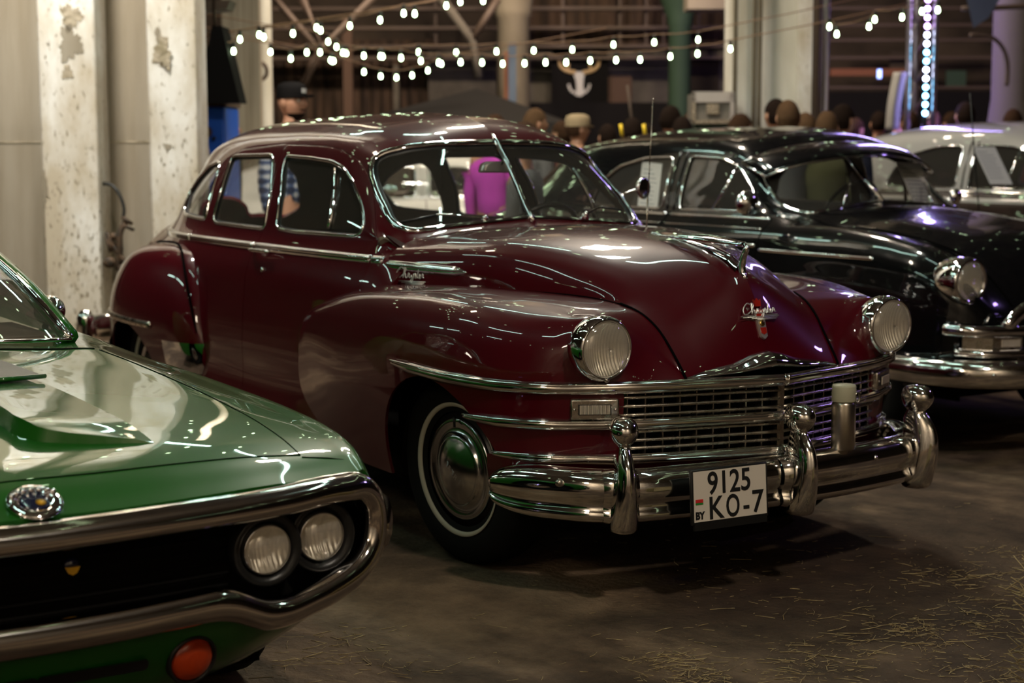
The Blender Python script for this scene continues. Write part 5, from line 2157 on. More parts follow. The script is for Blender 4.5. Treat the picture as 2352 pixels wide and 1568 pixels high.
# ---- materials
M['soil'] = mat('packed_soil', (.05, .04, .03), rough=.85, spec=.25)
_nt = M['soil'].node_tree
_b = _nt.nodes['Principled BSDF']
_tc = nd(M['soil'], 'ShaderNodeTexCoord')
_n1 = nd(M['soil'], 'ShaderNodeTexNoise')
_n1.inputs['Scale'].default_value = .55
_n1.inputs['Detail'].default_value = 9
_n1.inputs['Roughness'].default_value = .62
_n1.inputs['Distortion'].default_value = .6
_r1 = nd(M['soil'], 'ShaderNodeValToRGB')
_r1.color_ramp.elements[0].position = .43
_r1.color_ramp.elements[0].color = (.058, .038, .025, 1)
_r1.color_ramp.elements[1].position = .57
_r1.color_ramp.elements[1].color = (.18, .125, .08, 1)
_e = _r1.color_ramp.elements.new(.50)
_e.color = (.085, .058, .038, 1)
_n2 = nd(M['soil'], 'ShaderNodeTexNoise')
_n2.inputs['Scale'].default_value = 38
_n2.inputs['Detail'].default_value = 8
_n3 = nd(M['soil'], 'ShaderNodeTexNoise')
_n3.inputs['Scale'].default_value = 5
_n3.inputs['Detail'].default_value = 10
_n3.inputs['Roughness'].default_value = .7
for _n in (_n1, _n2, _n3):
    _nt.links.new(_tc.outputs['Object'], _n.inputs['Vector'])
_nt.links.new(_n1.outputs['Fac'], _r1.inputs[0])
_mx = nd(M['soil'], 'ShaderNodeMixRGB', blend_type='MULTIPLY')
_mx.inputs[0].default_value = .8
_r2 = nd(M['soil'], 'ShaderNodeValToRGB')
_r2.color_ramp.elements[0].position = .35
_r2.color_ramp.elements[0].color = (.45, .43, .42, 1)
_r2.color_ramp.elements[1].position = .62
_r2.color_ramp.elements[1].color = (1.15, 1.1, 1.05, 1)
_nt.links.new(_n3.outputs['Fac'], _r2.inputs[0])
_nt.links.new(_r1.outputs[0], _mx.inputs[1])
_nt.links.new(_r2.outputs[0], _mx.inputs[2])
_nt.links.new(_mx.outputs[0], _b.inputs['Base Color'])
_ad = nd(M['soil'], 'ShaderNodeMath', operation='ADD')
_nt.links.new(_n2.outputs['Fac'], _ad.inputs[0])
_nt.links.new(_n3.outputs['Fac'], _ad.inputs[1])
_bp = nd(M['soil'], 'ShaderNodeBump')
_bp.inputs['Strength'].default_value = .55
_bp.inputs['Distance'].default_value = .03
_nt.links.new(_ad.outputs[0], _bp.inputs['Height'])
_nt.links.new(_bp.outputs[0], _b.inputs['Normal'])

M['plaster'] = mat('stained_plaster', rough=.85, spec=.2)
noise_color(M['plaster'], (.21, .175, .125), (.285, .25, .195), scale=3.5, stretch=(1.6, 1.6, .2), lo=.35, hi=.65, bump=.2, bscale=30, detail=8)
M['whitewash'] = mat('peeling_whitewash', rough=.85, spec=.2)


def whitewash(m, base, patch, stain):
    nt = m.node_tree
    b = nt.nodes['Principled BSDF']
    tc = nd(m, 'ShaderNodeTexCoord')
    mp = nd(m, 'ShaderNodeMapping')
    mp.inputs['Scale'].default_value = (1, 1, .45)
    nt.links.new(tc.outputs['Object'], mp.inputs['Vector'])
    n1 = nd(m, 'ShaderNodeTexNoise')
    n1.inputs['Scale'].default_value = 3.0
    n1.inputs['Detail'].default_value = 10
    n1.inputs['Roughness'].default_value = .65
    nt.links.new(mp.outputs[0], n1.inputs['Vector'])
    r1 = nd(m, 'ShaderNodeValToRGB')
    r1.color_ramp.elements[0].position = .38
    r1.color_ramp.elements[0].color = (*patch, 1)
    r1.color_ramp.elements[1].position = .62
    r1.color_ramp.elements[1].color = (*base, 1)
    sx0 = nd(m, 'ShaderNodeSeparateXYZ')
    nt.links.new(tc.outputs['Object'], sx0.inputs[0])
    mr0 = nd(m, 'ShaderNodeMapRange')
    mr0.inputs['From Min'].default_value = .3
    mr0.inputs['From Max'].default_value = 1.7
    mr0.inputs['To Min'].default_value = .13
    mr0.inputs['To Max'].default_value = 0.
    nt.links.new(sx0.outputs['Z'], mr0.inputs['Value'])
    sb0 = nd(m, 'ShaderNodeMath', operation='SUBTRACT')
    nt.links.new(n1.outputs['Fac'], sb0.inputs[0])
    nt.links.new(mr0.outputs[0], sb0.inputs[1])
    nt.links.new(sb0.outputs[0], r1.inputs[0])
    # fine pocks, denser toward the foot of the pier
    n2 = nd(m, 'ShaderNodeTexNoise')
    n2.inputs['Scale'].default_value = 48
    n2.inputs['Detail'].default_value = 6
    nt.links.new(mp.outputs[0], n2.inputs['Vector'])
    sx = nd(m, 'ShaderNodeSeparateXYZ')
    nt.links.new(tc.outputs['Object'], sx.inputs[0])
    mr = nd(m, 'ShaderNodeMapRange')
    mr.inputs['From Min'].default_value = .2
    mr.inputs['From Max'].default_value = 2.1
    mr.inputs['To Min'].default_value = .055
    mr.inputs['To Max'].default_value = -.02
    nt.links.new(sx.outputs['Z'], mr.inputs['Value'])
    ad = nd(m, 'ShaderNodeMath', operation='SUBTRACT')
    nt.links.new(n2.outputs['Fac'], ad.inputs[0])
    nt.links.new(mr.outputs[0], ad.inputs[1])
    r2 = nd(m, 'ShaderNodeValToRGB')
    r2.color_ramp.elements[0].position = .30
    r2.color_ramp.elements[0].color = (0, 0, 0, 1)
    r2.color_ramp.elements[1].position = .38
    r2.color_ramp.elements[1].color = (1, 1, 1, 1)
    nt.links.new(ad.outputs[0], r2.inputs[0])
    mx = nd(m, 'ShaderNodeMixRGB')
    mx.inputs[1].default_value = (*stain, 1)
    nt.links.new(r2.outputs[0], mx.inputs[0])
    nt.links.new(r1.outputs[0], mx.inputs[2])
    nt.links.new(mx.outputs[0], b.inputs['Base Color'])
    bp = nd(m, 'ShaderNodeBump')
    bp.inputs['Strength'].default_value = .5
    bp.inputs['Distance'].default_value = .02
    nt.links.new(r2.outputs[0], bp.inputs['Height'])
    nt.links.new(bp.outputs[0], b.inputs['Normal'])


whitewash(M['whitewash'], (.66, .64, .60), (.44, .38, .29), (.24, .20, .14))
M['old_cement'] = mat('old_cement', rough=.9)
noise_color(M['old_cement'], (.24, .20, .13), (.40, .34, .26), scale=12, bump=.6, bscale=30)
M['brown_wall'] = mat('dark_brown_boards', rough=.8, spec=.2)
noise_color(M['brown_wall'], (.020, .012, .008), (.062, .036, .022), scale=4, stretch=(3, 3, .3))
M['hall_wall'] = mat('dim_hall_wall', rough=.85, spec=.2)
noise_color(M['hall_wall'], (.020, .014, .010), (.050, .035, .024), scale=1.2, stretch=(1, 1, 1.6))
M['front_plaster'] = mat('grey_plaster', rough=.85, spec=.2)
noise_color(M['front_plaster'], (.20, .17, .13), (.36, .32, .27), scale=1.2)
M['roof_pale'] = mat('sooty_roof_boards', rough=.9, spec=.1)
noise_color(M['roof_pale'], (.10, .085, .07), (.22, .19, .15), scale=1.)
M['roof_dark'] = mat('dark_roof', rough=.9, spec=.1)
noise_color(M['roof_dark'], (.012, .009, .007), (.035, .025, .018), scale=1.5)
M['steel_dark'] = mat('rusty_steel', (.07, .045, .032), rough=.6, metal=.3)
M['rust_wood'] = mat('rusty_brown_post', (.07, .036, .02), rough=.8)
M['light_col'] = mat('painted_column', rough=.8)
noise_color(M['light_col'], (.36, .33, .26), (.56, .54, .48), scale=3, stretch=(1, 1, .3))
M['beige_col'] = mat('beige_column', rough=.85)
noise_color(M['beige_col'], (.12, .095, .062), (.19, .155, .11), scale=2, stretch=(1, 1, .4))
M['flared_col'] = mat('flared_column_paint', (.075, .062, .05), rough=.85)
M['green_col'] = mat('green_column', (.018, .038, .019), rough=.7)
M['block'] = mat('grey_block', rough=.9)
noise_color(M['block'], (.055, .045, .034), (.10, .083, .064), scale=2.5)
M['tarp'] = mat('black_tarpaulin', (.006, .005, .0045), rough=.55, spec=.3)
M['black_cloth'] = mat('black_cloth', (.006, .005, .005), rough=.9, spec=.1)
M['blue_machine'] = mat('blue_machine_paint', (.004, .10, .60), rough=.45)
M['corrugated'] = mat('pale_corrugated_sheet', rough=.7)
noise_color(M['corrugated'], (.20, .165, .12), (.30, .26, .20), scale=2.5, stretch=(14, 14, .3))
M['orange_post'] = mat('orange_post', (.15, .05, .02), rough=.7)
M['blue_post'] = mat('blue_grey_post', (.05, .07, .10), rough=.7)
M['case'] = mat('flight_case_panel', (.14, .12, .10), rough=.7)
M['alu'] = mat('aluminium', (.62, .60, .62), rough=.3, metal=1.)
M['purple_cloth'] = mat('blue_grey_cloth', (.10, .12, .19), rough=.8)
M['white_cloth'] = mat('pale_cloth', (.26, .25, .23), rough=.8)
M['thermos_steel'] = mat('thermos_steel', (.45, .40, .33), rough=.3, metal=1.)
M['hose'] = mat('black_hose', (.012, .012, .010), rough=.6)
M['valve'] = mat('corroded_valve_metal', rough=.75, metal=.2)
noise_color(M['valve'], (.018, .014, .010), (.09, .05, .025), scale=30)
M['wire'] = mat('brown_cable', (.16, .085, .045), rough=.6)
M['bulb_glow'] = mat('festoon_bulb_glow', (.9, 1, .85), rough=.3, emit=(.72, 1., .58), estr=14.)
M['led_blue'] = mat('led_cyan', (.3, .8, 1), emit=(.22, .62, 1.), estr=16.)
M['led_white'] = mat('led_white', (.8, .8, 1), emit=(.62, .70, 1.), estr=18.)
M['led_violet'] = mat('led_violet', (.7, .5, 1), emit=(.62, .38, 1.), estr=14.)
M['tube_glow'] = mat('fluorescent_tube', (1, 1, 1), emit=(.66, 1., .86), estr=36.)
M['tube_violet'] = mat('violet_tube', (1, 1, 1), emit=(.45, .25, 1.), estr=5.)
M['fill_glow'] = mat('fill_flood_face', (1, 1, 1), emit=(1., .80, .56), estr=36.)  # glowing face of the added fill floods
M['phone_glow'] = mat('phone_screen', (.3, .4, .6), emit=(.35, .55, 1.), estr=2.2)
M['skin'] = mat('skin', (.42, .21, .13), rough=.5)
M['skin_far'] = mat('skin_tanned', (.34, .17, .10), rough=.55)
M['hair_dark'] = mat('dark_brown_hair', (.012, .007, .005), rough=.9, spec=.05)
M['hair_brown'] = mat('brown_hair', (.035, .018, .010), rough=.9, spec=.05)
M['hair_light'] = mat('light_brown_hair', (.075, .042, .022), rough=.9, spec=.05)
M['straw'] = mat('straw', rough=.7, spec=.3)
noise_color(M['straw'], (.22, .15, .065), (.46, .36, .19), scale=40)
M['eye_white'] = mat('eye_white', (.6, .56, .5), rough=.3)

# ---- floor and shell of the building
fl = MB()
N = 90
xs = np.linspace(-34, 16, N)
ys = np.linspace(-22, 34, N)
fl.box((-9, 6, -.06), (54, 60, .12))
struct(fl.build('floor', 'soil', smooth=False))
cx = np.array([-9., 6., 0])


def hall_wall(name, c, sz, m='hall_wall'):
    return struct(MB().box(c, sz, Matrix.Rotation(AH, 3, 'Z')).build(name, m, smooth=False))


B0 = hx(1176, 25.)
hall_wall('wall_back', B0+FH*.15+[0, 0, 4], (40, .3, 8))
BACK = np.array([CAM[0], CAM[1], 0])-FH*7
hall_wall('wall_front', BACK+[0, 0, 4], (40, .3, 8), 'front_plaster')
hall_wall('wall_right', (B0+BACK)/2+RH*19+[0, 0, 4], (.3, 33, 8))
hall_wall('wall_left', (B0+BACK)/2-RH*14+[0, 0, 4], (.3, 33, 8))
hall_wall('ceiling', (B0+BACK)/2+[0, 0, 8.1], (40, 33, .2), 'roof_pale')

# near wall with its piers
wl = MB()
hbox(wl, -70, 456, 11.6, 0, 6.2, .3)
struct(wl.build('wall_plastered', 'plaster', smooth=False))
jt = MB()
hbox(jt, -70, 456, 11.596, hz(324, 11.6)-.006, hz(324, 11.6)+.006, .006)
struct(jt.build('trim_1', 'old_cement', smooth=False))
for i_, (a, b, D, nm) in enumerate(((93, 226, 11.30, 'wall_pier'), (342, 457, 11.25, 'wall_pier'))):
    pb_ = MB()
    hbox(pb_, a, b, D, 0, 6.2, .36)
    struct(bevel(pb_.build(nm, 'whitewash', smooth=False), .015, 2))


def blob(mb, c, w_, h_, seed, d_=.003, n=90):
    r = random.Random(seed)
    P = []
    for k in range(n):
        a = 2*pi*k/n
        q = 1+.22*sin(a*3+seed)+.13*sin(a*7+2*seed)+.08*sin(a*17+seed)+.10*(r.random()-.5)
        P.append((w_/2*cos(a)*q, h_/2*sin(a)*q))
    mb.prism(P, 0, d_, lambda a, b, h: np.array(c)+RH*a+np.array([0, 0, b])-FH*h)
    return mb


for (px, py, w_, h_, D, sd) in ((172, 40, .13, .16, 11.30, 1), (168, 100, .14, .22, 11.30, 2), (160, 165, .07, .09, 11.30, 3), (378, 122, .11, .20, 11.25, 4), (386, 135, .07, .12, 11.24, 5), (368, 80, .03, .11, 11.25, 6), (385, 335, .05, .04, 11.25, 7), (100, 430, .03, .22, 11.3, 8)):
    c = hx(px, D)
    c[2] = hz(py, D)
    m_ = 'old_cement' if sd in (1, 3, 5, 4) else 'plaster'
    o = blob(MB(), c, w_, h_, sd).build('bare_plaster_patch', m_, smooth=False)
    struct(o)

# hydrant valves and hose in the recess
hv = empty('hydrant_valve', tuple(hx(265, 11.45)))
tag(hv, 'corroded black pipe valves on the plaster wall between the two white piers', 'valve')
vz = lambda py: hz(py, 11.45)


def vp(px, py, o=0.):
    p = hx(px, 11.45-o)
    p[2] = vz(py)
    return p


def part_at(mb, name, m_, root, **k):
    o = mb.build(name, m_, None, **k)
    o.data.transform(Matrix.Translation(-Vector(root.location)))
    o.parent = root
    return o


part_at(MB().tube(curve([vp(238, 532, .1), vp(262, 575, .12), vp(285, 608, .12)], 12), .016, 10), 'pipe', 'valve', hv)
part_at(MB().tube(curve([vp(285, 505, .1), vp(270, 530, .12), vp(268, 570, .12), vp(262, 618, .1)], 14), .022, 10), 'valve_body', 'valve', hv)
part_at(MB().tube([vp(275, 495, .12), vp(298, 512, .12)], .014, 8).tube([vp(272, 512, .12), vp(302, 526, .12)], .012, 8).tube([vp(240, 540, .1), vp(248, 575, .12)], .018, 8), 'branch', 'valve', hv)
part_at(MB().lathe([(.035, 0), (.040, .02), (.036, .05), (.01, .055)], 20, vp(246, 600, .1), -FH), 'outlet_cap', 'valve', hv)
part_at(MB().sphere(vp(272, 616, .12), .03, 12, 8).sphere(vp(256, 540, .12), .025, 12, 8), 'joint', 'valve', hv)
ho = MB().tube(curve([vp(231, 420, .05), vp(255, 424, .10), vp(275, 455, .12), vp(280, 485, .12), vp(276, 500, .12)], 30), .012, 8)
o = ho.build('rubber_hose', 'hose')
tag(o, 'black rubber hose looping down the plaster wall to the valves', 'hose')

# ---- the blue machine and black cone
a = MB()
hbox(a, 440, 517, 13.2, .2, hz(243, 13.2), .7)
ro = a.build('blue_machine', 'blue_machine', smooth=False)
bevel(ro, .02, 2)
tag(ro, 'bright blue machine cabinet beside the white pier', 'machine')
a = MB()
hbox(a, 438, 519, 13.18, hz(243, 13.2), hz(243, 13.2)+.03, .74)
a.build('top_plate', 'rust_wood', ro, smooth=False)
c = hx(473, 13.17)
c[2] = hz(302, 13.17)
MB().lathe([(.05, 0), (.05, .02), (.02, .03)], 20, c, -FH).build('round_cover', 'rust_wood', ro)
c = hx(492, 13.17)
c[2] = hz(316, 13.17)
MB().lathe([(.016, 0), (.016, .02), (.005, .03)], 14, c, -FH).build('knob', 'black_plastic', ro)
a = MB()
p0, p1 = hx(462, 13.1), hx(478, 13.0)
p0[2], p1[2] = hz(285, 13.1), hz(360, 13.1)
a.tube([p0, p1], .02, 8).build('grey_lever', 'alu', ro)
cn = MB()
c0, c1 = hx(498, 12.9), hx(500, 12.9)
zt, zb = hz(60, 12.9), hz(235, 12.9)
poly = [(-.16, zb), (.18, zb), (.055, zt), (-.02, zt), (-.05, zt-.15), (-.16, zt-.25)]
cn.prism(poly, 0, .35, lambda a_, b_, h: c0+RH*a_*1.0+FH*h+np.array([0, 0, b_]))
o = cn.build('draped_speaker', 'black_cloth', smooth=False)
tag(o, 'black cloth covered cone hanging above the blue machine', 'cover')
MB().tube([c0+[0, 0, zt], c0+[0, 0, 5.]], .012, 6).build('hanging_rod', 'steel_dark', o)
# light hood on a bracket, top left
lm = MB()
lm.prism([(-.13, hz(28, 12.9)), (.12, hz(22, 12.9)), (.15, hz(2, 12.9)), (-.12, hz(4, 12.9))], 0, .3, lambda a_, b_, h: hx(490, 12.9)+RH*a_+FH*h+np.array([0, 0, b_]))
o = lm.build('work_lamp', 'steel_dark', smooth=False)
tag(o, 'dark metal lamp housing hanging above the black cone', 'lamp')

# ---- far background pieces, each a thing or structure
def slab(name, px0, px1, py0, py1, D, m_, th=.15, label=None, cat=None, z0=None, kind=None):
    mb = MB()
    hbox(mb, px0, px1, D, (0. if z0 is None else z0) if py1 is None else hz(py1, D), hz(py0, D), th)
    o = mb.build(name, m_, smooth=False)
    if label:
        tag(o, label, cat)
    else:
        struct(o)
    return o


slab('wall_corrugated', 515, 600, -140, None, 16.5, 'corrugated')
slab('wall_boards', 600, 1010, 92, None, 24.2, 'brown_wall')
for k, px in enumerate(range(612, 1005, 22)):
    slab('trim_2', px, px+3, 95, None, 24.15, 'roof_dark', .04)
slab('wall_blocks', 985, 1140, 118, None, 24.0, 'block')
slab('wall_blocks', 1205, 1268, 120, None, 24.05, 'block')
slab('wall_blocks', 1395, 1690, 118, None, 24.0, 'block')
slab('wall_timber', 1395, 1450, 175, None, 23.9, 'rust_wood')
slab('window_1', 1570, 1650, 135, 210, 23.9, 'hall_wall', .04)
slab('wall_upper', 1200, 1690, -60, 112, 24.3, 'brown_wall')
for k, py in enumerate((18, 62, 104, 130)):
    slab('beam', 560, 1700, py, py+7, 23.5, 'steel_dark', .2, label=None)
for px in (1000, 1290, 1420, 1480, 1520, 1600):
    slab('beam', px, px+5, -50, 110, 23.6, 'steel_dark', .15)


def column(px0, px1, D, m_, name='column', cap=None, round_=True, ztop=8., base=None):
    a_, b_ = hx(px0, D), hx(px1, D)
    r_ = np.linalg.norm(b_-a_)/2
    c = (a_+b_)/2+FH*r_
    mb = MB()
    if round_:
        pr_ = [(r_, 0)] if not base else [(r_*base[0], 0), (r_*base[0]*.8, base[1]*.5), (r_, base[1])]
        if cap:
            zc_ = hz(cap[0], D)
            pr_ += [(r_, zc_), (r_*1.12, zc_+.03), (r_*1.12, zc_+.10), (r_*cap[1]*.75, zc_+.28), (r_*cap[1], zc_+.5), (r_*cap[1], ztop)]
        else:
            pr_ += [(r_, ztop)]
        mb.lathe(pr_, 32, c)
    else:
        mb.box(c+[0, 0, ztop/2], (2*r_, 2*r_, ztop), Matrix.Rotation(AH, 3, 'Z'))
    o = mb.build(name, m_, sharp=40)
    return struct(o)


column(590, 626, 17.5, 'light_col')
column(586, 600, 17.2, 'steel_dark') if False else None
column(1143, 1217, 21, 'beige_col', cap=(42, 1.65))
column(1536, 1588, 21.5, 'green_col', cap=(62, 2.2))
column(2290, 2400, 17, 'flared_col', base=(1.9, hz(228, 17)-.0))
slab('wall_pillar', 1690, 1830, -120, None, 15.0, 'light_col', .9)
slab('wall_pillar', 1829, 1862, -120, None, 14.95, 'whitewash', .5)
for px in (1686, 1730, 1742, 1873, 1893):
    c = hx(px, 14.8)
    m_ = 'steel_dark' if px in (1873,) else 'alu' if px == 1893 else 'beige_col'
    o = struct(MB().tube([c, c+[0, 0, 7.5]], .03 if px > 1800 else .02, 10).build('column_pipe', m_))
slab('orange_column', 1158, 1170, 120, None, 20.5, 'orange_post', .1)
slab('blue_column', 1168, 1186, 100, None, 20.4, 'blue_post', .12)
slab('rusty_column', 790, 811, 40, None, 22.0, 'rust_wood', .12)
slab('rusty_column', 905, 917, 150, None, 23.0, 'block', .1)
slab('ceiling_box', 1577, 1662, -40, 24, 19, 'beige_col', .5)


def hp3(px, py, D):
    p = hx(px, D)
    p[2] = hz(py, D)
    return p


# diagonal braces
for (L, D, r_) in (([(612, -30), (740, 118), (700, 195)], 18, .035), ([(700, 0), (745, 112), (930, -70)], 18, .045), ([(1010, -10), (1085, 92), (1100, 180)], 20, .05), ([(1085, 95), (1145, 0)], 20, .045), ([(740, 110), (690, 210)], 18.2, .04)):
    struct(MB().tube([hp3(a_, b_, D) for a_, b_ in L], r_, 10).build('roof_brace', 'steel_dark' if r_ != .05 else 'block'))
o = struct(MB().tube(curve([hp3(590, 140, 16.8), hp3(612, 150, 16.8), hp3(613, 175, 16.8), hp3(595, 185, 16.8)], 16), .02, 8).build('column_bracket', 'steel_dark'))

# tent, curtain, banner
tp_ = [hp3(800, 262, 17), hp3(1095, 203, 17), hp3(1270, 232, 16), hp3(1330, 290, 15.8)]
tn = MB()
pk = hp3(1095, 203, 19.1)
base = [hp3(690, 330, 16.5), hp3(850, 262, 16.2), hp3(985, 246, 16), hp3(1240, 240, 15.6), hp3(1420, 262, 16.2), hp3(1420, 262, 19)]
ring = [hp3(800, 268, 18.2), hp3(1300, 245, 18.2), hp3(1320, 255, 20.0), hp3(820, 262, 20.0)]
for i in range(4):
    ring[i][2] = 1.75
V = [pk]+ring+[np.array([r_[0], r_[1], 0]) for r_ in ring]
tn.add(V, [(0, 1, 2), (0, 2, 3), (0, 3, 4), (0, 4, 1), (1, 5, 6, 2), (2, 6, 7, 3), (3, 7, 8, 4), (4, 8, 5, 1)])
o = tn.build('tent', 'tarp', smooth=False)
tag(o, 'peaked black tent roof seen above the maroon car', 'tent')
o = slab('black_curtain', 1205, 1680, 236, None, 22.6, 'black_cloth', .05, label='long low black curtain hung across the hall behind the crowd', cat='curtain')
o = slab('black_curtain', 1895, 2290, 212, None, 22.4, 'black_cloth', .05, label='tall black curtain right of the white pillar behind the light truss', cat='curtain')
bn = slab('banner', 1266, 1396, 138, 240, 23.6, 'black_cloth', .03, label='black banner with a pale horned skull emblem on the far wall', cat='banner')
M['bone'] = mat('emblem_white', (.5, .47, .44), rough=.8)
M['horn'] = mat('emblem_horn', (.42, .28, .14), rough=.8)
sk = MB()


def bp3(x, z, o=.02):
    c = hx(1330, 23.6-o)
    c[2] = hz(188, 23.6)
    k = 23.6/F_PX
    return c+RH*x*k+np.array([0, 0, -z*k])


sk.prism([(-16, -22), (14, -22), (10, -6), (9, 12), (13, 26), (4, 34), (-8, 32), (-6, 14), (-8, -4)], 0, .006, lambda a_, b_, h: bp3(a_, b_, .02+h))
sk.build('skull_emblem', 'bone', bn, smooth=False)
for s in (-1, 1):
    MB().tube(curve([bp3(s*8, -20), bp3(s*28, -24), bp3(s*42, -34), bp3(s*46, -50)], 14), [.03]*7+[.025]*4+[.02]*3, 6).build('horn_emblem', 'horn', bn)
    MB().tube([bp3(s*26, -24), bp3(s*24, -40)], .015, 6).build('horn_emblem', 'horn', bn)
    ar = MB()
    for k in range(5):
        an = radians(20+k*28)
        ar.box(bp3(s*24*cos(an*.6), 8+22*sin(an*.7)-4), (.03, .004, .04), Matrix.Rotation(AH, 3, 'Z'))
    ar.build('ring_lettering', 'bone', bn, smooth=False)

# flight case on a stand
fc = MB()
hbox(fc, 1592, 1682, 14.5, hz(282, 14.5), hz(216, 14.5), .5)
fo = fc.build('flight_case', 'case', smooth=False)
tag(fo, 'grey flight case with metal edges standing beside the big white pillar', 'case')
for (x0, x1, y0, y1) in ((1588, 1686, 212, 236), (1588, 1597, 212, 284), (1676, 1686, 212, 284), (1588, 1686, 276, 285)):
    e = MB()
    hbox(e, x0, x1, 14.47, hz(y1, 14.5), hz(y0, 14.5), .04)
    e.build('metal_edge', 'alu' if y1 < 240 or x0 > 1600 else 'dull_chrome', fo, smooth=False)
e = MB()
hbox(e, 1622, 1650, 14.46, hz(263, 14.5), hz(240, 14.5), .03)
e.build('latch', 'dull_chrome', fo, smooth=False)
e = MB()
hbox(e, 1596, 1680, 14.55, 0., hz(284, 14.5), .45)
st_ = e.build('equipment_rack', 'green_col', smooth=False)
tag(st_, 'dull green rack standing under the flight case', 'rack')

# wall details at the right
o = slab('beam_red', 1905, 2090, 160, 176, 23.2, 'orange_post', .1)
for k, py in enumerate((20, 58, 92, 132, 200)):
    slab('beam', 1900, 2290, py, py+6, 23.4, 'steel_dark', .12)
slab('window_2', 2170, 2215, 165, 205, 23.5, 'green_col', .04)
slab('window_3', 2040, 2080, 120, 160, 23.5, 'hall_wall', .04)
o = MB().add([hp3(2205, -20, 15.5), hp3(2300, -20, 15.8), hp3(2262, 45, 15.6), hp3(2228, 68, 15.5), hp3(2205, -20, 15.55), hp3(2300, -20, 15.85), hp3(2262, 45, 15.65), hp3(2228, 68, 15.55)], [(0, 1, 2, 3), (7, 6, 5, 4), (0, 3, 7, 4), (1, 0, 4, 5), (2, 1, 5, 6), (3, 2, 6, 7)]).build('hanging_cloth', 'purple_cloth', smooth=False)
tag(o, 'blue grey cloth hanging in the upper right beside the flared column', 'cloth')
cb = MB().tube(curve([hp3(2220, 85, 16.2), hp3(2275, 92, 16.2), hp3(2300, 120, 16.2), hp3(2308, 200, 16.2)], 24), .02, 8)
cb.tube(curve([hp3(2200, 25, 16.2), hp3(2290, 22, 16.2), hp3(2360, 18, 16.2)], 10), .025, 8)
struct(cb.build('pipe_run', 'steel_dark'))

# aluminium truss with the LED strip
tr = empty('light_truss', tuple(hx(2110, 16.4)))
tag(tr, 'tall aluminium truss tower at the right with a glowing LED strip', 'truss')
Dt = 16.4
chord_px = [(2082, Dt), (2141, Dt), (2098, Dt+.22)]
for px, D in chord_px:
    c = hx(px, D)
    part_at(MB().tube([c, c+[0, 0, 6.2]], .028, 10), 'chord_tube', 'alu', tr)
for k in range(22):
    z0 = .15+k*.28
    a_, b_, c_ = [hx(px, D) for px, D in chord_px]
    mb = MB()
    P0, P1 = (a_, c_) if k % 2 == 0 else (c_, a_)
    mb.tube([P0+[0, 0, z0], P1+[0, 0, z0+.28]], .014, 6)
    mb.tube([c_+[0, 0, z0], b_+[0, 0, z0+.28]], .014, 6)
    part_at(mb, 'lattice_brace', 'alu', tr)
lb = hx(2122, Dt-.03)
part_at(MB().box(lb+[0, 0, 3.1], (.05, .03, 6.0), Matrix.Rotation(AH, 3, 'Z')), 'led_rail', 'black_plastic', tr, smooth=False)
py = 262.
k = 0
while py > -60:
    c = hx(2123, Dt-.06)
    c[2] = hz(py, Dt)
    mt = ['led_blue', 'led_blue', 'led_white', 'led_blue', 'led_white', 'led_violet', 'led_violet'][min(6, k//2)] if k < 14 else 'led_white'
    part_at(MB().sphere(c, .023, 14, 8), 'led_lamp', mt, tr)
    py -= 19.7
    k += 1
light('led_back_glow', 'AREA', tuple(hx(2122, Dt+.6)+[0, 0, 3.]), 80, (.36, .26, 1.), size=.3, size_y=4.0, target=tuple(hx(2122, 23)+[0, 0, 3.0]))
light('led_strip_glow', 'AREA', tuple(hx(2122, Dt-.12)+[0, 0, 2.6]), 30, (.42, .30, 1.), size=.10, size_y=4.0, target=tuple(np.array([CAM[0], CAM[1], 1.2])))
# pale bag beside the truss and phone held up
o = MB().add(*(lambda G_: (G_.reshape(-1, 3), grid_faces(*G_.shape[:2])+[]))(loft([[hp3(2040+8*i_+dx, py_, 16.3-.12*sin(pi*i_/4)) for i_ in range(5)] for dx, py_ in ((8, 168), (2, 200), (-4, 240), (-8, 300))], 14, 20, crom, crom))).build('white_drape', 'white_cloth')
sm = o.modifiers.new('t', 'SOLIDIFY')
sm.thickness = .03
tag(o, 'pale cloth draped over a stand left of the light truss', 'cloth')
c = hp3(2016, 172, 17.6)
ph = MB().box(c, (.05, .012, .11), Matrix.Rotation(AH, 3, 'Z')).build('mobile_phone', 'black_plastic', smooth=False)
MB().box(c-FH*.008, (.042, .004, .088), Matrix.Rotation(AH, 3, 'Z')).build('screen', 'phone_glow', ph, smooth=False)
tag(ph, 'glowing phone held up above the crowd at right', 'phone')

# walkie stand with yellow stripes behind the maroon roof (barrier post and aerial)
o = MB().tube([hp3(1440, 196, 14.6), hp3(1450, 270, 14.6), [*hx(1462, 14.6)[:2], 0]], .012, 8)
o = o.build('thin_pole', 'steel_dark')
tag(o, 'thin leaning grey pole in the crowd left of the aerial', 'pole')

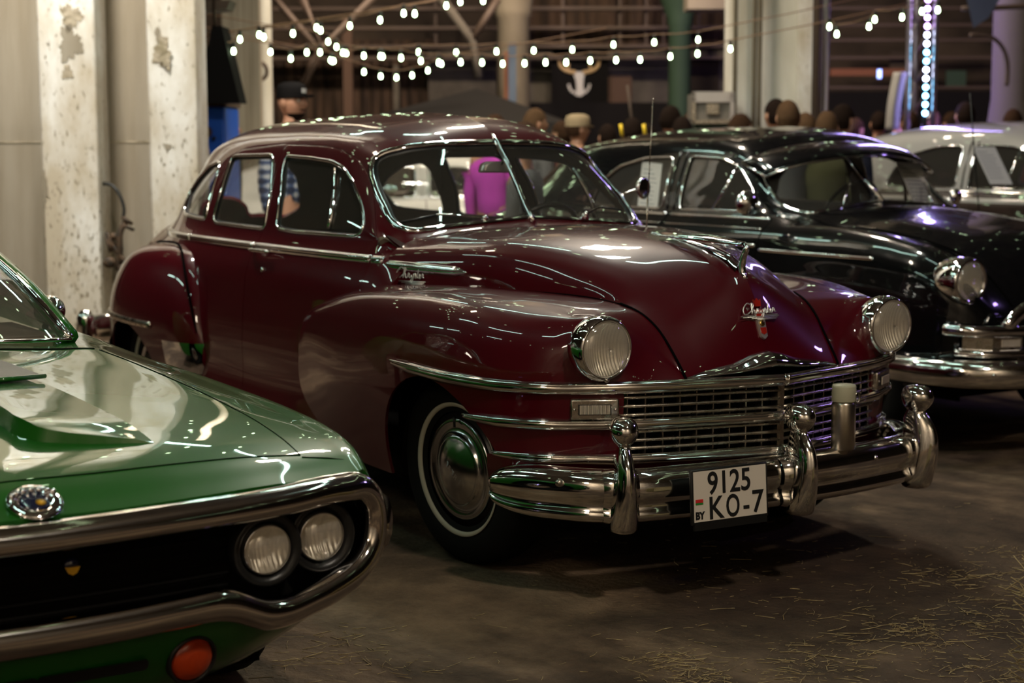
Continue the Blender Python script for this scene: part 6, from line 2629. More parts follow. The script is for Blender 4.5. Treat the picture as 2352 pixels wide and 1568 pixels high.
# =================================================================== FESTOON LIGHTS
BULBS = {
    'front': [(625, 117), (671, 132), (708, 118), (738, 118), (766, 138), (838, 126), (876, 127), (923, 131), (968, 138), (1009, 142), (1059, 141), (1108, 142), (1155, 145), (1205, 144), (1253, 142), (1300, 142), (1355, 138), (1414, 137), (1469, 136), (1538, 129), (1600, 123), (1675, 112)],
    'second': [(541, 115), (556, 88), (600, 78), (610, 83), (677, 75), (731, 62), (740, 68), (807, 58), (876, 45), (930, 30), (955, 31), (1027, 13), (1059, 4), (1111, 2)],
    'third': [(757, 94), (776, 106), (790, 119), (798, 120), (881, 128), (963, 118), (1049, 119), (1141, 117), (1226, 115), (1314, 113), (1408, 102), (1501, 97), (1601, 91)],
    'low': [(762, 136), (769, 138), (838, 163), (876, 173), (912, 176), (948, 171), (984, 160), (1015, 145)],
    'right': [(1900, 62), (1917, 79), (1990, 62), (2003, 46), (2065, 41), (2110, 28), (2146, 25)],
}
DEP = {'front': 14.0, 'second': 13.0, 'third': 14.6, 'low': 15.6, 'right': 13.2}
LABF = {'front': 'festoon cable of round bulbs sagging across the middle of the hall', 'second': 'festoon cable of bulbs climbing to the upper middle of the frame', 'third': 'festoon cable of bulbs behind the middle string', 'low': 'lowest short sagging festoon cable of bulbs', 'right': 'festoon cable of bulbs between the white pillar and the light truss'}
bulb_me = None
sock_me = None


def bulb_at(p, label=None, group=None):
    global bulb_me, sock_me
    if bulb_me is None:
        mb = MB().lathe([(.001, -.032), (.008, -.030), (.013, -.024), (.0152, -.013), (.0135, -.002), (.010, .010), (.010, .018), (.001, .018)], 16, (0, 0, 0), capend=False)
        bulb_me = mesh('festoon_bulb', mb.V, mb.F)
        bulb_me.materials.append(M['bulb_glow'])
        for q in bulb_me.polygons:
            q.use_smooth = True
        mb = MB().lathe([(.014, .014), (.015, .05), (.010, .058), (.001, .058)], 12, (0, 0, 0))
        sock_me = mesh('socket', mb.V, mb.F)
        sock_me.materials.append(M['black_plastic'])
    o = bpy.data.objects.new('festoon_bulb', bulb_me)
    COL.objects.link(o)
    o.location = tuple(p)
    s = bpy.data.objects.new('socket', sock_me)
    COL.objects.link(s)
    s.parent = o
    tag(o, label, 'light bulb', group)
    return o


GRP = {'front': 'bulbs on the middle festoon cable', 'second': 'bulbs on the climbing festoon cable', 'third': 'bulbs on the rear festoon cable', 'low': 'bulbs on the lowest festoon cable', 'right': 'bulbs on the festoon cable right of the white pillar'}
GLB = {'front': 'round white bulb glowing on the middle festoon cable across the hall', 'second': 'round white bulb glowing on the festoon cable that climbs to the top', 'third': 'round white bulb glowing on the rear festoon cable', 'low': 'round white bulb glowing on the lowest short festoon cable', 'right': 'round white bulb glowing on the festoon cable right of the pillar'}
for key, L in BULBS.items():
    D = DEP[key]
    L = sorted(L)
    pts = []
    for (px, py) in L:
        p = hp3(px, py, D+RND.uniform(-.03, .03))
        bulb_at(p, GLB[key], GRP[key])
        pts.append(p+np.array([0, 0, .06]))
    ext = [pts[0]+(pts[0]-pts[-1])/np.linalg.norm(pts[0]-pts[-1])*1.2+[0, 0, .2]]+pts+[pts[-1]+(pts[-1]-pts[0])/np.linalg.norm(pts[-1]-pts[0])*1.5+[0, 0, .3]]
    if key == 'right':
        ext = pts
    wb = MB()
    for a_, b_ in zip(ext[:-1], ext[1:]):
        wb.tube([a_, (a_+b_)/2-[0, 0, .01], b_], .005, 5)
    o = wb.build('festoon_cable', 'wire')
    tag(o, LABF[key], 'cable')
# upper runs of cable without bulbs in view
wb = MB().tube(curve([hp3(470, 82, 13.2), hp3(640, 58, 13.2), hp3(900, 20, 13.2), hp3(1060, -8, 13.2)], 20), .007, 5)
o = wb.build('overhead_cable', 'wire')
tag(o, 'brown cable rising from the left above the climbing bulbs', 'cable')

# strings overhead and behind the photographer: they show as reflections on the hoods
cells = []
for k, (y0, z0) in enumerate(((-4.6, 3.1), (-2.0, 3.4), (1.2, 3.5))):
    n = 20
    pts = []
    for i in range(n):
        t = i/(n-1)
        x = -4.2+t*13.5
        z = z0-.45*sin(pi*((t*3) % 1))+(.15 if k % 2 else 0)
        y = y0+.35*sin(t*5+k)
        p = np.array([x, y, z])
        v = p-CAM
        zc = v@CD
        if zc > .2:
            u_, w_ = F_PX*(v@CR)/zc, F_PX*(v@CU)/zc
            if abs(u_) < 1230 and abs(w_) < 830:
                pts.append(p+np.array([0, 0, .06]))
                continue
        bulb_at(p, 'round white bulb on the festoon cables overhead, outside the frame', 'bulbs on the cables overhead')
        pts.append(p+np.array([0, 0, .06]))
    runs = [pts]
    # keep the cable itself out of the camera's cone
    run = MB()
    for a_, b_ in zip(pts[:-1], pts[1:]):
        m_ = (a_+b_)/2
        v = m_-CAM
        zc = v@CD
        if zc > .2 and abs(F_PX*(v@CR)/zc) < 1300 and abs(F_PX*(v@CU)/zc) < 900:
            continue
        run.tube([a_, b_], .005, 5)
    if run.V:
        o = run.build('festoon_cable', 'wire')
        tag(o, 'festoon cable strung overhead outside the frame, number %s from the left' % ('one', 'two', 'three')[k], 'cable')


# =================================================================== LAMPS OF THE HALL AND ADDED FILL FLOODS
def batten(c, L, ang, label, m_='tube_glow', en=60, col=(.70, 1., .88)):
    """fluorescent batten hanging from the roof: housing with a glowing tube below"""
    R = Matrix.Rotation(ang, 3, 'Z')
    o = MB().box(c, (L, .16, .06), R).build('tube_lamp', 'black_plastic', smooth=False)
    tag(o, label, 'lamp')
    ax = np.array(R @ Vector((1, 0, 0)))
    MB().tube([np.array(c)-ax*L*.48-[0, 0, .05], np.array(c)+ax*L*.48-[0, 0, .05]], .021, 10).build('tube', m_, o)
    for s in (-1, 1):
        MB().tube([np.array(c)+ax*L*.4*s, np.array(c)+ax*L*.4*s+[0, 0, 8.-c[2]]], .006, 5).build('hanger', 'steel_dark', o)
    return o


for (x, y, z, L, a, lb) in ((-8.5, -6.0, 3.9, 2.2, 0, 'rear'), (-5.6, -6.0, 3.9, 2.2, 0, 'middle'), (-1.5, -6.4, 4.4, 1.5, 0, 'front')):
    batten((x, y, z), L, a, 'long tube lamp hanging over the left aisle, the %s one of its row' % lb)
for (x, y, z, L, a, lb) in ((-5.8, .9, 4.7, 1.5, 0, 'rearmost'), (-3.4, .9, 4.7, 1.5, 0, 'second'), (-1.0, .9, 4.7, 1.5, 0, 'third'), (1.4, .9, 4.7, 1.5, 0, 'front')):
    batten((x, y, z), L, a, 'long tube lamp hanging over the maroon car, the %s one' % lb)
for (x, y, z, L, a, lb) in ((-3.0, -3.2, 4.3, 1.5, 0, 'rear'), (-.9, -3.2, 4.3, 1.5, 0, 'middle'), (1.2, -3.2, 4.3, 1.5, 0, 'front')):
    batten((x, y, z), L, a, 'long tube lamp hanging over the green car, the %s one' % lb)
# cross strings above the frame, further down the hall
for k, (D_, z0) in enumerate(((7.6, 3.0), (9.0, 3.9), (10.5, 3.5), (12.5, 4.6), (15.0, 5.0), (18.0, 5.6))):
    pts = []
    n = 17
    for i in range(n):
        t = i/(n-1)
        p = hx(-500+t*3300, D_*(1+.06*(t-.5)*(1 if k % 2 else -1)))
        p[2] = z0-.3*sin(pi*((t*2.0+.2*k) % 1))
        if not (D_ > 11.2 and p[0] < -4.5 and (p-CAM)@RH < -1.9*D_/10.):
            bulb_at(p, 'round white bulb on the cables strung across the hall above the frame', 'bulbs on the cables above the frame')
        pts.append(p+np.array([0, 0, .06]))
    run = MB()
    for a_, b_ in zip(pts[:-1], pts[1:]):
        run.tube([a_, b_], .005, 5)
    o = run.build('festoon_cable', 'wire')
    tag(o, 'festoon cable strung across the hall above the frame, the %s one from the camera' % ('nearest', 'second', 'third', 'fourth', 'fifth', 'farthest')[k], 'cable')


def flood(c, target, energy, label, size=.6, col=(1., .90, .76), glow='fill_glow', spread=None):
    """light added out of view, dressed as a flood lamp: housing, glowing face, area light"""
    d_ = Vector(target)-Vector(c)
    q = d_.to_track_quat('-Z', 'Y')
    R = q.to_matrix()
    ho = MB().box((0, 0, .10), (size+.08, size+.08, .16))
    ho.V = [tuple(np.array(R @ Vector(v))+np.array(c)) for v in ho.V]
    o = ho.build('unseen_flood', 'black_plastic', smooth=False)
    tag(o, label, 'lamp')
    fa = MB().box((0, 0, .012), (size, size, .02))
    fa.V = [tuple(np.array(R @ Vector(v))+np.array(c)) for v in fa.V]
    fa.build('flood_face', glow, o, smooth=False)
    MB().tube([np.array(c)+np.array(R @ Vector((0, 0, .18))), np.array([c[0], c[1], 8.])], .02, 6).build('hanger', 'steel_dark', o)
    l_ = light('unseen_flood_light', 'AREA', tuple(np.array(c)+np.array(R @ Vector((0, 0, -.03)))), energy, col, size=size, target=target)
    if spread:
        l_.data.spread = radians(spread)
    return o


flood((-4.5, -1.5, 6.2), (-6.2, -.5, 2.4), 230, 'added unseen flood light hanging above the tail of the maroon car, turned to the white piers', spread=120, col=(1., .95, .87))  # added fill light to brighten the piers; its housing is dressing
flood((4.5, -8.0, 4.8), (1.6, -3., .6), 18, 'added unseen flood light hanging high behind the photographer at left')  # added unseen light for the green car's front and chrome
flood((6.6, -1.6, 7.0), (0.3, 0, .6), 175, 'added unseen flood light hanging high behind the photographer at right', size=.5)  # added key light for hood, front and floor, with an invented fixture
for k_, (px, nm) in enumerate(((560, 'left'), (1150, 'middle'), (1520, 'right'))):
    c_ = hx(px, 16.5)
    flood((c_[0], c_[1], 6.6), tuple(hx(px+60, 22.5)+[0, 0, 1.5]), 270, 'added unseen flood light hanging high over the far crowd, the %s one' % nm, size=.5, col=(1., .84, .66))  # added lights that lift the dark far background
for k_, (px, nm) in enumerate(((500, 'left'), (1900, 'right'))):
    c_ = np.array([CAM[0], CAM[1], 0])-FH*4.0+RH*(-4. if k_ == 0 else 4.)
    flood((c_[0], c_[1], 6.4), tuple(BACK+RH*(-5. if k_ == 0 else 5.)+[0, 0, 3.4]), 430, 'added unseen flood light behind the photographer turned to the end wall, the %s one' % nm, size=.5, col=(1., .86, .68))  # added lights so the end wall shows bright in the chrome
flood((-5.2, 3.2, 6.4), (-5.4, 3.0, 0), 150, 'added unseen flood light hanging over the aisle behind the maroon car', size=.5, col=(1., .86, .70))  # added light for the people and things behind the maroon car
flood((-3.0, 1.5, 5.6), (-3.0, 1.5, 0), 60, 'added unseen flood light hanging between the maroon and black cars', size=.4, col=(.92, 1., .90))  # added light for the people seen through the car windows
flood((2.0, 9.5, 5.2), (-.2, 2.0, .3), 24, 'violet flood lamp hanging at the right of the hall', size=.5, col=(.50, .32, 1.), glow='tube_violet')


# =================================================================== PEOPLE
def head_grid(n=40, m=30):
    """a head about the origin: face toward +x, chin down; unit 1 = 0.1 m"""
    V = []
    for i in range(m+1):
        t = pi*i/m
        for k in range(n):
            a = 2*pi*k/n
            sx, sy, sz = sin(t)*cos(a), sin(t)*sin(a), cos(t)
            x, y, z = sx*.098, sy*.077, sz*.122
            # jaw narrows, back of the skull is full
            low = max(0, -sz)
            y *= 1-.34*low**1.2
            if sx < 0:
                x *= 1-.42*low
            else:
                x *= 1-.06*low
            front = max(0, cos(a))**6 * sin(t)
            # nose, brow, lips, chin, eye hollows
            nz = math.exp(-((z+.012)/.020)**2)*math.exp(-(y/.013)**2)
            x += .026*nz*(sx > 0)
            x += .008*math.exp(-((z-.004)/.016)**2)*math.exp(-(y/.011)**2)*(sx > 0)
            x += .007*math.exp(-((z-.034)/.010)**2)*math.exp(-(y/.045)**2)*(sx > 0)
            for s in (-1, 1):
                x -= .010*math.exp(-((z-.016)/.012)**2)*math.exp(-((y-s*.031)/.014)**2)*(sx > 0)
                x += .004*math.exp(-((z+.015)/.018)**2)*math.exp(-((y-s*.040)/.018)**2)*(sx > 0)
            x += .009*math.exp(-((z+.048)/.009)**2)*math.exp(-(y/.022)**2)*(sx > 0)
            x += .010*math.exp(-((z+.092)/.016)**2)*math.exp(-(y/.024)**2)*(sx > 0)
            V.append((x, y, z))
    Fc = []
    for i in range(m):
        for k in range(n):
            k2 = (k+1) % n
            Fc.append((i*n+k, (i+1)*n+k, (i+1)*n+k2, i*n+k2))
    return V, Fc


def ears():
    mb = MB()
    for s in (-1, 1):
        mb.sphere((-.008, s*.077, -.002), .03, 12, 8, sc=(.62, .28, 1.05))
        mb.sphere((-.006, s*.084, -.002), .016, 8, 6, sc=(.6, .3, 1.0))
    return mb


def skinned(name, chains, m_, parent, sub=1):
    """one continuous body from joined limb chains: list of ([(x,y,z,r)...])"""
    V, E, Rr = [], [], []
    idx = {}

    def vid(p):
        key = (round(p[0], 4), round(p[1], 4), round(p[2], 4))
        if key not in idx:
            idx[key] = len(V)
            V.append(key)
            Rr.append(p[3])
        return idx[key]
    for ch in chains:
        ids = [vid(p) for p in ch]
        for a_, b_ in zip(ids[:-1], ids[1:]):
            if a_ != b_:
                E.append((a_, b_))
    me = bpy.data.meshes.new(name)
    me.from_pydata(V, E, [])
    o = bpy.data.objects.new('tmp_'+name, me)
    COL.objects.link(o)
    md = o.modifiers.new('s', 'SKIN')
    md.use_smooth_shade = True
    for i, r_ in enumerate(Rr):
        sv = me.skin_vertices[0].data[i]
        rr = r_ if hasattr(r_, '__len__') else (r_, r_)
        sv.radius = rr
        sv.use_root = (i == 0)
    ms = o.modifiers.new('u', 'SUBSURF')
    ms.levels = sub
    ms.render_levels = sub
    dg = bpy.context.evaluated_depsgraph_get()
    dg.update()
    me2 = bpy.data.meshes.new_from_object(o.evaluated_get(dg))
    bpy.data.objects.remove(o)
    me2.name = name
    return link(name, me2, m_, parent)


def merge_mesh(me, V, Fc):
    bmv = [tuple(v.co) for v in me.vertices]+[tuple(v) for v in V]
    n = len(me.vertices)
    fs = [tuple(p.vertices) for p in me.polygons]+[tuple(i+n for i in f) for f in Fc]
    m2 = mesh(me.name, bmv, fs)
    for mm in me.materials:
        m2.materials.append(mm)
    for p in m2.polygons:
        p.use_smooth = True
    return m2


BODY = {}


def body_parts(H=1.75, key='std'):
    """meshes of a standing figure facing +x, feet at z=0 (head centre at H-.125)"""
    if key in BODY:
        return BODY[key]
    k = H/1.75
    sp = [(0, 0, .95*k, (.115, .15)), (0, 0, 1.10*k, (.10, .135)), (0, 0, 1.28*k, (.115, .155)), (-.005, 0, 1.40*k, (.095, .15)), (-.01, 0, 1.475*k, .06), (.0, 0, 1.56*k, .052), (.005, 0, H-.13, .055)]
    ch = [sp]
    for s in (-1, 1):
        ch.append([sp[0], (0, s*.09, .88*k, .098), (.01, s*.10, .50*k, .062), (-.015, s*.105, .12*k, .045), (-.02, s*.105, .055*k, .042), (.08, s*.115, .035*k, .036), (.16, s*.12, .03*k, .026)])
        sh_ = (-.01, s*.175, 1.405*k, .062)
        el = (-.03, s*.225, 1.12*k, .043)
        wr = (.02, s*.235, .88*k, .029)
        hd_ = (.03, s*.235, .80*k, (.018, .036))
        ch.append([sp[3], sh_, el, wr, hd_])
        for q, (dx, ln) in enumerate(((-.024, .070), (-.008, .082), (.010, .078), (.026, .062))):
            ch.append([hd_, (.03+dx, s*.232, .765*k, .009), (.035+dx, s*.222, .765*k-ln*.6, .008), (.04+dx, s*.208, .765*k-ln, .007)])
        ch.append([hd_, (.065, s*.225, .80*k, .010), (.082, s*.212, .765*k, .009)])
    b = skinned('body', ch, 'skin', None)
    hv_, hf = head_grid()
    e = ears()
    V = [(x, y, z+H-.125) for x, y, z in hv_]
    V2 = [(x, y, z+H-.125) for x, y, z in e.V]
    me = merge_mesh(b.data, V, hf)
    me = merge_mesh(me, V2, e.F)
    bpy.data.objects.remove(b)
    # shirt
    ch = [[(0, 0, .93*k, (.135, .17)), (0, 0, 1.10*k, (.125, .16)), (0, 0, 1.28*k, (.14, .178)), (-.005, 0, 1.40*k, (.115, .165)), (-.01, 0, 1.455*k, .082)]]
    for s in (-1, 1):
        ch.append([ch[0][3], (-.01, s*.180, 1.405*k, .078), (-.03, s*.228, 1.12*k, .060), (.015, s*.238, .92*k, .046)])
    sh_ = skinned('shirt', ch, 'black_cloth', None)
    shm = sh_.data
    bpy.data.objects.remove(sh_)
    ch = [[(0, 0, .98*k, (.13, .165)), (0, 0, .92*k, (.135, .17))]]
    for s in (-1, 1):
        ch.append([ch[0][1], (0, s*.09, .85*k, .11), (.01, s*.10, .50*k, .082), (-.015, s*.105, .09*k, .068)])
    tr_ = skinned('trousers', ch, 'black_cloth', None)
    trm = tr_.data
    bpy.data.objects.remove(tr_)
    # hair cap following the skull
    hv_, hf = head_grid(40, 30)
    hv_ = np.array(hv_)
    rad = hv_/np.linalg.norm(hv_, axis=1)[:, None]
    nz = np.array([sin(a[0]*260)*sin(a[1]*230+a[2]*210) for a in hv_])
    keep = []
    hv2 = hv_+rad*(.009+.0035*nz)[:, None]
    for f in hf:
        c = hv_[list(f)].mean(0)
        if c[2] > (.052 if c[0] > .03 else (.010 if c[0] > -.02 else -.055)) and not (abs(c[1]) > .066 and c[2] < .02 and c[0] > -.03):
            keep.append(f)
    idx = sorted({i for f in keep for i in f})
    mp = {a: b for b, a in enumerate(idx)}
    hm = mesh('hair', [hv2[i]+[0, 0, H-.125] for i in idx], [tuple(mp[i] for i in f) for f in keep])
    for p in hm.polygons:
        p.use_smooth = True
    sh2 = MB()
    for s in (-1, 1):
        sh2.sphere((.05, s*.112, .045), .075, 14, 8, sc=(2.0, .72, .62))
    shoe = mesh('shoes', sh2.V, sh2.F)
    for p in shoe.polygons:
        p.use_smooth = True
    BODY[key] = (me, shm, trm, hm, shoe)
    return BODY[key]


def person(px, py_top, D, face, label, hair='hair_dark', shirt='black_cloth', skin='skin_far', group=None, H=None, extra=None):
    """top of the head at photo (px, py_top), depth D; facing angle relative to the view direction (0 = away)"""
    ztop = hz(py_top, D)
    H0 = 1.75
    me, shm, trm, hm, shoe = body_parts(H0)
    base = hx(px, D)
    root = empty('person', tuple(base), atan2(FH[1], FH[0])+radians(face))
    k = ztop/(H0+.005)
    # tall or short by a few per cent only
    root.scale = (k, k, k)
    tag(root, label, 'person', group)
    for nm, dd, mm in (('body', me, skin), ('shirt', shm, shirt), ('trousers', trm, 'black_cloth'), ('hair', hm, hair), ('shoes', shoe, 'black_plastic')):
        if nm == 'hair' and hair is None:
            continue
        o = bpy.data.objects.new(nm, dd)
        COL.objects.link(o)
        o.parent = root
        if not dd.materials:
            dd.materials.append(M[mm])
        o.material_slots[0].link = 'OBJECT'
        o.material_slots[0].material = M[mm]
    return root


for nm, col in (('grey', (.10, .10, .10)), ('navy', (.015, .02, .045)), ('white', (.45, .44, .42)), ('olive', (.06, .06, .03)), ('wine', (.09, .015, .02)), ('magenta', (.42, .05, .36))):
    M['cl_'+nm] = mat(nm+'_fabric', col, rough=.9, spec=.15)

# man in the cap, plaid shirt
M['plaid'] = mat('plaid_fabric', rough=.9)
_nt = M['plaid'].node_tree
_tc = nd(M['plaid'], 'ShaderNodeTexCoord')
_acc = None
for axn, ph in (('Y', 0), ('Z', 1)):
    wv = nd(M['plaid'], 'ShaderNodeTexWave')
    wv.bands_direction = axn
    wv.inputs['Scale'].default_value = 5.5
    wv.inputs['Distortion'].default_value = .3
    _nt.links.new(_tc.outputs['Object'], wv.inputs['Vector'])
    if _acc is None:
        _acc = wv.outputs['Fac']
    else:
        ad = nd(M['plaid'], 'ShaderNodeMath', operation='ADD')
        _nt.links.new(_acc, ad.inputs[0])
        _nt.links.new(wv.outputs['Fac'], ad.inputs[1])
        rr = nd(M['plaid'], 'ShaderNodeValToRGB')
        rr.color_ramp.elements[0].position = .30
        rr.color_ramp.elements[0].color = (.012, .02, .06, 1)
        rr.color_ramp.elements[1].position = .85
        rr.color_ramp.elements[1].color = (.55, .56, .60, 1)
        e_ = rr.color_ramp.elements.new(.55)
        e_.color = (.06, .10, .22, 1)
        dv = nd(M['plaid'], 'ShaderNodeMath', operation='MULTIPLY')
        dv.inputs[1].default_value = .5
        _nt.links.new(ad.outputs[0], dv.inputs[0])
        _nt.links.new(dv.outputs[0], rr.inputs[0])
        _nt.links.new(rr.outputs[0], _nt.nodes['Principled BSDF'].inputs['Base Color'])
man = person(672, 188, 12.0, -122, 'bearded man in a black flat-brimmed cap and plaid shirt behind the maroon roof', hair=None, shirt='plaid', skin='skin')
hc = Vector((0, 0, 1.75-.125))
cap = MB()
cap.lathe([(.1, .028), (.101, .05), (.100, .085), (.088, .115), (.05, .130), (.001, .133)], 32, (0, 0, 0), capend=False)
cap.V = [(x*1.0-.002, y*.86, z+hc.z) for x, y, z in cap.V]
co = cap.build('cap', 'black_cloth', man)
br = MB()
P = [(.07+.085*cos(a)*1.0, .078*sin(a)) for a in np.linspace(-pi/2, pi/2, 20)]
P = [(.06, -.075)]+P+[(.06, .075)]
br.prism(P, 0, .009, lambda a_, b_, h: (a_, b_, hc.z+.038+h+.10*(a_-.06)*.4-b_*b_*1.0))
br.build('brim', 'black_cloth', co, smooth=False)
MB().box((.098, 0, hc.z+.075), (.006, .035, .028)).build('cap_patch', 'cl_white', co, smooth=False)
bd = MB()
hv_, hf = head_grid(48, 40)
hv_ = np.array(hv_)
rad = hv_/np.linalg.norm(hv_, axis=1)[:, None]
kp = [f for f in hf if (hv_[list(f)].mean(0)[2] < -.060 and hv_[list(f)].mean(0)[0] > .0) or (-.046 < hv_[list(f)].mean(0)[2] < -.034 and hv_[list(f)].mean(0)[0] > .07 and abs(hv_[list(f)].mean(0)[1]) < .028)]
idx = sorted({i for f in kp for i in f})
mp_ = {a: b for b, a in enumerate(idx)}
bm_ = mesh('beard', [hv_[i]+rad[i]*.004+[0, 0, hc.z] for i in idx], [tuple(mp_[i] for i in f) for f in kp])
link('beard', bm_, 'hair_dark', man)
for s in (-1, 1):
    e_ = MB().sphere((.078, s*.031, hc.z+.016), .011, 10, 8).build('eye', 'eye_white', man)
    MB().sphere((.0865, s*.030, hc.z+.016), .005, 8, 6).build('iris', 'hair_dark', e_)
    MB().tube(curve([(.088, s*.016, hc.z+.034), (.090, s*.032, hc.z+.040), (.080, s*.048, hc.z+.035)], 8), .004, 6).build('eyebrow', 'hair_dark', man)

CROWD = [  # px, top py, depth, facing, hair, shirt, label
    (1229, 249, 14.2, -60, 'hair_light', 'cl_grey', 'person with light brown hair just above the maroon roof, right of the black tent peak'),
    (1290, 278, 15.0, 40, 'hair_brown', 'cl_wine', 'short person half hidden left of the cap wearer behind the maroon roof'),
    (1540, 243, 14.3, -35, 'hair_dark', 'cl_white', 'dark haired person with a white collar right of the thin aerial'),
    (1567, 268, 13.6, 0, 'hair_dark', 'cl_navy', 'dark haired person in front of the grey flight case, seen from behind'),
    (1590, 256, 18.0, -40, 'hair_brown', 'cl_grey', 'brown haired person directly under the flight case left edge'),
    (1700, 262, 13.2, -60, 'hair_brown', 'cl_olive', 'brown haired person between the flight case and the white pillar'),
    (1781, 228, 13.4, 20, 'hair_dark', 'cl_grey', 'tall dark haired person before the white pillar, left of the shaved neck'),
    (1809, 231, 12.6, 0, 'hair_light', 'cl_grey', 'tall person with cropped light hair in front of the white pillar'),
    (1849, 260, 13.1, 10, 'hair_light', 'cl_wine', 'curly light haired person below the bright edge of the pillar'),
    (1899, 256, 12.55, -20, 'hair_light', 'cl_olive', 'light haired person beside the grey pipe right of the pillar'),
    (1935, 240, 12.95, -45, 'hair_dark', 'cl_navy', 'person with swept up dark hair right of the grey pipe'),
    (1964, 272, 17.50, -50, 'hair_brown', 'cl_grey', 'short person right behind the one with swept up hair'),
    (2018, 257, 16.9, 0, 'hair_dark', 'black_cloth', 'dark haired person below the glowing phone'),
    (2063, 250, 17.5, 0, 'hair_dark', 'black_cloth', 'dark haired person in front of the pale cloth'),
    (2087, 256, 16.6, 10, 'hair_brown', 'cl_wine', 'brown haired person at the foot of the light truss, left side'),
    (2142, 256, 17.2, 0, 'hair_brown', 'cl_navy', 'brown haired person at the foot of the light truss, right side'),
    (2215, 236, 16.0, 0, 'hair_dark', 'cl_navy', 'person with a round dark head standing above the silver roof'),
    (2185, 258, 16.5, 20, 'hair_brown', 'cl_white', 'small fair person between the truss and the round dark head'),
    (2325, 252, 15.6, -30, 'hair_brown', 'cl_wine', 'person at the right edge beside the flared column'),
    (1395, 285, 15.0, 15, 'hair_dark', 'black_cloth', 'dark haired person between the cap wearer and the thin pole'),
    (1452, 270, 14.2, 5, 'hair_dark', 'black_cloth', 'black jacketed person with yellow straps behind the black car roof'),
    (1485, 284, 15.0, -20, 'hair_dark', 'black_cloth', 'dark haired person just left of the thin aerial'),
    (1205, 279, 10.1, -100, 'hair_brown', 'cl_grey', 'person in a grey top seen through the maroon windshield right of the magenta top'),
    (522, 262, 14.7, -70, 'hair_brown', 'cl_olive', 'person half hidden behind the blue machine'),
    (1137, 262, 13.0, -40, 'hair_brown', 'cl_magenta', 'person in a magenta top seen through the maroon windshield'),
]
for (px, py, D, fa, ha, sh_, lb) in CROWD:
    person(px, py, D, fa, lb, ha, sh_)
cp_ = person(1327, 262, 14.2, -60, 'person in a tan cap with ear defenders above the maroon roof', 'hair_brown', 'cl_olive')
cap = MB()
cap.lathe([(.1, .028), (.101, .05), (.100, .085), (.088, .115), (.05, .130), (.001, .133)], 32, (0, 0, 0), capend=False)
cap.V = [(x*1.06-.002, y*.95, z+hc.z) for x, y, z in cap.V]
M['tan_cloth'] = mat('tan_cloth', (.26, .19, .11), rough=.9)
co = cap.build('cap', 'tan_cloth', cp_)
P = [(.06, -.075)]+[(.07+.075*cos(a), .075*sin(a)) for a in np.linspace(-pi/2, pi/2, 16)]+[(.06, .075)]
MB().prism(P, 0, .006, lambda a_, b_, h: (a_, b_, hc.z+.034+h-(a_-.06)*.15)).build('brim', 'tan_cloth', co, smooth=False)
M['yellow'] = mat('yellow_strap', (.75, .50, .02), rough=.5)
for px in (1425, 1478):
    o = MB().tube([hp3(px, 285, 12.8), hp3(px+4, 312, 12.8)], .014, 8).build('yellow_strap', 'yellow')
    tag(o, 'yellow strap on the jacket %s of the thin pole' % ('left' if px < 1450 else 'right'), 'strap')

# =================================================================== SMALL THINGS ON THE CARS
th = empty('thermos_bottle', (.905, .262, .462))
tag(th, 'steel thermos bottle with a cream lid standing on the maroon bumper', 'bottle')
MB().lathe([(.041, 0), (.043, .004), (.043, .160), (.040, .168), (.036, .172)], 36, (0, 0, 0)).build('steel_body', 'thermos_steel', th)
MB().lathe([(.0425, .172), (.0435, .176), (.0435, .205), (.0425, .225), (.040, .232), (.001, .233)], 36, (0, 0, 0)).build('lid', 'cream', th)
MB().tube([np.array([.015+.016*cos(a), .042+.003, .185+.020*sin(a)]) if False else np.array([.036, .012+.012*cos(a)+.018, .186+.018*sin(a)]) for a in np.linspace(0, 2*pi, 18, endpoint=False)], .0035, 8, closed=True).build('ring_handle', 'brushed', th)

# sheets of paper inside the black and silver cars
pa = [hp3(1492, 428, 9.3)]
c = at(1492, 430, y=2.36)
paper_sheet(c, (1, 0, -.05), (.10, .05, 1), .20, .30, 'printed sheet behind the rear side window of the black car')
c = at(2108, 425, x=-1.98)
paper_sheet(c, (0, 1, -.05), (-.45, -.1, .85), .20, .30, 'printed sheet leaning inside the black car windshield at right')
c = at(2280, 380, x=-3.08)
paper_sheet(c, (0, 1, -.02), (-.45, -.12, .85), .23, .30, 'printed sheet leaning inside the silver roofed car windshield')
o_ = MB().tube([at(2228, 215, x=-2.0), at(2250, 505, x=-2.0)], .004, 6).build('car_aerial', 'black_plastic')
tag(o_, 'thin black aerial of the silver roofed sedan at the right edge', 'aerial')

# =================================================================== STRAW
def straws(name, n, region, seed, label, zmax=.006, lmin=.02, lmax=.12, rad=.0012, clumps=None):
    r = random.Random(seed)
    mb = MB()
    for i in range(n):
        if clumps and r.random() < .7:
            cx_, cy_, sr_ = clumps[r.randrange(len(clumps))]
            x, y = r.gauss(cx_, sr_), r.gauss(cy_, sr_)
        else:
            x, y = region(r)
        L = r.uniform(lmin, lmax)*(1 if r.random() > .5 else .4)
        a = r.gauss(AH, .8)
        t = r.uniform(0, .12)
        z = r.uniform(.0012, zmax)
        d = np.array([cos(a), sin(a), 0])*L/2
        pz = np.array([0, 0, abs(L*sin(t)/2)])
        bend = np.array([-sin(a), cos(a), 0])*L*r.uniform(-.15, .15)
        c = np.array([x, y, z])
        mb.tube([c-d, c+bend*.6+pz*.5, c+d+pz], rad*r.uniform(.6, 1.3), 4)
    o = mb.build(name, 'straw')
    tag(o, label, 'straw', kind='stuff')
    return o


def gp(px, py):
    p = at(px, py, z=0.)
    return float(p[0]), float(p[1])


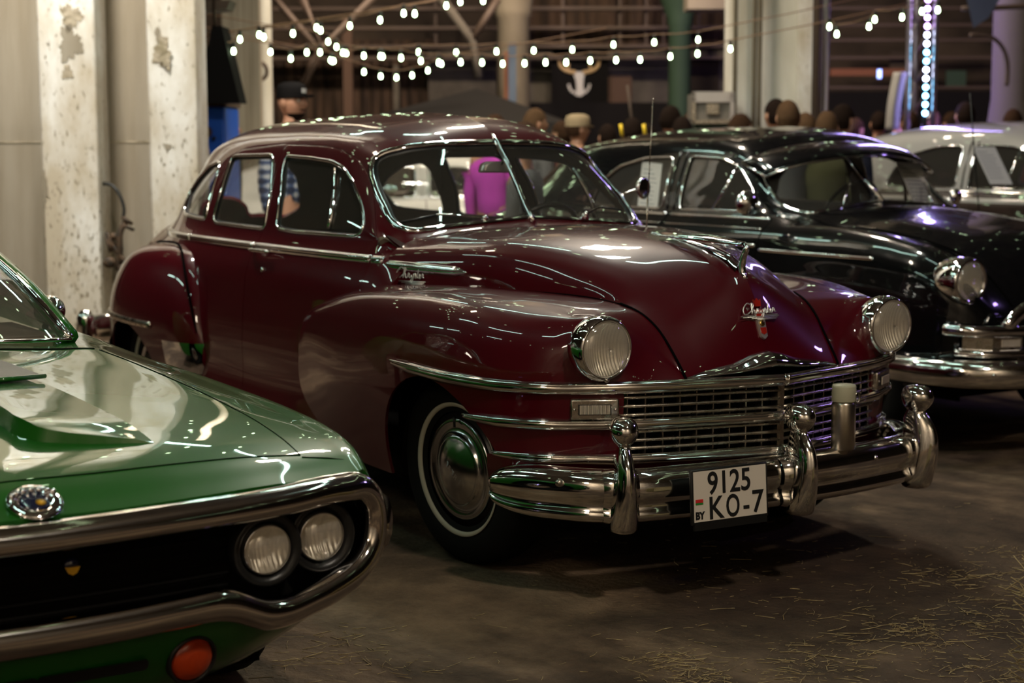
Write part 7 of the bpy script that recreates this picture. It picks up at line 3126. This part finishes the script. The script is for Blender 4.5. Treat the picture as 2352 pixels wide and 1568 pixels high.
def region_px(x0, x1, y0, y1):
    def f(r):
        return gp(r.uniform(x0, x1), r.uniform(y0, y1))
    return f


cl = []
rr_ = random.Random(3)
for (px, py, s) in ((2050, 1450, .10), (2150, 1490, .09), (2280, 1400, .10), (1560, 1540, .08), (1900, 1500, .10), (2300, 1320, .12), (2180, 1330, .10), (2330, 1270, .08), (1540, 1520, .06), (1620, 1560, .05), (2250, 1545, .08), (1850, 1540, .08), (2100, 1445, .05), (2230, 1440, .08)):
    x, y = gp(px, py)
    cl.append((x, y, s))
straws('loose_straw', 680, region_px(1500, 2500, 1230, 1640), 5, 'loose straw scattered over the soil in the right foreground', clumps=cl, rad=.0011, lmax=.10)
cl2 = []
for (px, py, s) in ((680, 1520, .07), (800, 1500, .08), (760, 1470, .07), (900, 1540, .07)):
    x, y = gp(px, py)
    cl2.append((x, y, s))
straws('loose_straw', 150, region_px(640, 1500, 1400, 1600), 8, 'loose straw on the soil beside the green car', clumps=cl2, rad=.0010, lmax=.09)
straws('loose_straw', 60, region_px(1200, 2300, 1150, 1400), 9, 'sparse straw bits below the maroon bumper', rad=.0009, lmax=.05)

straws('straw_chaff', 1100, region_px(1450, 2450, 1250, 1600), 21, 'fine chaff and broken straw bits among the loose straw at right', clumps=cl, rad=.0007, lmin=.006, lmax=.022)

# corner of a straw bale at the right edge
bx_, by_ = gp(2470, 1715)
bale = empty('straw_bale', (bx_, by_, 0), AH+.2)
tag(bale, 'rough straw bale corner at the lower right edge', 'bale')
core = MB().box((.28, 0, .20), (.50, .45, .36)).build('bale_core', 'straw', bale, smooth=False)
r = random.Random(12)
hb = MB()
for i in range(2600):
    f = r.random()
    if f < .5:
        p = np.array([.03, r.uniform(-.24, .24), r.uniform(0.0, .40)])
        d = np.array([-.5-r.random(), r.gauss(0, .6), r.gauss(0.5, .7)])
    elif f < .8:
        p = np.array([r.uniform(.03, .5), r.uniform(-.24, .24), .38])
        d = np.array([r.gauss(0, .6), r.gauss(0, .6), .5+r.random()])
    else:
        p = np.array([r.uniform(.03, .5), -.22, r.uniform(0, .38)])
        d = np.array([r.gauss(0, .6), -.5-r.random(), r.gauss(.2, .6)])
    d /= np.linalg.norm(d)
    L = r.uniform(.03, .13)
    b_ = np.array([r.gauss(0, .2), r.gauss(0, .2), r.gauss(0, .2)])*L
    q0, q1, q2 = p-d*.02, p+d*L*.5+b_*.4, p+d*L
    if q2[2] < .003:
        q2[2] = .003
    hb.tube([q0, q1, q2], .0014, 4)
so = hb.build('straw_stalks', 'straw', bale)
so['kind'] = 'stuff'
